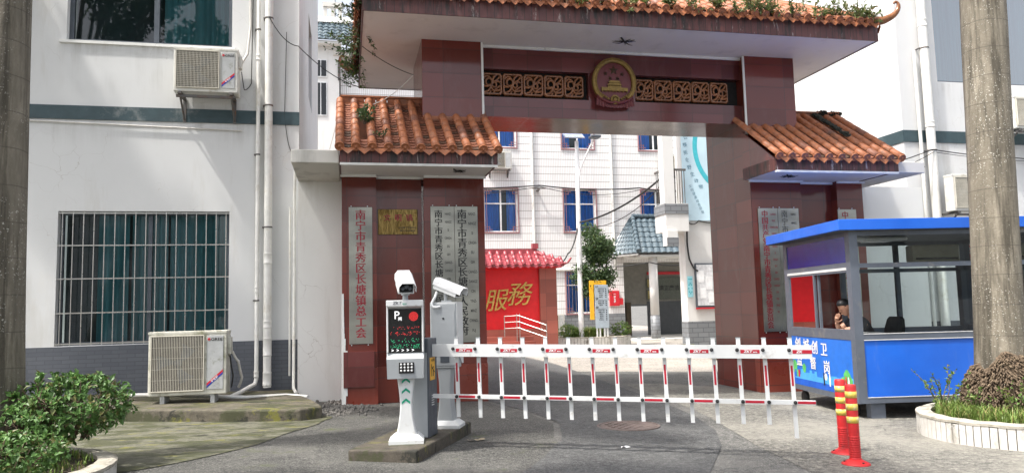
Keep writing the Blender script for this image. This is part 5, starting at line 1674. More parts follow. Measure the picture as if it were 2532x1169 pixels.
# head: lofted profile along the face axis, turned down towards the desk
fdir = Vector((-0.88, 0.0, -0.475)).normalized(); sdir = Vector((0, 1, 0)); udir = fdir.cross(sdir)
if udir.z < 0: udir = -udir
def hp(f, s_, u): return head + fdir * f + sdir * s_ + udir * u
ringz = [(-0.115, 0.030, 0.030, 0.045), (-0.095, 0.048, 0.05, 0.058), (-0.06, 0.064, 0.07, 0.073), (-0.02, 0.074, 0.088, 0.082), (0.02, 0.078, 0.096, 0.086), (0.06, 0.076, 0.094, 0.083), (0.09, 0.062, 0.076, 0.072), (0.108, 0.036, 0.045, 0.045), (0.114, 0.008, 0.01, 0.01)]
rings = []
for u, ws, back, frt in ringz:
    rings.append([hp((frt if math.cos(a) > 0 else back) * math.cos(a) + (0.012 if u < -0.05 else 0), ws * math.sin(a), u) for a in [i * math.pi / 8 for i in range(16)]])
m.loft(rings, 0, True)
m.loft([[hp(0.078, -0.010, 0.02), hp(0.078, 0.010, 0.02), hp(0.086, 0, 0.022)], [hp(0.080, -0.017, -0.032), hp(0.080, 0.017, -0.032), hp(0.112, 0, -0.026)], [hp(0.08, -0.008, -0.042), hp(0.08, 0.008, -0.042), hp(0.09, 0, -0.040)]], 0, True)
for s_ in (-1, 1):
    m.lathe([(0.030, -0.006), (0.032, 0.004), (0.018, 0.008), (0.0, 0.003)], hp(-0.005, s_ * 0.078, -0.005), 12, 0, True, axis=sdir * s_)
    m.lathe([(0.016, 0), (0.013, 0.006), (0.0, 0.008)], hp(0.072, s_ * 0.030, 0.012), 10, 0, True, axis=fdir)
m.tube([hp(0.083, -0.024, -0.066), hp(0.091, 0, -0.066), hp(0.083, 0.024, -0.066)], [0.004, 0.008, 0.004], 8)
def hand(wrist, dirv, palm_n, curl):
    d = Vector(dirv).normalized(); n_ = Vector(palm_n).normalized(); s2 = d.cross(n_).normalized()
    w = Vector(wrist)
    nd = [(w, (0.026, 0.02)), (w + d * 0.045, (0.034, 0.016)), (w + d * 0.085, (0.038, 0.014))]
    ed = [(0, 1), (1, 2)]
    for k, (off, ln) in enumerate(((-0.030, 0.062), (-0.010, 0.075), (0.010, 0.070), (0.029, 0.052))):
        b = w + d * 0.085 + s2 * off
        dd = d
        i0 = len(nd)
        nd.append((b, 0.0095)); ed.append((2, i0))
        p = b
        for j in range(3):
            dd = (dd + n_ * curl * (0.6 + 0.15 * k)).normalized()
            p = p + dd * ln * (0.45, 0.32, 0.23)[j]
            nd.append((p, 0.0085 - 0.001 * j)); ed.append((len(nd) - 2, len(nd) - 1))
    tb = w + d * 0.03 - s2 * 0.03
    i0 = len(nd); nd.append((tb, 0.011)); ed.append((1, i0))
    nd.append((tb + (d * 0.5 - s2 * 0.7 + n_ * 0.3) * 0.035, 0.0105)); ed.append((i0, i0 + 1))
    nd.append((tb + (d * 0.9 - s2 * 0.75 + n_ * 0.5) * 0.060, 0.009)); ed.append((i0 + 1, i0 + 2))
    v_, f_ = skinned(nd, ed, 'hand', None, None, 1)
    m.add(v_, f_, 0, True)
hand((0.15, 0.60, 1.065), (-0.35, 0.9, -0.1), (0, 0, -1), 0.35)
hand((0.185, 0.86, 1.165), (-0.12, -0.55, 0.8), (0.75, 0.1, 0.35), 0.55)
PS = m.build('person', [M['skin']], None)
tag(PS, 'guard in a navy shirt leaning on the desk in the booth, hand at his face', 'person')
# hair cap
m = B(); rings = []
for u, ws, back, frt in [(-0.035, 0.078, 0.095, 0.0), (0.0, 0.081, 0.101, 0.02), (0.035, 0.083, 0.103, 0.055), (0.062, 0.081, 0.100, 0.086), (0.094, 0.068, 0.084, 0.076), (0.117, 0.042, 0.05, 0.05), (0.124, 0.008, 0.01, 0.01)]:
    rings.append([hp((frt if math.cos(a) > 0 else back) * math.cos(a) - (0.0 if u > 0.05 else 0.0), ws * math.sin(a), u) for a in [i * math.pi / 8 for i in range(16)]])
m.loft(rings, 0, True); m.build('hair', M['hair'], PS)
# shirt: torso and upper sleeves, a little looser than the body
nodes = [((0.665, 0.75, 0.73), (0.18, 0.135)), ((0.60, 0.75, 0.92), (0.165, 0.125)), ((0.52, 0.75, 1.06), (0.172, 0.125)), ((0.425, 0.75, 1.18), (0.125, 0.09)), ((0.385, 0.75, 1.222), 0.066),
         ((0.43, 0.57, 1.15), 0.075), ((0.375, 0.51, 1.10), 0.063), ((0.33, 0.505, 1.088), 0.058), ((0.43, 0.93, 1.15), 0.075), ((0.33, 0.95, 1.105), 0.062)]
v_, f_ = skinned(nodes, [(0, 1), (1, 2), (2, 3), (3, 4), (3, 5), (5, 6), (6, 7), (3, 8), (8, 9)], 'shirt', None, None)
m = B(); m.add(v_, f_, 0, True); m.build('shirt', M['cloth_navy'], PS)
nodes = [((0.68, 0.75, 0.745), (0.17, 0.13)), ((0.60, 0.65, 0.745), 0.10), ((0.25, 0.64, 0.745), 0.08), ((0.28, 0.64, 0.27), 0.06), ((0.60, 0.85, 0.745), 0.10), ((0.25, 0.87, 0.745), 0.08), ((0.30, 0.87, 0.27), 0.06)]
v_, f_ = skinned(nodes, [(0, 1), (1, 2), (2, 3), (0, 4), (4, 5), (5, 6)], 'trousers', None, None)
m = B(); m.add(v_, f_, 0, True); m.build('trousers', M['cloth_navy'], PS)

# ------------------------------------------------------------------ palms, planters, shrubs
def leaf_mat(name, c, var=0.45, young=None, trans=0.25, rough=0.42):
    m = NT(name)
    f = m.noise(11, 3)
    col = m.ramp(f, [(0.3, sc3(c, 1 - var)), (0.7, sc3(c, 1 + var))])
    if young:
        gi = m.n('ShaderNodeNewGeometry')
        col = m.mix(m.mr(gi.outputs['Random Per Island'], 0.84, 0.9), col, young)
    m.color(col); m.rough(rough)
    m.set(**{'Transmission_Weight': 0.0, 'Specular_IOR_Level': 0.4})
    # light passing through the blade
    t = m.t
    tl = m.n('ShaderNodeBsdfTranslucent'); m.l(col, tl.inputs[0])
    mx = m.n('ShaderNodeMixShader'); mx.inputs[0].default_value = trans
    out = t.nodes['Material Output']
    m.l(m.b.outputs[0], mx.inputs[1]); m.l(tl.outputs[0], mx.inputs[2]); m.l(mx.outputs[0], out.inputs['Surface'])
    return m.m
M['leaf_hedge'] = leaf_mat('hedge_leaf', (0.105, 0.205, 0.055), young=(0.17, 0.17, 0.06))
M['leaf_bright'] = leaf_mat('bright_leaf', (0.12, 0.20, 0.045), young=(0.20, 0.24, 0.06))
M['leaf_roof'] = leaf_mat('roof_weed_leaf', (0.13, 0.17, 0.05), young=(0.28, 0.20, 0.09))
M['leaf_tree'] = leaf_mat('tree_leaf', (0.06, 0.105, 0.04), young=(0.12, 0.18, 0.05))
M['leaf_palm'] = leaf_mat('palm_leaflet', (0.06, 0.11, 0.035))
M['grass'] = leaf_mat('grass_blade', (0.14, 0.21, 0.045), young=(0.30, 0.26, 0.10))
M['bark'] = plain('bark', (0.10, 0.075, 0.05), 0.9, var=0.35, scale=18, bump=0.6, bscale=30)
M['twig'] = plain('twig', (0.11, 0.075, 0.05), 0.85, var=0.3, scale=20)
def palm_bark():
    m = NT('palm_trunk_bark')
    c = m.ramp(m.noise(2.2, 7, 0.7, sc=(2.5, 2.5, 0.7)), [(0.25, (0.11, 0.098, 0.075)), (0.5, (0.20, 0.175, 0.132)), (0.75, (0.33, 0.295, 0.23))])
    streak = m.noise(1.0, 6, 0.7, sc=(9, 9, 0.5))
    c = m.mix(m.mr(streak, 0.47, 0.62, 0, 0.85), c, (0.05, 0.043, 0.03))
    v = m.n('ShaderNodeTexVoronoi', feature='F1'); v.inputs['Scale'].default_value = 42; v.inputs['Randomness'].default_value = 1.0
    wv = m.n('ShaderNodeVectorMath', operation='ADD'); nz = m.n('ShaderNodeTexNoise'); nz.inputs['Scale'].default_value = 40
    s_ = m.n('ShaderNodeVectorMath', operation='SCALE'); s_.inputs['Scale'].default_value = 0.05
    m.l(m.pos, nz.inputs['Vector']); m.l(nz.outputs['Color'], s_.inputs[0]); m.l(m.pos, wv.inputs[0]); m.l(s_.outputs[0], wv.inputs[1]); m.l(wv.outputs[0], v.inputs['Vector'])
    sep = m.n('ShaderNodeSeparateColor'); m.l(v.outputs['Color'], sep.inputs[0])
    dots = m.math('MULTIPLY', m.mr(v.outputs['Distance'], 0.24, 0.30, 1, 0), m.math('GREATER_THAN', sep.outputs[0], 0.45))
    zone = m.mr(m.noise(1.7, 5, 0.7), 0.44, 0.60)
    c = m.mix(m.math('MULTIPLY', dots, zone), c, (0.50, 0.48, 0.42))
    g = m.n('ShaderNodeTexWave', wave_type='BANDS', bands_direction='Z', wave_profile='SAW')
    g.inputs['Scale'].default_value = 0.9; g.inputs['Distortion'].default_value = 1.0; g.inputs['Detail'].default_value = 2
    m.l(m.pos, g.inputs['Vector'])
    c = m.mix(m.mr(g.outputs['Fac'], 0.96, 0.99, 0, 0.6), c, (0.06, 0.05, 0.04))
    m.color(c); m.rough(0.85)
    m.bump(m.math('ADD', m.noise(35, 6, 0.75), m.math('MULTIPLY', dots, 0.5)), 0.55, 0.02)
    return m.m
M['palm_bark'] = palm_bark()
M['root'] = plain('fibrous_root', (0.12, 0.085, 0.055), 0.95, var=0.6, scale=35, dirt=(0.27, 0.21, 0.13), dscale=18, damt=0.35)
M['soil'] = plain('soil', (0.07, 0.055, 0.035), 0.95, var=0.4, scale=20, bump=0.7, bscale=25)

def frond(mb, stem, base, az, el, L, droop):
    """pinnate palm leaf"""
    p = Vector(base)
    pts = [p.copy()]
    n = 14
    for i in range(n):
        e = el - droop * (i / n) ** 1.3
        d = Vector((math.cos(az) * math.cos(e), math.sin(az) * math.cos(e), math.sin(e)))
        p = p + d * (L / n)
        pts.append(p.copy())
    stem.tube(pts, [0.035 * (1 - 0.85 * i / n) for i in range(n + 1)], 5)
    for i in range(1, n * 5):
        t = i / (n * 5)
        k = t * n; a = int(k); fr = k - a
        q = pts[a].lerp(pts[min(n, a + 1)], fr)
        d = (pts[min(n, a + 1)] - pts[a]).normalized()
        side = d.cross(Vector((0, 0, 1))).normalized()
        ln = 0.75 * math.sin(math.pi * min(1, 0.12 + 0.88 * t)) ** 0.6 + 0.05
        for s_ in (-1, 1):
            v = (side * s_ + d * 0.45 + Vector((0, 0, rnd.uniform(-0.45, 0.15)))).normalized()
            w = 0.022
            tip = q + v * ln + Vector((0, 0, -0.25 * ln))
            mid = q + v * ln * 0.5 + Vector((0, 0, -0.03 * ln))
            mb.add([q - d * w, q + d * w, mid + d * w * 1.2, tip, mid - d * w * 1.2], [(0, 1, 2, 4), (4, 2, 3)])

def palm(base, top, r0, r1, label, h_frond, roots=None):
    t = thing('palm_tree', base, label, 'palm tree', 'tall palms framing the gate')
    base, top = Vector(base), Vector(top)
    rings = []
    n = 34
    for i in range(n + 1):
        k = i / n
        c = base.lerp(top, k)
        r_ = r0 + (r1 - r0) * min(1.0, k * 1.2)
        r_ += 0.06 * math.exp(-k * 16)
        ring = []
        for j in range(28):
            a = 2 * math.pi * j / 28
            rr = r_ * (1 + 0.03 * noise.noise(Vector((math.cos(a) * 1.5, math.sin(a) * 1.5, c.z * 0.8 + base.x))))
            ring.append(c + Vector((rr * math.cos(a), rr * math.sin(a), 0)))
        rings.append(ring)
    m = MB(); m.loft(rings, 0, True); m.build('trunk', M['palm_bark'], t)
    m = MB(); m.tube([top, top + Vector((0, 0, 0.5)), top + Vector((0, 0, 1.4))], [r1 * 0.9, r1 * 0.85, 0.09], 16); m.build('crownshaft', M['leaf_palm'], t)
    lf, st = MB(), MB()
    for i in range(15):
        frond(lf, st, top + Vector((0, 0, 1.2 + 0.2 * rnd.random())), i * 2.399 + rnd.uniform(-0.2, 0.2), R(rnd.uniform(15, 70)), h_frond * rnd.uniform(0.85, 1.1), R(rnd.uniform(60, 100)))
    lf.build('fronds', M['leaf_palm'], t, fix=False); st.build('frond_stems', M['leaf_palm'], t)
    if roots:
        m = MB()
        for i in range(3200):
            a = rnd.uniform(0, 2 * math.pi); z = rnd.random() ** 0.8 * roots[1]
            k = z / roots[1]
            z *= 0.86 + 0.16 * math.sin(a + 2.6) + 0.07 * math.sin(a * 5)
            rr = r0 + 0.03 + (roots[0] - r0) * max(0.0, math.cos((k - 0.35) * math.pi / 1.32)) ** 0.9 * (1 + 0.13 * math.sin(a * 3 + 1))
            p = base + Vector((rr * math.cos(a), rr * math.sin(a), z))
            out = Vector((math.cos(a), math.sin(a), 0))
            d = (out * rnd.uniform(0.2, 0.8) + Vector((0, 0, -1)) * rnd.uniform(0.3, 1.0) + Vector((rnd.uniform(-.6, .6), rnd.uniform(-.6, .6), 0))).normalized()
            ln = rnd.uniform(0.025, 0.06)
            m.tube([p - out * 0.03, p + d * ln * 0.5 + out * 0.01, p + d * ln], [rnd.uniform(0.006, 0.012), 0.008, 0.005], 5)
        rg2 = []
        for i in range(11):
            k = i / 10
            rr = r0 + (roots[0] - 0.01 - r0) * max(0.0, math.cos((k - 0.35) * math.pi / 1.32)) ** 0.9
            rg2.append([base + Vector((rr * (1 + 0.10 * math.sin(a * 3 + 1)) * math.cos(a), rr * (1 + 0.10 * math.sin(a * 3 + 1)) * math.sin(a), k * roots[1] * (0.86 + 0.16 * math.sin(a + 2.6) + 0.07 * math.sin(a * 5)))) for a in [j * math.pi / 12 for j in range(24)]])
        m.loft(rg2, 0, True)
        m.build('root_mat', M['root'], t)
    return t
palm((7.62, 7.6, 0.05), (8.02, 7.66, 8.6), 0.265, 0.245, 'mottled palm trunk in the round planter at the right beside the booth', 3.4, roots=(0.37, 0.80))
palm((-3.27, 8.05, 0.1), (-3.36, 8.1, 9.4), 0.255, 0.225, 'brown spotted palm trunk at the left edge behind the hedge', 3.4)

M['slat_tile'] = None
def tile_strip():
    m = NT('white_strip_tile')
    g = m.n('ShaderNodeNewGeometry')
    d = m.noise(1.0, 7, 0.72, sc=(5, 5, 2.0))
    c = m.ramp(m.noise(7, 5), [(0.3, (0.50, 0.48, 0.44)), (0.7, (0.66, 0.64, 0.60))])
    c = m.mix(m.mr(d, 0.52, 0.66, 0, 0.75), c, (0.20, 0.18, 0.14))
    c = m.mix(m.mr(m.noise(4, 7, 0.75), 0.6, 0.7, 0, 0.9), c, (0.06, 0.055, 0.04))
    m.color(c); m.rough(0.5)
    return m.m
M['slat_tile'] = tile_strip()
M['joint'] = plain('dirty_joint', (0.10, 0.085, 0.065), 0.9, var=0.4)
M['rim'] = plain('planter_rim_cement', (0.40, 0.37, 0.31), 0.85, var=0.2, dirt=(0.12, 0.11, 0.07), dscale=5, damt=0.5)
def planter(c, rx, ry, h, label, n_t, zg, group='tiled round planters', rot=0.0, wall=0.14):
    t = thing('planter', (c[0], c[1], zg), label, 'planter', group)
    def P(a, k, z): return Vector((c[0] + (rx + k) * math.cos(a), c[1] + (ry + k) * math.sin(a), z))
    m = MB(); n = 72
    m.loft([[P(2 * math.pi * j / n, k, zg + z) for j in range(n)] for k, z in ((-0.008, -0.1), (-0.008, h), (-wall, h), (-wall, h - 0.12))], 0, False, cap=False)
    m.build('planter_wall', M['joint'], t)
    m = MB()
    for i in range(n_t):
        a0 = 2 * math.pi * (i + 0.06) / n_t; a1 = 2 * math.pi * (i + 0.94) / n_t
        o = rnd.uniform(-0.002, 0.003)
        z1 = h - 0.03 + rnd.uniform(-0.006, 0.004)
        r_ = [[P(a, k + o, zg + z) for a in (a0, (a0 + a1) / 2, a1)] for k, z in ((-0.006, -0.1), (0.006, -0.1), (0.006, z1), (-0.006, z1))]
        m.loft(r_, 0, False, closed=False, cap=False)
        m.add([r_[1][0], r_[2][0], r_[3][0], r_[0][0]], [(0, 1, 2, 3)]); m.add([r_[1][2], r_[2][2], r_[3][2], r_[0][2]], [(0, 1, 2, 3)])
    m.build('tile_cladding', M['slat_tile'], t)
    m = MB()
    m.loft([[P(2 * math.pi * j / n, k, zg + z + 0.004 * math.sin(j * 1.7)) for j in range(n)] for k, z in ((0.012, h - 0.028), (0.014, h), (-0.02, h + 0.012), (-wall - 0.01, h + 0.008), (-wall - 0.01, h - 0.03))], 0, False, cap=False)
    m.build('rim', M['rim'], t)
    m = MB()
    rg2 = []
    for k in range(6):
        q = 1 - k / 5.0
        rg2.append([Vector((c[0] + (rx - wall - 0.005) * q * math.cos(2 * math.pi * j / n), c[1] + (ry - wall - 0.005) * q * math.sin(2 * math.pi * j / n), zg + h - 0.05 + 0.05 * (1 - q) + 0.025 * noise.noise(Vector((q * 5 * math.cos(2 * math.pi * j / n), q * 5 * math.sin(2 * math.pi * j / n), 0))))) for j in range(n)])
    m.loft(rg2, 0, True, cap=False)
    m.build('soil', M['soil'], t)
    return t
planter((7.75, 7.30), 1.28, 1.10, 0.27, 'white tiled round planter at the foot of the mottled right palm', 92, -0.12)
planter((-3.32, 7.42), 1.27, 1.15, 0.13, 'white tiled planter edge at the lower left corner below the hedge', 112, 0.08)

def shrub(name, label, c, rx, ry, h, n, ln, mat, cat='shrub', group=None, stems=9, zb=0.0, lw=0.55, hollow=0.5, up=0.25, shape=None):
    t = thing(name, c, label, cat, group)
    lf, st = MB(), MB()
    c = Vector(c)
    tips = []
    for i in range(stems):
        a = rnd.uniform(0, 2 * math.pi); q = rnd.random() ** 0.5
        tip = c + Vector((rx * q * math.cos(a), ry * q * math.sin(a), h * rnd.uniform(0.6, 0.95)))
        b = c + Vector((rx * 0.3 * q * math.cos(a), ry * 0.3 * q * math.sin(a), zb))
        mid = b.lerp(tip, 0.5) + Vector((rnd.uniform(-.05, .05), rnd.uniform(-.05, .05), 0)) * h
        st.tube([b, mid, tip], [0.012 * max(0.5, h), 0.009 * max(0.5, h), 0.004], 5)
        for k in range(3):
            p = mid.lerp(tip, rnd.random()); q2 = p + rdir(0.4) * 0.22 * min(rx, h)
            st.tube([p, q2], [0.006 * max(0.5, h), 0.003], 4)
        tips.append(tip)
    # clusters of leaves round shoots
    m_ = 0
    while m_ < n:
        a = rnd.uniform(0, 2 * math.pi); u = rnd.uniform(-1, 1); rr = hollow + (1 - hollow) * rnd.random() ** 0.5
        s_ = math.sqrt(1 - u * u)
        bump_ = 1 + 0.22 * noise.noise(Vector((s_ * math.cos(a) * 2.3 + c.x, s_ * math.sin(a) * 2.3 + c.y, u * 2.3)))
        p = c + Vector((rx * rr * s_ * math.cos(a) * bump_, ry * rr * s_ * math.sin(a) * bump_, zb + (h - zb) * (0.5 + 0.5 * u * rr * bump_)))
        if shape and not shape(p): continue
        out = (p - c - Vector((0, 0, h * 0.4))).normalized()
        k = rnd.randint(4, 7)
        ax = (out + rdir() * 0.7 + Vector((0, 0, up))).normalized()
        for j in range(k):
            d = (ax * rnd.uniform(0.2, 0.8) + rdir() * 0.9).normalized()
            nn = (out * 0.6 + Vector((0, 0, 0.7)) + rdir() * 0.5).normalized()
            l_ = ln * rnd.uniform(0.6, 1.15)
            leaf(lf, p + rdir() * ln * 0.25, d, nn, l_, l_ * lw)
        m_ += k
    lf.build('foliage', M[mat], t, fix=False)
    st.build('stems', M['twig'], t)
    return t
shrub('hedge_shrub', 'dense glossy shrub with reddish young leaves before the brick base, left of the mossy unit', (-2.57, 8.0, 0.2), 0.50, 0.45, 0.78, 2800, 0.072, 'leaf_hedge', group='glossy shrubs in the left planter', stems=26, zb=0.16)
shrub('hedge_shrub', 'lower glossy shrub cut by the bottom left corner of the picture', (-2.82, 7.25, 0.14), 0.48, 0.40, 0.40, 1400, 0.066, 'leaf_hedge', group='glossy shrubs in the left planter', stems=14, zb=0.05)
shrub('hedge_shrub', 'glossy shrub against the brown palm trunk at the left edge', (-3.0, 7.75, 0.18), 0.42, 0.36, 0.52, 1300, 0.060, 'leaf_hedge', group='glossy shrubs in the left planter', stems=14, zb=0.10)
# sparse woody weed in front of the booth and small ones round the right palm
def sprig(name, label, c, h, n_st, ln, mat, spread=0.35, leaves=14, cat='plant', group=None, lw=0.5, base_dir=(0, 0, 1), par=None):
    t = thing(name, c, label, cat, group)
    lf, st = MB(), MB()
    c = Vector(c); bd = Vector(base_dir)
    for i in range(n_st):
        d = (bd + rdir() * spread).normalized()
        L = h * rnd.uniform(0.55, 1.05)
        p = c + Vector((rnd.uniform(-1, 1), rnd.uniform(-1, 1), 0)) * 0.02
        pts = [p]
        for k in range(5):
            d = (d + rdir(0.3) * 0.22).normalized(); p = p + d * L / 5; pts.append(p)
        st.tube(pts, [0.006 * (1 - 0.13 * k) * (0.6 + h) for k in range(6)], 5)
        for k in range(leaves):
            q = rnd.uniform(0.25, 1.0) * 5; a = min(4, int(q)); pp = pts[a].lerp(pts[a + 1], q - a)
            l_ = ln * rnd.uniform(0.6, 1.2)
            leaf(lf, pp, (rdir(0.3) + d * 0.5), rdir(0.9), l_, l_ * lw)
    lf.build('foliage', M[mat], t, fix=False); st.build('stems', M['twig'], t)
    return t
sprig('weed', 'spindly leafy weed before the blue panel of the booth', (7.10, 7.95, 0.12), 0.62, 9, 0.055, 'leaf_bright', 0.55, 22, group='weeds in the right planter')
sprig('weed', 'small leafy weed at the left rim of the right planter', (7.18, 7.55, 0.14), 0.32, 8, 0.05, 'leaf_bright', 0.6, 14, group='weeds in the right planter')
sprig('weed', 'leafy shoot growing against the root mat of the right palm', (7.35, 7.15, 0.14), 0.42, 6, 0.055, 'leaf_bright', 0.45, 14, group='weeds in the right planter')
sprig('weed', 'leafy shoot at the far right of the right planter', (7.62, 6.95, 0.14), 0.55, 6, 0.06, 'leaf_hedge', 0.5, 16, group='weeds in the right planter')
def grass_patch(label, pts, n, h, mat='grass', w=0.006):
    m = MB()
    for i in range(n):
        x, y, z = pts()
        a = rnd.uniform(0, 6.28); L = h * rnd.uniform(0.4, 1.2)
        lean = Vector((math.cos(a), math.sin(a), 0)) * rnd.uniform(0.1, 0.8)
        s_ = Vector((-math.sin(a), math.cos(a), 0)) * w
        b = Vector((x, y, z)); mid = b + Vector((0, 0, L * 0.6)) + lean * L * 0.35; tip = b + Vector((0, 0, L * 0.9)) + lean * L
        m.add([b - s_, b + s_, mid + s_ * 0.8, tip, mid - s_ * 0.8], [(0, 1, 2, 4), (4, 2, 3)])
    return solo(m, 'grass', M[mat], label, 'grass', kind='stuff', fix=False)
def in_right():
    while True:
        a = rnd.uniform(0, 6.28); q = math.sqrt(rnd.random()) * 0.97
        return 7.75 + 1.12 * q * math.cos(a), 7.30 + 0.94 * q * math.sin(a), 0.11
grass_patch('short fresh grass filling the right planter', in_right, 6500, 0.17)
def in_left():
    a = rnd.uniform(0, 6.28); q = math.sqrt(rnd.random()) * 0.97
    return -3.32 + 1.12 * q * math.cos(a), 7.42 + 1.0 * q * math.sin(a), 0.20
grass_patch('thin dry grass in the left planter under the shrubs', in_left, 1500, 0.07)
def moss_left():
    return rnd.uniform(-0.35, 0.5) + 0.0, rnd.gauss(11.0, 0.35), 0.03
# weeds rooted on the gate roofs
RW = 'weeds growing along the gate roof eaves'
zt = ZT + 0.02
for (x, h, n_, desc) in ((1.75, 0.20, 4, 'leftmost pale weed on the big roof eave, above the left pillar'), (2.35, 0.16, 3, 'small pale weed at the top edge above the left lattice row'), (2.95, 0.30, 7, 'bushy pale weed on the big roof eave above the left lattice row'),
                         (3.45, 0.24, 5, 'pale weed on the big roof eave right of the bushiest left one'), (4.0, 0.26, 6, 'pale weed on the big roof eave left of the emblem'), (4.75, 0.24, 6, 'pale weed on the big roof eave just right of the emblem'),
                         (5.2, 0.20, 4, 'thin pale weed on the eave above the right lattice row'), (6.15, 0.32, 8, 'yellowish weed on the eave above the right end of the lattice'), (6.75, 0.40, 14, 'largest yellow green weed clump on the big roof eave'),
                         (7.05, 0.34, 10, 'yellow green weed clump just left of the right pillar'), (8.35, 0.34, 9, 'green weed near the right end of the big roof eave'), (8.75, 0.36, 9, 'dark green weed cluster next to the right upturned tip'),
                         (8.98, 0.22, 6, 'last green weed under the right upturned tip')):
    sprig('roof_weed', desc, (x, 11.12 + rnd.uniform(0, 0.08), zt + 0.02), h * 1.25, n_ + 7, 0.085, 'leaf_roof', 0.75, 14, group=RW, base_dir=(0, -0.55, 0.7), lw=0.4)
sprig('roof_weed', 'green weed growing in a broken tile run of the left wing roof', (0.28, 11.75, 4.42), 0.36, 12, 0.08, 'leaf_tree', 0.7, 14, group=RW, base_dir=(0, -0.3, 0.9))
sprig('roof_weed', 'small green weed lower down on the left wing roof', (0.52, 11.32, 4.10), 0.16, 6, 0.06, 'leaf_tree', 0.7, 8, group=RW, base_dir=(0, -0.3, 0.9))
sprig('roof_weed', 'wispy stems on the big roof near the right end', (7.9, 11.4, 6.55), 0.42, 4, 0.05, 'leaf_roof', 0.4, 6, group=RW)
for k, (y, n_, h) in enumerate(((11.6, 10, 0.34), (12.3, 16, 0.45), (13.0, 18, 0.5), (13.7, 20, 0.5), (14.4, 18, 0.45), (15.0, 16, 0.42))):
    sprig('roof_weed', ['hanging creeper at the near end of the big roof left edge', 'second hanging creeper on the big roof left edge', 'third hanging creeper midway along the big roof left edge', 'bushy creeper past the middle of the big roof left edge', 'pale leafy creeper on the big roof left edge before the far tip', 'creeper around the far left upturned tip'][k],
          (0.22, y, 6.10 + 0.2), h * 1.2, n_, 0.07, 'leaf_tree' if k != 4 else 'leaf_bright', 0.8, 16, group='creepers hanging from the left edge of the big roof', base_dir=(-0.5, -0.1, -0.45), lw=0.45)
# soot stains on the soffits, built as added wires and a stub
M['soot'] = plain('soot', (0.045, 0.04, 0.038), 0.95, var=0.4)
for (x, y, z, s_, lab) in ((4.72, 11.85, 6.03, 1.0, 'soot stain under the big roof above the emblem, built as dark wires'), (1.75, 11.7, 3.70, 0.7, 'soot stain on the left wing soffit, built as dark wires'), (7.65, 11.75, 3.70, 0.8, 'soot stain on the right wing soffit, built as dark wires')):
    t = thing('soot_stain', (x, y, z), lab, 'soot stain', 'soot stains on the soffits')
    m = MB()
    for k in range(16):
        a = rnd.uniform(0, 6.28); L = s_ * rnd.uniform(0.08, 0.26)
        p0 = Vector((x, y, z - 0.004)); d = Vector((math.cos(a), math.sin(a) * 0.8, 0))
        m.tube([p0, p0 + d * L * 0.5 - Vector((0, 0, rnd.uniform(0, 0.03))), p0 + d * L - Vector((0, 0, rnd.uniform(0, 0.012)))], [0.010 * s_, 0.006, 0.003], 5)
    m.build('wires', M['soot'], t)
    m = MB(); m.cyl((x - 0.14 * s_, y - 0.18 * s_, z - 0.012), (x, y, z - 0.03), 0.016 * s_, 8); m.build('stub', M['soot'], t)

# ------------------------------------------------------------------ trees standing in the street behind and beside the camera (they shade the foreground)
def street_tree(base, trunk_h, c, rx, ry, rz, n, label, ln=0.20, mat='leaf_tree', group='broad trees along the street'):
    t = thing('street_tree', base, label, 'tree', group)
    base = Vector(base); c = Vector(c)
    st, lf = MB(), MB()
    fork = base + Vector(((c.x - base.x) * 0.25, (c.y - base.y) * 0.25, trunk_h))
    st.tube([base, base.lerp(fork, 0.5) + Vector((0.08, 0, 0)), fork], [0.26, 0.2, 0.17], 12)
    lumps = []
    for i in range(13):
        d = rdir(0.15); p = c + Vector((d.x * rx, d.y * ry, d.z * rz)) * rnd.uniform(0.35, 0.85)
        lumps.append((p, rnd.uniform(0.45, 0.8)))
        mid = fork.lerp(p, 0.5) + rdir() * 0.35
        st.tube([fork, mid, p], [0.10, 0.065, 0.02], 7)
        for k in range(3):
            st.tube([mid.lerp(p, 0.5), p + rdir() * 0.9], [0.03, 0.008], 5)
    for i in range(n):
        p, s_ = lumps[rnd.randrange(len(lumps))]
        d = rdir()
        q = p + Vector((d.x * rx, d.y * ry, d.z * rz)) * 0.42 * s_ * (rnd.random() ** 0.4)
        for j in range(3):
            l_ = ln * rnd.uniform(0.7, 1.3)
            leaf(lf, q + rdir() * ln, rdir(), rdir(0.8), l_, l_ * 0.5)
    lf.build('crown', M[mat], t, fix=False); st.build('trunk', M['bark'], t)
    return t
street_tree((-7.5, 2.6, 0.1), 5.2, (-1.7, 3.6, 9.0), 3.6, 3.2, 2.0, 5200, 'broad street tree left of the view shading the drive')
street_tree((-10.5, 10.8, 0.1), 5.0, (-7.4, 11.3, 9.3), 3.8, 1.9, 2.2, 3600, 'street tree beside the left white building')
street_tree((-9.0, 0.8, 0.1), 7.5, (-6.8, 2.6, 11.8), 2.7, 2.3, 1.8, 1900, 'tall thin street tree left behind the view')
street_tree((-14.0, -16.0, 0.1), 5.0, (-14.0, -16.0, 8.0), 4.5, 4.0, 3.2, 3600, 'broad tree across the street, far left behind the view', ln=0.32)
street_tree((-3.0, -18.0, 0.1), 5.0, (-3.0, -18.0, 8.2), 4.5, 4.0, 3.4, 3600, 'broad tree across the street, left behind the view', ln=0.32)
street_tree((9.0, -18.0, 0.0), 5.0, (9.0, -18.0, 8.0), 4.5, 4.0, 3.2, 3600, 'broad tree across the street, right behind the view', ln=0.32)

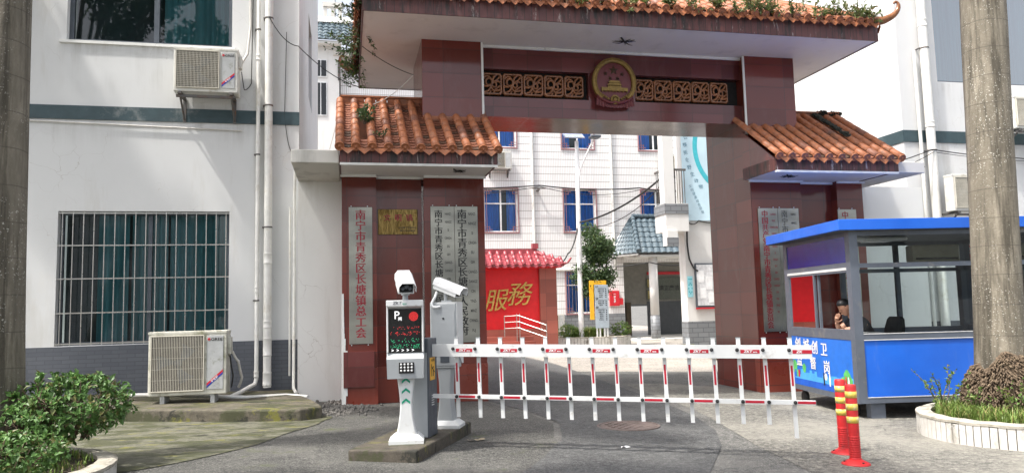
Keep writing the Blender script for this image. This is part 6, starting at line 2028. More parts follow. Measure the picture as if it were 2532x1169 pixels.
# a white building across the street behind the camera (it shows in the window panes and polished granite)
t = thing('shop_building', (-14, -12, 0), 'white building across the street behind the view', 'building')
m = MB()
wall_with_holes(m, -24, -8.5, -12.25, 0, 6.5, [(-22 + i * 2.6, -20.4 + i * 2.6, 1.0, 3.0) for i in range(5)] + [(-22 + i * 2.6, -20.4 + i * 2.6, 4.2, 5.8) for i in range(5)])
m.box(-24, -8.5, -20, -12.7, 0, 6.4)
m.build('wall', M['white'], t)
m = MB(); m.box(-24.2, -8.3, -20.2, -11.9, 6.501, 6.8); m.build('roof', M['slab'], t)
# more weeds on the long eave and round the right palm
for k, (x, h, lab) in enumerate(((1.2, 0.2, 'tiny pale weed at the far left of the big roof eave'), (2.65, 0.22, 'thin pale weed between two bushier ones above the left lattice'), (3.7, 0.2, 'low pale weed tuft near the middle left of the big roof eave'), (4.4, 0.2, 'low weed tuft on the eave straight above the emblem'), (5.6, 0.26, 'pale weed tuft above the middle of the right lattice row'), (6.45, 0.26, 'yellowish weed tuft beside the largest clump on the eave'), (7.5, 0.26, 'green weed tuft above the right pillar'), (8.0, 0.22, 'small weed tuft between the right pillar and the roof end'))):
    sprig('roof_weed', lab, (x, 11.10, zt + 0.01), h * 1.3, 9, 0.08, 'leaf_roof', 0.8, 13, group=RW, base_dir=(0, -0.6, 0.6), lw=0.4)
shrub('planter_shrub', 'leafy green growth at the foot of the mottled right palm', (7.50, 6.72, 0.12), 0.34, 0.22, 0.34, 420, 0.06, 'leaf_bright', group='weeds in the right planter', stems=7)

# ------------------------------------------------------------------ the tiled office building behind the gate
def tilewall(name, horiz=0.345, vert=0.083):
    m = NT(name)
    br = m.brick(m.uv(), vert, horiz, 0.0055, (0.76, 0.76, 0.75), (0.72, 0.72, 0.71), (0.40, 0.33, 0.31))
    # darker bed joints
    br2 = m.brick(m.uv(), 50.0, horiz, 0.011, (1, 1, 1), (1, 1, 1), (0.45, 0.43, 0.41))
    c = m.mix(1.0, br.outputs['Color'], br2.outputs['Color'], 'MULTIPLY')
    d = m.noise(0.6, 6, 0.7, sc=(1.5, 1.5, 0.4))
    c = m.mix(m.mr(d, 0.55, 0.8, 0, 0.3), c, (0.45, 0.43, 0.38))
    m.color(c); m.rough(0.35)
    return m.m
M['tile_wall'] = tilewall('white_strip_tile_wall')
M['base_grey'] = None
def gbase():
    m = NT('grey_tile_base')
    br = m.brick(m.uv(), 0.4, 0.16, 0.012, (0.17, 0.18, 0.19), (0.21, 0.22, 0.23), (0.10, 0.105, 0.11), offset=0.5)
    m.color(br.outputs['Color']); m.rough(0.5); return m.m
M['base_grey'] = gbase()
M['blue_tile'] = plain('blue_grey_roof_tile', (0.075, 0.105, 0.125), 0.3, var=0.25, scale=10, dirt=(0.25, 0.3, 0.32), dscale=3, damt=0.3)
M['mauve'] = plain('mauve_window_trim', (0.30, 0.16, 0.17), 0.5)
M['red_wall'] = plain('scarlet_wall', (0.72, 0.012, 0.018), 0.45, var=0.08)
M['red_granite_lt'] = granite('pink_granite', (0.30, 0.085, 0.06), 0.6, 0.5, 0.3, joint=(0.16, 0.06, 0.05))
M['crimson_tile'] = plain('crimson_roof_tile', (0.30, 0.05, 0.062), 0.35, var=0.25, scale=12, dirt=(0.5, 0.25, 0.25), dscale=4, damt=0.25)
M['gold_leaf'] = plain('bright_gold', (0.66, 0.44, 0.12), 0.3, 0.35, var=0.2)
M['sign_grey'] = plain('grey_blue_sign_panel', (0.35, 0.41, 0.46), 0.4)
M['sign_yellow'] = plain('yellow_sign_panel', (0.78, 0.42, 0.02), 0.4)
M['solar'] = None
def solar():
    m = NT('solar_cells')
    br = m.brick(m.uv(), 0.06, 0.12, 0.006, (0.10, 0.13, 0.22), (0.12, 0.15, 0.25), (0.55, 0.57, 0.6)); m.color(br.outputs['Color']); m.rough(0.2); return m.m
M['solar'] = solar()
M['porch_shade_wall'] = plain('porch_shaded_plaster', (0.22, 0.21, 0.185), 0.8, dirt=(0.3, 0.28, 0.24), dscale=2, damt=0.4)  # plaster darkened, its colour carries the deep shade under the porch
M['tablet'] = plain('dark_stone_tablet', (0.10, 0.11, 0.085), 0.3, var=0.3, scale=20)
M['tablet_gold'] = plain('tablet_gold', (0.35, 0.28, 0.10), 0.35, 0.4, var=0.3, scale=20)
M['paper'] = plain('notice_paper', (0.62, 0.62, 0.63), 0.6, var=0.25, scale=9)
M['cyan_poster'] = plain('cyan_poster', (0.35, 0.72, 0.80), 0.4, var=0.15, scale=6)
M['teal_ring'] = plain('teal_print', (0.06, 0.45, 0.52), 0.4)
M['print_grey'] = plain('grey_blue_print', (0.12, 0.25, 0.34), 0.5)
M['banner_pale'] = plain('pale_blue_banner', (0.55, 0.72, 0.80), 0.45, var=0.12, scale=0.9)
M['white_yard'] = wall_paint('white_yard_wall_paint', (0.68, 0.67, 0.645), amt=0.45)  # off-white paint of the walls round the yard

OB = thing('office_building', (5.0, 33.0, -0.1), 'white strip tiled three storey office building with blue curtained windows beyond the gate', 'building')
OX0, OX1, OY = -0.25, 17.5, 33.0
holes = []
WX = ((6.06, 7.62), (9.80, 11.36), (13.62, 15.18), (2.3, 3.86))
for x0, x1 in WX:
    holes += [(x0, x1, 8.80, 10.80), (x0, x1, 4.90, 6.88)]
    if x0 < 13: holes.append((x0, x1, 1.15, 3.12))
m = MB(); wall_with_holes(m, OX0, 12.60, OY, -0.3, 12.6, [h for h in holes if h[1] < 12.6])
wall_with_holes(m, 12.60, OX1, OY, 3.45, 12.6, [h for h in holes if h[0] > 12.6])
m.box(OX0, OX0 + 0.25, OY + 0.25, 42, -0.3, 12.6)
m.box(12.35, 12.598, OY + 0.25, 36.2, -0.3, 3.6)
m.build('wall', M['tile_wall'], OB)
m = MB(); m.box(OX0, 6.05, OY - 0.02, OY - 0.002, -0.3, 1.10); m.box(6.05, 12.60, OY - 0.02, OY - 0.002, -0.3, 1.10); m.build('base_course', M['base_grey'], OB)
m = MB(); m.box(OX0 - 0.3, OX1, OY - 0.5, 42, 12.6, 12.85); m.build('roof', M['slab'], OB)
for (x0, x1, z0, z1) in holes:
    md = (x0 + x1) / 2
    wn = window(OB, x0, x1, z0, z1, OY + 0.08, [md], frame='alu', curt=[(x0 + 0.05, md - 0.03 - rnd.choice((0, 0, 0.1, 0.3)), 0.16), (md + 0.03 + rnd.choice((0, 0, 0.12, 0.28)), x1 - 0.05, 0.17)], curtm='curtain_blue', glass='glass_clear', rail=z0 + (z1 - z0) * 0.66, fw=0.055)
    g_ = MB()
    # mauve fretwork surround
    for a, b_, c0, c1 in ((x0 - 0.05, x1 + 0.05, z1, z1 + 0.05), (x0 - 0.05, x1 + 0.05, z0 - 0.06, z0), (x0 - 0.05, x0, z0, z1), (x1, x1 + 0.05, z0, z1)):
        g_.box(a, b_, OY - 0.05, OY - 0.003, c0, c1)
    s_ = 0.26
    for sx, xx in ((1, x0), (-1, x1)):
        for sz, zz in ((1, z0), (-1, z1)):
            def bar(a0, a1, c0, c1):
                g_.box(xx + sx * a0, xx + sx * a1, OY - 0.03, OY - 0.01, min(zz + sz * c0, zz + sz * c1), max(zz + sz * c0, zz + sz * c1))
            bar(0.0, s_ + 0.10, 0.10, 0.125); bar(0.10, 0.125, 0.0, s_ + 0.10); bar(s_ - 0.04, s_ - 0.015, 0.0, s_); bar(0.0, s_, s_ - 0.04, s_ - 0.015)
    g_.box(x0 + 0.10, x0 + 0.12, OY - 0.028, OY - 0.012, z0, z1); g_.box(x1 - 0.12, x1 - 0.10, OY - 0.028, OY - 0.012, z0, z1)
    g_.build('fretwork', M['mauve'], wn)
    if z0 < 2:
        k = MB()
        for i in range(9): k.box(x0 + 0.12 + i * (x1 - x0 - 0.24) / 8 - 0.008, x0 + 0.12 + i * (x1 - x0 - 0.24) / 8 + 0.008, OY - 0.01, OY + 0.005, z0, z1)
        k.build('window_bars', M['chrome'], wn)
for x, lab in ((8.34, 'white drainpipe on the tiled office wall between the first two window columns'), (12.18, 'white drainpipe on the tiled office wall left of the porch roof')):
    pipe('drainpipe', [(x, OY - 0.07, 12.6), (x, OY - 0.07, 3.2)], 0.06, lab, group='drainpipes on the office building')
pipe('drainpipe', [(8.3, OY - 0.06, 3.15), (11.8, OY - 0.06, 3.15)], 0.06, 'white horizontal pipe above the ground floor windows of the office', group='drainpipes on the office building')
# porch: ceiling, column, back wall, tiled roof
m = MB(); m.box(12.60, 21, 32.2, 36.2, 3.60, 3.75); m.box(12.9, 21, 31.55, 32.2, 3.62, 3.72); m.build('porch_ceiling', M['white2'], OB)
m = MB(); m.box(12.602, 15.1, 35.9, 36.2, 1.5, 3.6); m.box(15.1, 21, 35.9, 36.2, -0.3, 3.6); m.build('porch_back_wall', M['porch_shade_wall'], OB)
M['dado'] = plain('dark_dado', (0.075, 0.08, 0.085), 0.5)  # dark dado, its tone also lowered for the porch shade
m = MB(); m.box(14.9, 21, 35.87, 35.897, -0.3, 1.62); m.build('porch_dado', M['dado'], OB)
m = MB(); m.box(12.62, 21, 31.4, 36, -0.22, -0.06); m.build('porch_floor', M['slab'], OB)
m = MB(); m.lathe([(0.20, 0.98), (0.20, 3.62)], (13.62, 31.9, 0), 24); cl = m.build('porch_column', M['white_yard'], OB)
m = MB(); m.lathe([(0.215, -0.2), (0.215, 0.98)], (13.62, 31.9, 0), 24); m.build('column_base', M['base_grey'], cl)
def wavy(mb, a, b, c, d, nu, nv, amp=0.05, mi=0, step=0.03):
    """tiled slope over the quad a b (eave) d c (ridge): waves across, stepped courses up"""
    a, b, c, d = map(Vector, (a, b, c, d))
    nm = (b - a).cross(d - a).normalized()
    if nm.z < 0: nm = -nm
    for j in range(nv):
        ring = []
        for (t, hh) in ((j / nv, step), ((j + 1) / nv, 0.0)):
            ring.append([a.lerp(d, t).lerp(b.lerp(c, t), i / (nu * 6)) + nm * (hh + amp * (0.5 + 0.5 * math.cos(2 * math.pi * i / 6)) ** 0.7) for i in range(nu * 6 + 1)])
        base = [a.lerp(d, j / nv).lerp(b.lerp(c, j / nv), i / (nu * 6)) + nm * (amp * 0.4 - 0.03) for i in range(nu * 6 + 1)]
        mb.loft([base, ring[0], ring[1]], mi, False, closed=False, cap=False)
PRF = MB()
wavy(PRF, (12.75, 31.4, 3.78), (21, 31.4, 3.78), (21, 32.95, 5.55), (13.15, 32.95, 5.55), 27, 7, 0.055)
wavy(PRF, (11.85, 32.95, 3.78), (12.75, 31.4, 3.78), (13.15, 32.95, 5.55), (13.05, 32.97, 5.55), 7, 9, 0.05)
PRF.build('porch_roof', M['blue_tile'], OB, fix=False)
m = MB()
for i in range(9):
    p = Vector((12.75, 31.38, 3.88)).lerp(Vector((13.13, 32.93, 5.6)), i / 9); q = Vector((12.75, 31.38, 3.88)).lerp(Vector((13.13, 32.93, 5.6)), (i + 0.95) / 9)
    m.tube([p, q], [0.12, 0.095], 8)
for i in range(30): m.tube([(13.1 + i * 0.27, 32.9, 5.62), (13.1 + (i + 0.95) * 0.27, 32.9, 5.62)], [0.12, 0.10], 8)
m.build('porch_ridge', M['blue_tile'], OB)
m = MB(); m.prism([(11.9, 32.9, 3.70), (12.75, 31.45, 3.70), (12.75, 32.9, 3.70)], (0, 0, 0.06)); m.build('porch_soffit', M['white2'], OB)
# doorway and board at the porch back
m = MB(); m.box(12.62, 13.6, 35.7, 35.85, 1.1, 3.2); m.build('pale_door_panel', M['powder_lt'], OB)
m = MB(); m.box(13.62, 13.85, 35.4, 35.8, -0.06, 1.6); m.build('door_leaf', M['bark'], OB)
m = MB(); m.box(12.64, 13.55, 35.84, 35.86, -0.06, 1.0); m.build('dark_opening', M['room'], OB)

# framed tablets on the porch wall
TG = 'framed tablets on the porch wall'
def tablet(x0, x1, z0, z1, face, label, glyph=None):
    t = thing('framed_tablet', (x0, 35.88, z0), label, 'tablet', TG)
    MB().box(x0, x1, 35.83, 35.868, z0, z1).build('frame', M['tablet'], t)
    MB().box(x0 + 0.05, x1 - 0.05, 35.82, 35.829, z0 + 0.05, z1 - 0.05).build('face', M[face], t)
    if glyph:
        m = MB(); text(m, glyph, ((x0 + x1) / 2, 35.818, (z0 + z1) / 2), (1, 0, 0), (0, 0, 1), 0.28, bold=0.02); m.build('characters', M['ink_black'], t, fix=False)
tablet(15.40, 16.85, 1.72, 2.85, 'tablet', 'largest framed dark tablet with a row of characters on the porch wall', '清正廉洁')
tablet(14.9, 15.28, 2.3, 2.8, 'tablet_gold', 'small gold tablet left of the largest one, upper of its pair')
tablet(14.9, 15.30, 1.7, 2.22, 'tablet_gold', 'small gold tablet left of the largest one, lower of its pair')
tablet(16.95, 17.5, 2.35, 2.88, 'tablet_gold', 'upper gold tablet right of the largest one')
tablet(16.95, 17.5, 1.74, 2.28, 'tablet_gold', 'lower gold tablet right of the largest one')
tablet(17.6, 18.15, 2.35, 2.88, 'tablet', 'upper dark tablet at the far right of the porch wall')
tablet(17.6, 18.15, 1.74, 2.28, 'tablet_gold', 'lower gold tablet at the far right of the porch wall')
m = MB(); m.box(14.95, 18.4, 35.80, 35.86, 2.98, 3.12); solo(m, 'red_strip_sign', M['label_red'], 'dark red strip sign along the porch wall above the tablets', 'sign')
# red box on the wall
RBX = thing('notice_box', (12.1, 33.0, 1.45), 'red notice board with white characters on the tiled office wall', 'notice board')
MB().box(11.86, 12.32, 32.90, 32.996, 1.45, 2.15).build('panel', M['label_red'], RBX)
MB().box(12.33, 12.50, 32.92, 32.996, 1.50, 1.80).build('side_box', M['label_red'], RBX)
m = MB()
for i in range(4): text(m, '举报信箱'[i], (12.09, 32.899, 1.97 - i * 0.11), (1, 0, 0), (0, 0, 1), 0.10, bold=0.02)
m.build('characters', M['label_white'], RBX, fix=False)

# units on the back wall
ACB = 'air conditioner units on the office building'
ac_unit((6.75, 32.9, 7.72), 1.05, 0.78, 0.36, 'white air conditioner on a bracket high on the office wall above the red screen wall', ACB, bracket=(0.35, 0.095), badge=False, detail=False)
ac_unit((9.05, 32.85, 0.35), 0.95, 0.80, 0.34, 'white air conditioner low on the office wall beside the red screen wall', ACB, legs=0.3, badge=False, detail=False)
ac_unit((15.0, 32.9, 7.75), 0.95, 0.75, 0.34, 'small white air conditioner high on the office wall by the balcony post', ACB, bracket=(0.3, 0.095), badge=False, detail=False)

# the left wing of the back building seen over the side gate wall
LW = thing('annex_building', (-0.7, 33.2, -0.1), 'white annex with a blue tiled roof edge seen in the gap beside the left building', 'building')
m = MB(); m.box(-6, -0.30, 32.6, 42, -0.3, 13.05); m.build('wall', M['white_yard'], LW)
m = MB(); m.box(-6, -0.2, 32.2, 42, 13.0, 13.12); m.build('eave', M['white2'], LW)
m = MB(); wavy(m, (-6, 32.1, 13.12), (0.7, 32.1, 13.12), (0.7, 33.2, 14.3), (-6, 33.2, 14.3), 26, 6, 0.06); m.build('roof', M['blue_tile'], LW, fix=False)
m = MB(); m.box(-6, 0.6, 33.0, 33.3, 14.25, 14.5); m.build('parapet', M['white2'], LW)
m = MB()
for x in (-0.98, -0.66, -0.34): m.box(x, x + 0.16, 33.0, 33.2, 14.5, 14.95)
m.box(-1.02, -0.14, 32.95, 33.25, 14.951, 15.15); m.build('chimney', M['slab'], LW)
m = MB(); m.tube([(-0.5, 33.4, 14.4), (-0.5, 33.4, 17.5)], 0.05, 8); m.build('mast', M['powder'], LW)
m = MB(); m.tube([(-0.1, 33.3, 14.75), (1.8, 33.6, 14.75)], 0.05, 8); m.tube([(-0.1, 33.3, 14.75), (-0.1, 33.3, 14.4)], 0.04, 8); m.build('roof_railing', M['powder'], LW)
for z0, z1 in ((11.6, 12.4), (9.9, 11.4), (6.0, 6.9), (4.0, 5.6)):
    m = MB(); m.box(-1.35, -0.82, 32.56, 32.598, z0, z1); wn = m.build('window', M['alu'], LW)
    m = MB()
    for i in range(2): m.box(-1.31 + i * 0.25, -1.10 + i * 0.25, 32.55, 32.559, z0 + 0.05, z1 - 0.05)
    m.build('pane', M['screen'], wn)
m = MB(); m.box(-0.36, -0.26, 32.5, 32.6, 11.5, 12.2); m.build('downspout_box', M['steel_dk'], LW)

# red screen wall with gold characters, steps and rails
SW = thing('screen_wall', (6.2, 27.2, -0.1), 'bright red screen wall with two gold characters and a crimson tiled coping', 'wall')
m = MB(); m.box(1.0, 6.97, 27.02, 27.4, 0.70, 2.92); m.build('red_panel', M['red_wall'], SW)
m = MB(); m.box(6.97, 7.62, 26.9, 27.5, -0.3, 2.92); m.box(1.0, 6.968, 26.95, 27.4, -0.3, 0.698); m.build('granite_frame', M['red_granite_lt'], SW)
m = MB(); m.box(0.8, 7.75, 26.6, 27.8, 2.921, 3.02); m.build('coping_slab', M['red_wall'], SW)
cv, pn = MB(), MB()
tile_slope(cv, pn, (0.8, 26.55, 3.02), (1, 0, 0), (0, math.cos(R(38)), math.sin(R(38))), 6.95, 0.29, lambda u: 0.80 if u < 6.3 else 0.80 - (u - 6.3) * 0.6, r=0.075, drip=())
cv.build('cover_tiles', [M['crimson_tile']] * 2, SW, fix=False); pn.build('pan_tiles', [M['crimson_tile']] * 2, SW, fix=False)
m = MB(); m.box(0.8, 6.95, 27.12, 27.28, 3.45, 3.66); m.box(6.78, 7.0, 27.08, 27.32, 3.66, 3.86)
m.tube(smooth_poly([(6.95, 27.2, 3.55), (7.3, 26.9, 3.28), (7.7, 26.65, 3.08), (7.95, 26.55, 3.1), (8.10, 26.5, 3.28)], 5, False), [0.09 - 0.003 * i for i in range(21)], 8)
m.build('coping_ridge', M['crimson_tile'], SW)
m = MB()
text(m, '服', (5.34, 27.015, 1.72), (1, 0, 0.05), (0.22, 0, 1), 0.88, bold=0.0, lift=0.07, depth=0.07)
text(m, '務', (6.22, 27.015, 1.92), (1, 0, 0.05), (0.25, 0, 1), 0.95, bold=0.0, lift=0.07, depth=0.07)
m.build('gold_characters', M['gold_leaf'], SW, fix=False)
m = MB()
for i in range(4): m.box(4.4, 6.6, 25.6 + i * 0.32, 26.948, -0.2 + i * 0.16, -0.04 + i * 0.16 - 0.002 * 0)
m.build('steps', M['red_granite_lt'], SW)
HR = thing('handrail', (6.1, 26.0, 0.0), 'polished steel handrail on the steps before the red screen wall', 'handrail')
def rail(pts, r=0.016): return MB().tube(pts, r, 8)
for y in (25.75,):
    for z in (0.0, 0.22, 0.44):
        rail([(5.55, y + 0.9, 1.18 - z), (6.05, y + 0.75, 1.20 - z), (6.85, y - 0.1, 0.85 - z)]).build('rail', M['chrome'], HR)
    for x, yy, zt_ in ((5.55, y + 0.9, 1.2), (5.98, y + 0.77, 1.27), (6.08, y + 0.75, 1.27), (6.85, y - 0.1, 0.90)):
        rail([(x, yy, -0.1), (x, yy, zt_)]).build('post', M['chrome'], HR)

# lamp, tree, sign, bed in the court
SL = thing('street_lamp', (8.87, 28.0, -0.1), 'white solar street lamp in the planted bed beyond the gate', 'street lamp')
m = MB(); m.tube([(8.87, 28, -0.1), (8.9, 28, 4.2), (8.93, 28, 8.0)], [0.105, 0.09, 0.075], 14); m.build('pole', M['label_white'], SL)
m = MB(); m.prism([(8.35, 27.6, 8.02), (9.15, 27.6, 8.02), (9.15, 28.3, 8.45), (8.35, 28.3, 8.45)], (0, -0.02, 0.04)); m.build('solar_panel', M['solar'], SL)
m = MB(); m.tube(smooth_poly([(8.9, 27.95, 6.0), (9.0, 27.9, 6.8), (9.25, 27.6, 7.5), (9.42, 27.3, 7.95)], 4, False), 0.035, 8); m.build('arm', M['label_white'], SL)
m = MB(); m.box(9.22, 9.62, 27.0, 27.4, 7.95, 8.05, bev=0.03); m.build('lamp_head', M['alu_dark'], SL)
def court_tree():
    t = thing('tree', (9.75, 28.2, 0.2), 'small dense round tree behind the lamp pole in the planted bed', 'tree')
    lf, st = MB(), MB()
    for a in range(5):
        d = rdir(0.8); top = Vector((9.7, 28.2, 2.3)) + Vector((d.x * 0.6, d.y * 0.5, 1.4 + 0.6 * rnd.random()))
        st.tube([(9.85 + a * 0.02, 28.5, 0.2), Vector((9.85 + a * 0.03, 28.5, 2.0)), top], [0.04, 0.03, 0.01], 6)
    lumps = [(Vector((9.62 + rnd.gauss(0, 0.38), 28.4 + rnd.gauss(0, 0.35), 3.2 + rnd.gauss(0, 0.66))), rnd.uniform(0.22, 0.5)) for i in range(26)]
    lumps += [(Vector((9.3, 28, 2.1)), 0.3), (Vector((10.1, 28.1, 2.6)), 0.3), (Vector((9.0, 28.1, 2.9)), 0.3), (Vector((9.5, 28.1, 4.3)), 0.32)]
    for i in range(4600):
        p, s_ = lumps[rnd.randrange(len(lumps))]
        q = p + rdir() * s_ * rnd.random() ** 0.4
        for j in range(2):
            l_ = rnd.uniform(0.09, 0.16); leaf(lf, q + rdir() * 0.08, rdir(), rdir(0.8), l_, l_ * 0.5)
    lf.build('crown', M['leaf_tree'], t, fix=False); st.build('trunk', M['bark'], t)
court_tree()
SG = thing('direction_sign', (9.85, 28.3, 0.2), 'grey blue floor directory sign with a yellow back panel under the tree', 'sign')
m = MB(); m.box(9.62, 10.16, 28.42, 28.47, 0.62, 2.28, bev=0.01); sp = m.build('panel', M['sign_grey'], SG)
m = MB(); m.box(9.44, 9.60, 28.5, 28.56, 0.95, 2.45); m.box(9.60, 10.12, 28.5, 28.56, 2.29, 2.45); m.build('yellow_frame', M['sign_yellow'], SG)
for x in (9.68, 9.80, 9.98, 10.1):
    m = MB(); m.box(x - 0.025, x + 0.025, 28.45, 28.5, 0.1, 0.63); m.build('post', M['alu'], SG)
m = MB()
for zt_, fl, rows in ((2.20, '1F', 5), (1.74, '2F', 3), (1.40, '3F', 6)):
    text(m, fl, (9.69, 28.418, zt_), (1, 0, 0), (0, 0, 1), 0.12, bold=0.02)
    m.box(9.75, 10.08, 28.417, 28.4195, zt_ - 0.045, zt_ - 0.037)
    for i in range(rows):
        z = zt_ - 0.10 - i * 0.072
        text(m, ('综合办公室', '党建办公室', '财政所', '会议室', '民政办', '服务中心')[i % 6], (9.86, 28.418, z), (1, 0, 0), (0, 0, 1), 0.05, bold=0.02)
        m.box(10.04, 10.085, 28.417, 28.4195, z - 0.02, z + 0.02)
m.build('lettering', M['ink_black'], sp, fix=False)
SG.location.x -= 0.29; SG.location.y -= 0.85
planter((9.35, 28.4), 1.65, 0.95, 0.42, 'white tiled planted bed round the solar lamp and sign', 76, -0.13, group='tiled round planters')
shrub('bed_shrub', 'bright green clipped shrub left of the lamp in the planted bed', (8.35, 28.1, 0.22), 0.42, 0.4, 0.58, 900, 0.085, 'leaf_bright', group='bright shrubs in the court bed', stems=8)
shrub('bed_shrub', 'bright green clipped shrub right of the directory sign', (10.55, 28.2, 0.22), 0.44, 0.4, 0.62, 900, 0.085, 'leaf_bright', group='bright shrubs in the court bed', stems=8)
def in_bed():
    return rnd.uniform(8.6, 9.7), rnd.uniform(27.9, 28.5), 0.28
grass_patch('tall yellowish grass at the foot of the solar lamp', in_bed, 1100, 0.42, w=0.012)

# the white side building at the right of the court
XS, YS = 11.46, 24.0
SB = thing('side_building', (XS, YS, -0.15), 'sunlit white building end with a grey base at the right of the court', 'building')
m = MB(); m.box(XS, 20, YS, YS + 0.5, 0.86, 11); m.build('wall', M['white_yard'], SB)
m = MB(); m.box(XS - 0.01, 20, YS - 0.01, YS + 0.51, -0.4, 0.86); m.build('base_course', M['base_grey'], SB)
m = MB(); m.box(10.62, XS - 0.001, 23.6, 24.5, 3.95, 4.9); m.box(10.6, 10.98, 23.5, 23.88, 3.45, 3.95); bl = m.build('balcony', M['white_yard'], SB)
m = MB(); m.box(10.585, XS - 0.003, 23.57, 23.597, 4.55, 4.88); m.box(10.585, 10.61, 23.597, 24.5, 4.55, 4.88); m.build('grey_band', M['base_grey'], bl)
m = MB(); m.box(10.58, 11.0, 23.48, 23.498, 3.42, 3.72); m.build('grey_corbel_face', M['base_grey'], bl)
m = MB(); m.box(10.60, 10.98, 23.6, 23.98, 4.901, 11); m.build('balcony_post', M['white_yard'], SB)
m = MB()
for i in range(5): m.box(11.03 + i * 0.09, 11.05 + i * 0.09, 23.68, 23.70, 4.9, 6.05)
for i in range(3): m.box(10.66, 10.68, 24.1 + i * 0.14, 24.12 + i * 0.14, 4.9, 6.05)
m.box(10.99, XS, 23.66, 23.72, 6.05, 6.12); m.box(10.64, 10.70, 24, 24.5, 6.05, 6.12)
m.build('balcony_railing', M['steel_dk'], SB)
BA = thing('wall_banner', (12.2, 23.98, 4.3), 'tall pale blue printed banner with a teal arc on the white side building', 'banner')
m = MB(); m.box(XS + 0.02, 14.2, 23.96, 23.995, 4.35, 10.4); m.build('sheet', M['banner_pale'], BA)
m = MB()
arc = [(13.55 + 1.65 * math.cos(a), 23.955, 6.95 + 1.75 * math.sin(a)) for a in [math.pi * (0.55 + 0.9 * i / 30) for i in range(31)]]
inn = [(13.55 + 1.48 * math.cos(a), 23.955, 6.95 + 1.58 * math.sin(a)) for a in [math.pi * (0.55 + 0.9 * i / 30) for i in range(31)]]
m.loft([arc, inn], closed=False, cap=False); m.build('arc_print', M['teal_ring'], BA, fix=False)
m = MB()
for i, ch in enumerate('推广分餐公筷拒食野生动物'):
    a = math.pi * (0.78 + 0.042 * i)
    text(m, ch, (13.55 + 1.93 * math.cos(a), 23.958, 6.95 + 2.05 * math.sin(a)), (-math.sin(a) * -1, 0, -math.cos(a) * 1) if False else (math.cos(a - math.pi / 2 - math.pi), 0, math.sin(a - math.pi / 2 - math.pi)) if False else (1, 0, 0.2), (-0.2, 0, 1), 0.17, bold=0.01)
for i, ch in enumerate('文明健康绿色环保'):
    text(m, ch, (11.75 + i * 0.06, 23.958, 5.55 - i * 0.13), (1, 0, 0.2), (-0.2, 0, 1), 0.12)
m.build('characters', M['print_grey'], BA, fix=False)
NB = thing('notice_board', (12.0, 23.98, 1.3), 'grey framed notice board with pinned papers on the white side building', 'notice board')
m = MB(); m.box(11.76, 12.9, 23.90, 23.99, 1.34, 2.86); m.build('frame', M['alu_dark'], NB)
m = MB(); m.box(11.80, 12.86, 23.885, 23.899, 1.40, 2.81); m.build('board', M['paper'], NB)
for x0, x1, z0, z1 in ((11.9, 12.12, 1.65, 2.0), (12.14, 12.36, 1.95, 2.4), (11.86, 12.06, 2.2, 2.6), (12.2, 12.5, 1.5, 1.85), (12.5, 12.75, 2.1, 2.6)):
    m = MB(); m.box(x0, x1, 23.878, 23.884, z0, z1); m.build('pinned_paper', M['label_white'], NB)
m = MB(); m.box(11.76, 12.9, 23.90, 23.99, 1.28, 1.336); m.build('red_ledge', M['label_red'], NB)
CP = thing('poster', (11.56, 23.98, 1.68), 'small cyan poster with a ring of icons left of the notice board', 'poster')
m = MB(); m.box(11.49, 11.68, 23.98, 23.996, 1.70, 2.42); m.build('sheet', M['cyan_poster'], CP)
m = MB()
for i in range(8):
    a = i * math.pi / 4
    m.lathe([(0.026, 0), (0.026, 0.003), (0, 0.003)], (11.585 + 0.062 * math.cos(a), 23.98, 2.0 + 0.17 * math.sin(a)), 10, axis=(0, -1, 0))
m.box(11.51, 11.66, 23.976, 23.979, 2.30, 2.33)
m.build('icon_print', M['teal_ring'], CP)
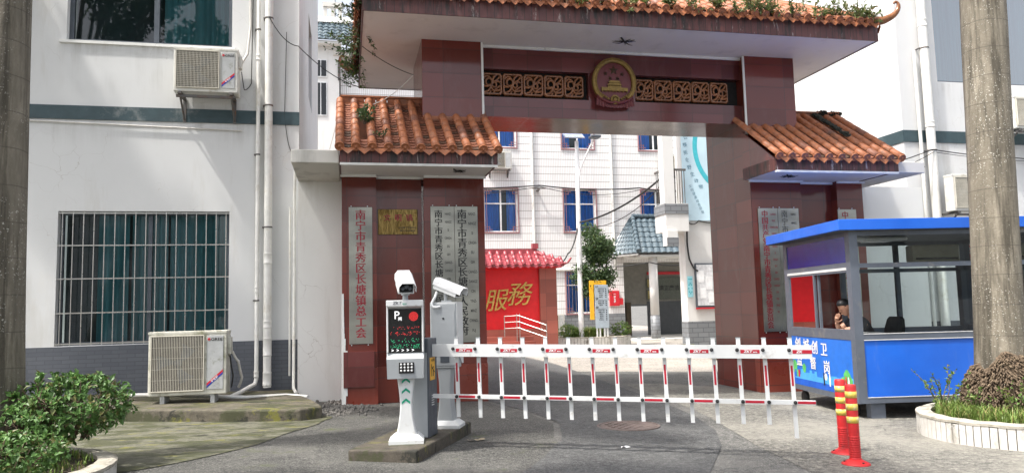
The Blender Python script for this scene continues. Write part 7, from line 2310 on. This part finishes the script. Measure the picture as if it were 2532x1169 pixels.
# low stone kerb by the side building
m = MB(); 
for i in range(26):
    y = 17.5 + i * 0.27; m.box(9.8 + i * 0.062 + rnd.uniform(-.02, .02), 10.15 + i * 0.062, y, y + 0.25, gz(9), gz(9) + 0.22 + rnd.uniform(-.03, .03), bev=0.02)
solo(m, 'stone_kerb', M['step'], 'low rough stone kerb at the right of the sunlit court', 'kerb')
# cables in the court
CC = 'cables sagging across the court'
cable([(1.5, 32.9, 6.9), (8.6, 32.7, 7.0), (13.5, 32.8, 6.95), (17, 32.8, 6.9)], 0.03, 'bundle of dark cables running across the tiled office wall', 0.12, group=CC)
cable([(1.5, 32.9, 6.8), (8.6, 32.7, 6.95), (13.5, 32.8, 6.85)], 0.015, 'thin cable just under the bundle on the office wall', 0.3, group=CC)
cable([(8.9, 28.0, 4.75), (10.95, 24.3, 6.0)], 0.035, 'thick dark cable from the solar lamp pole up to the balcony', 0.28, group=CC)
cable([(8.9, 28.0, 4.6), (10.95, 24.3, 5.8)], 0.015, 'thin cable sagging below the thick one by the balcony', 0.55, group=CC)
cable([(8.9, 28.0, 4.72), (8.3, 27.6, 3.5), (7.6, 27.4, 3.2)], 0.03, 'dark cable dropping from the lamp pole to the crimson coping', 0.25, group=CC)
cable([(11.43, 23.7, 4.6), (11.5, 23.9, 3.6), (11.56, 23.9, 3.0), (11.85, 23.88, 2.6)], 0.03, 'dark cable drooping down the white side building to the notice board', 0.1, group=CC)
cable([(11.5, 23.95, 4.4), (12.0, 23.95, 4.35), (13.5, 23.95, 4.5)], 0.02, 'dark cable along the foot of the pale blue banner', 0.15, group=CC)
cable([(10.0, 32.5, 3.35), (13.2, 31.3, 3.35), (15.5, 31.3, 3.35)], 0.025, 'dark cable under the porch eave', 0.15, group=CC)
bk = thing('cable_bracket', (8.55, 32.75, 6.8), 'small steel cable bracket on the tiled office wall', 'bracket')
m = MB(); m.box(8.5, 8.58, 32.6, 32.99, 6.75, 6.83); m.box(8.2, 8.85, 32.62, 32.68, 6.83, 6.89); m.build('arm', M['steel_dk'], bk)
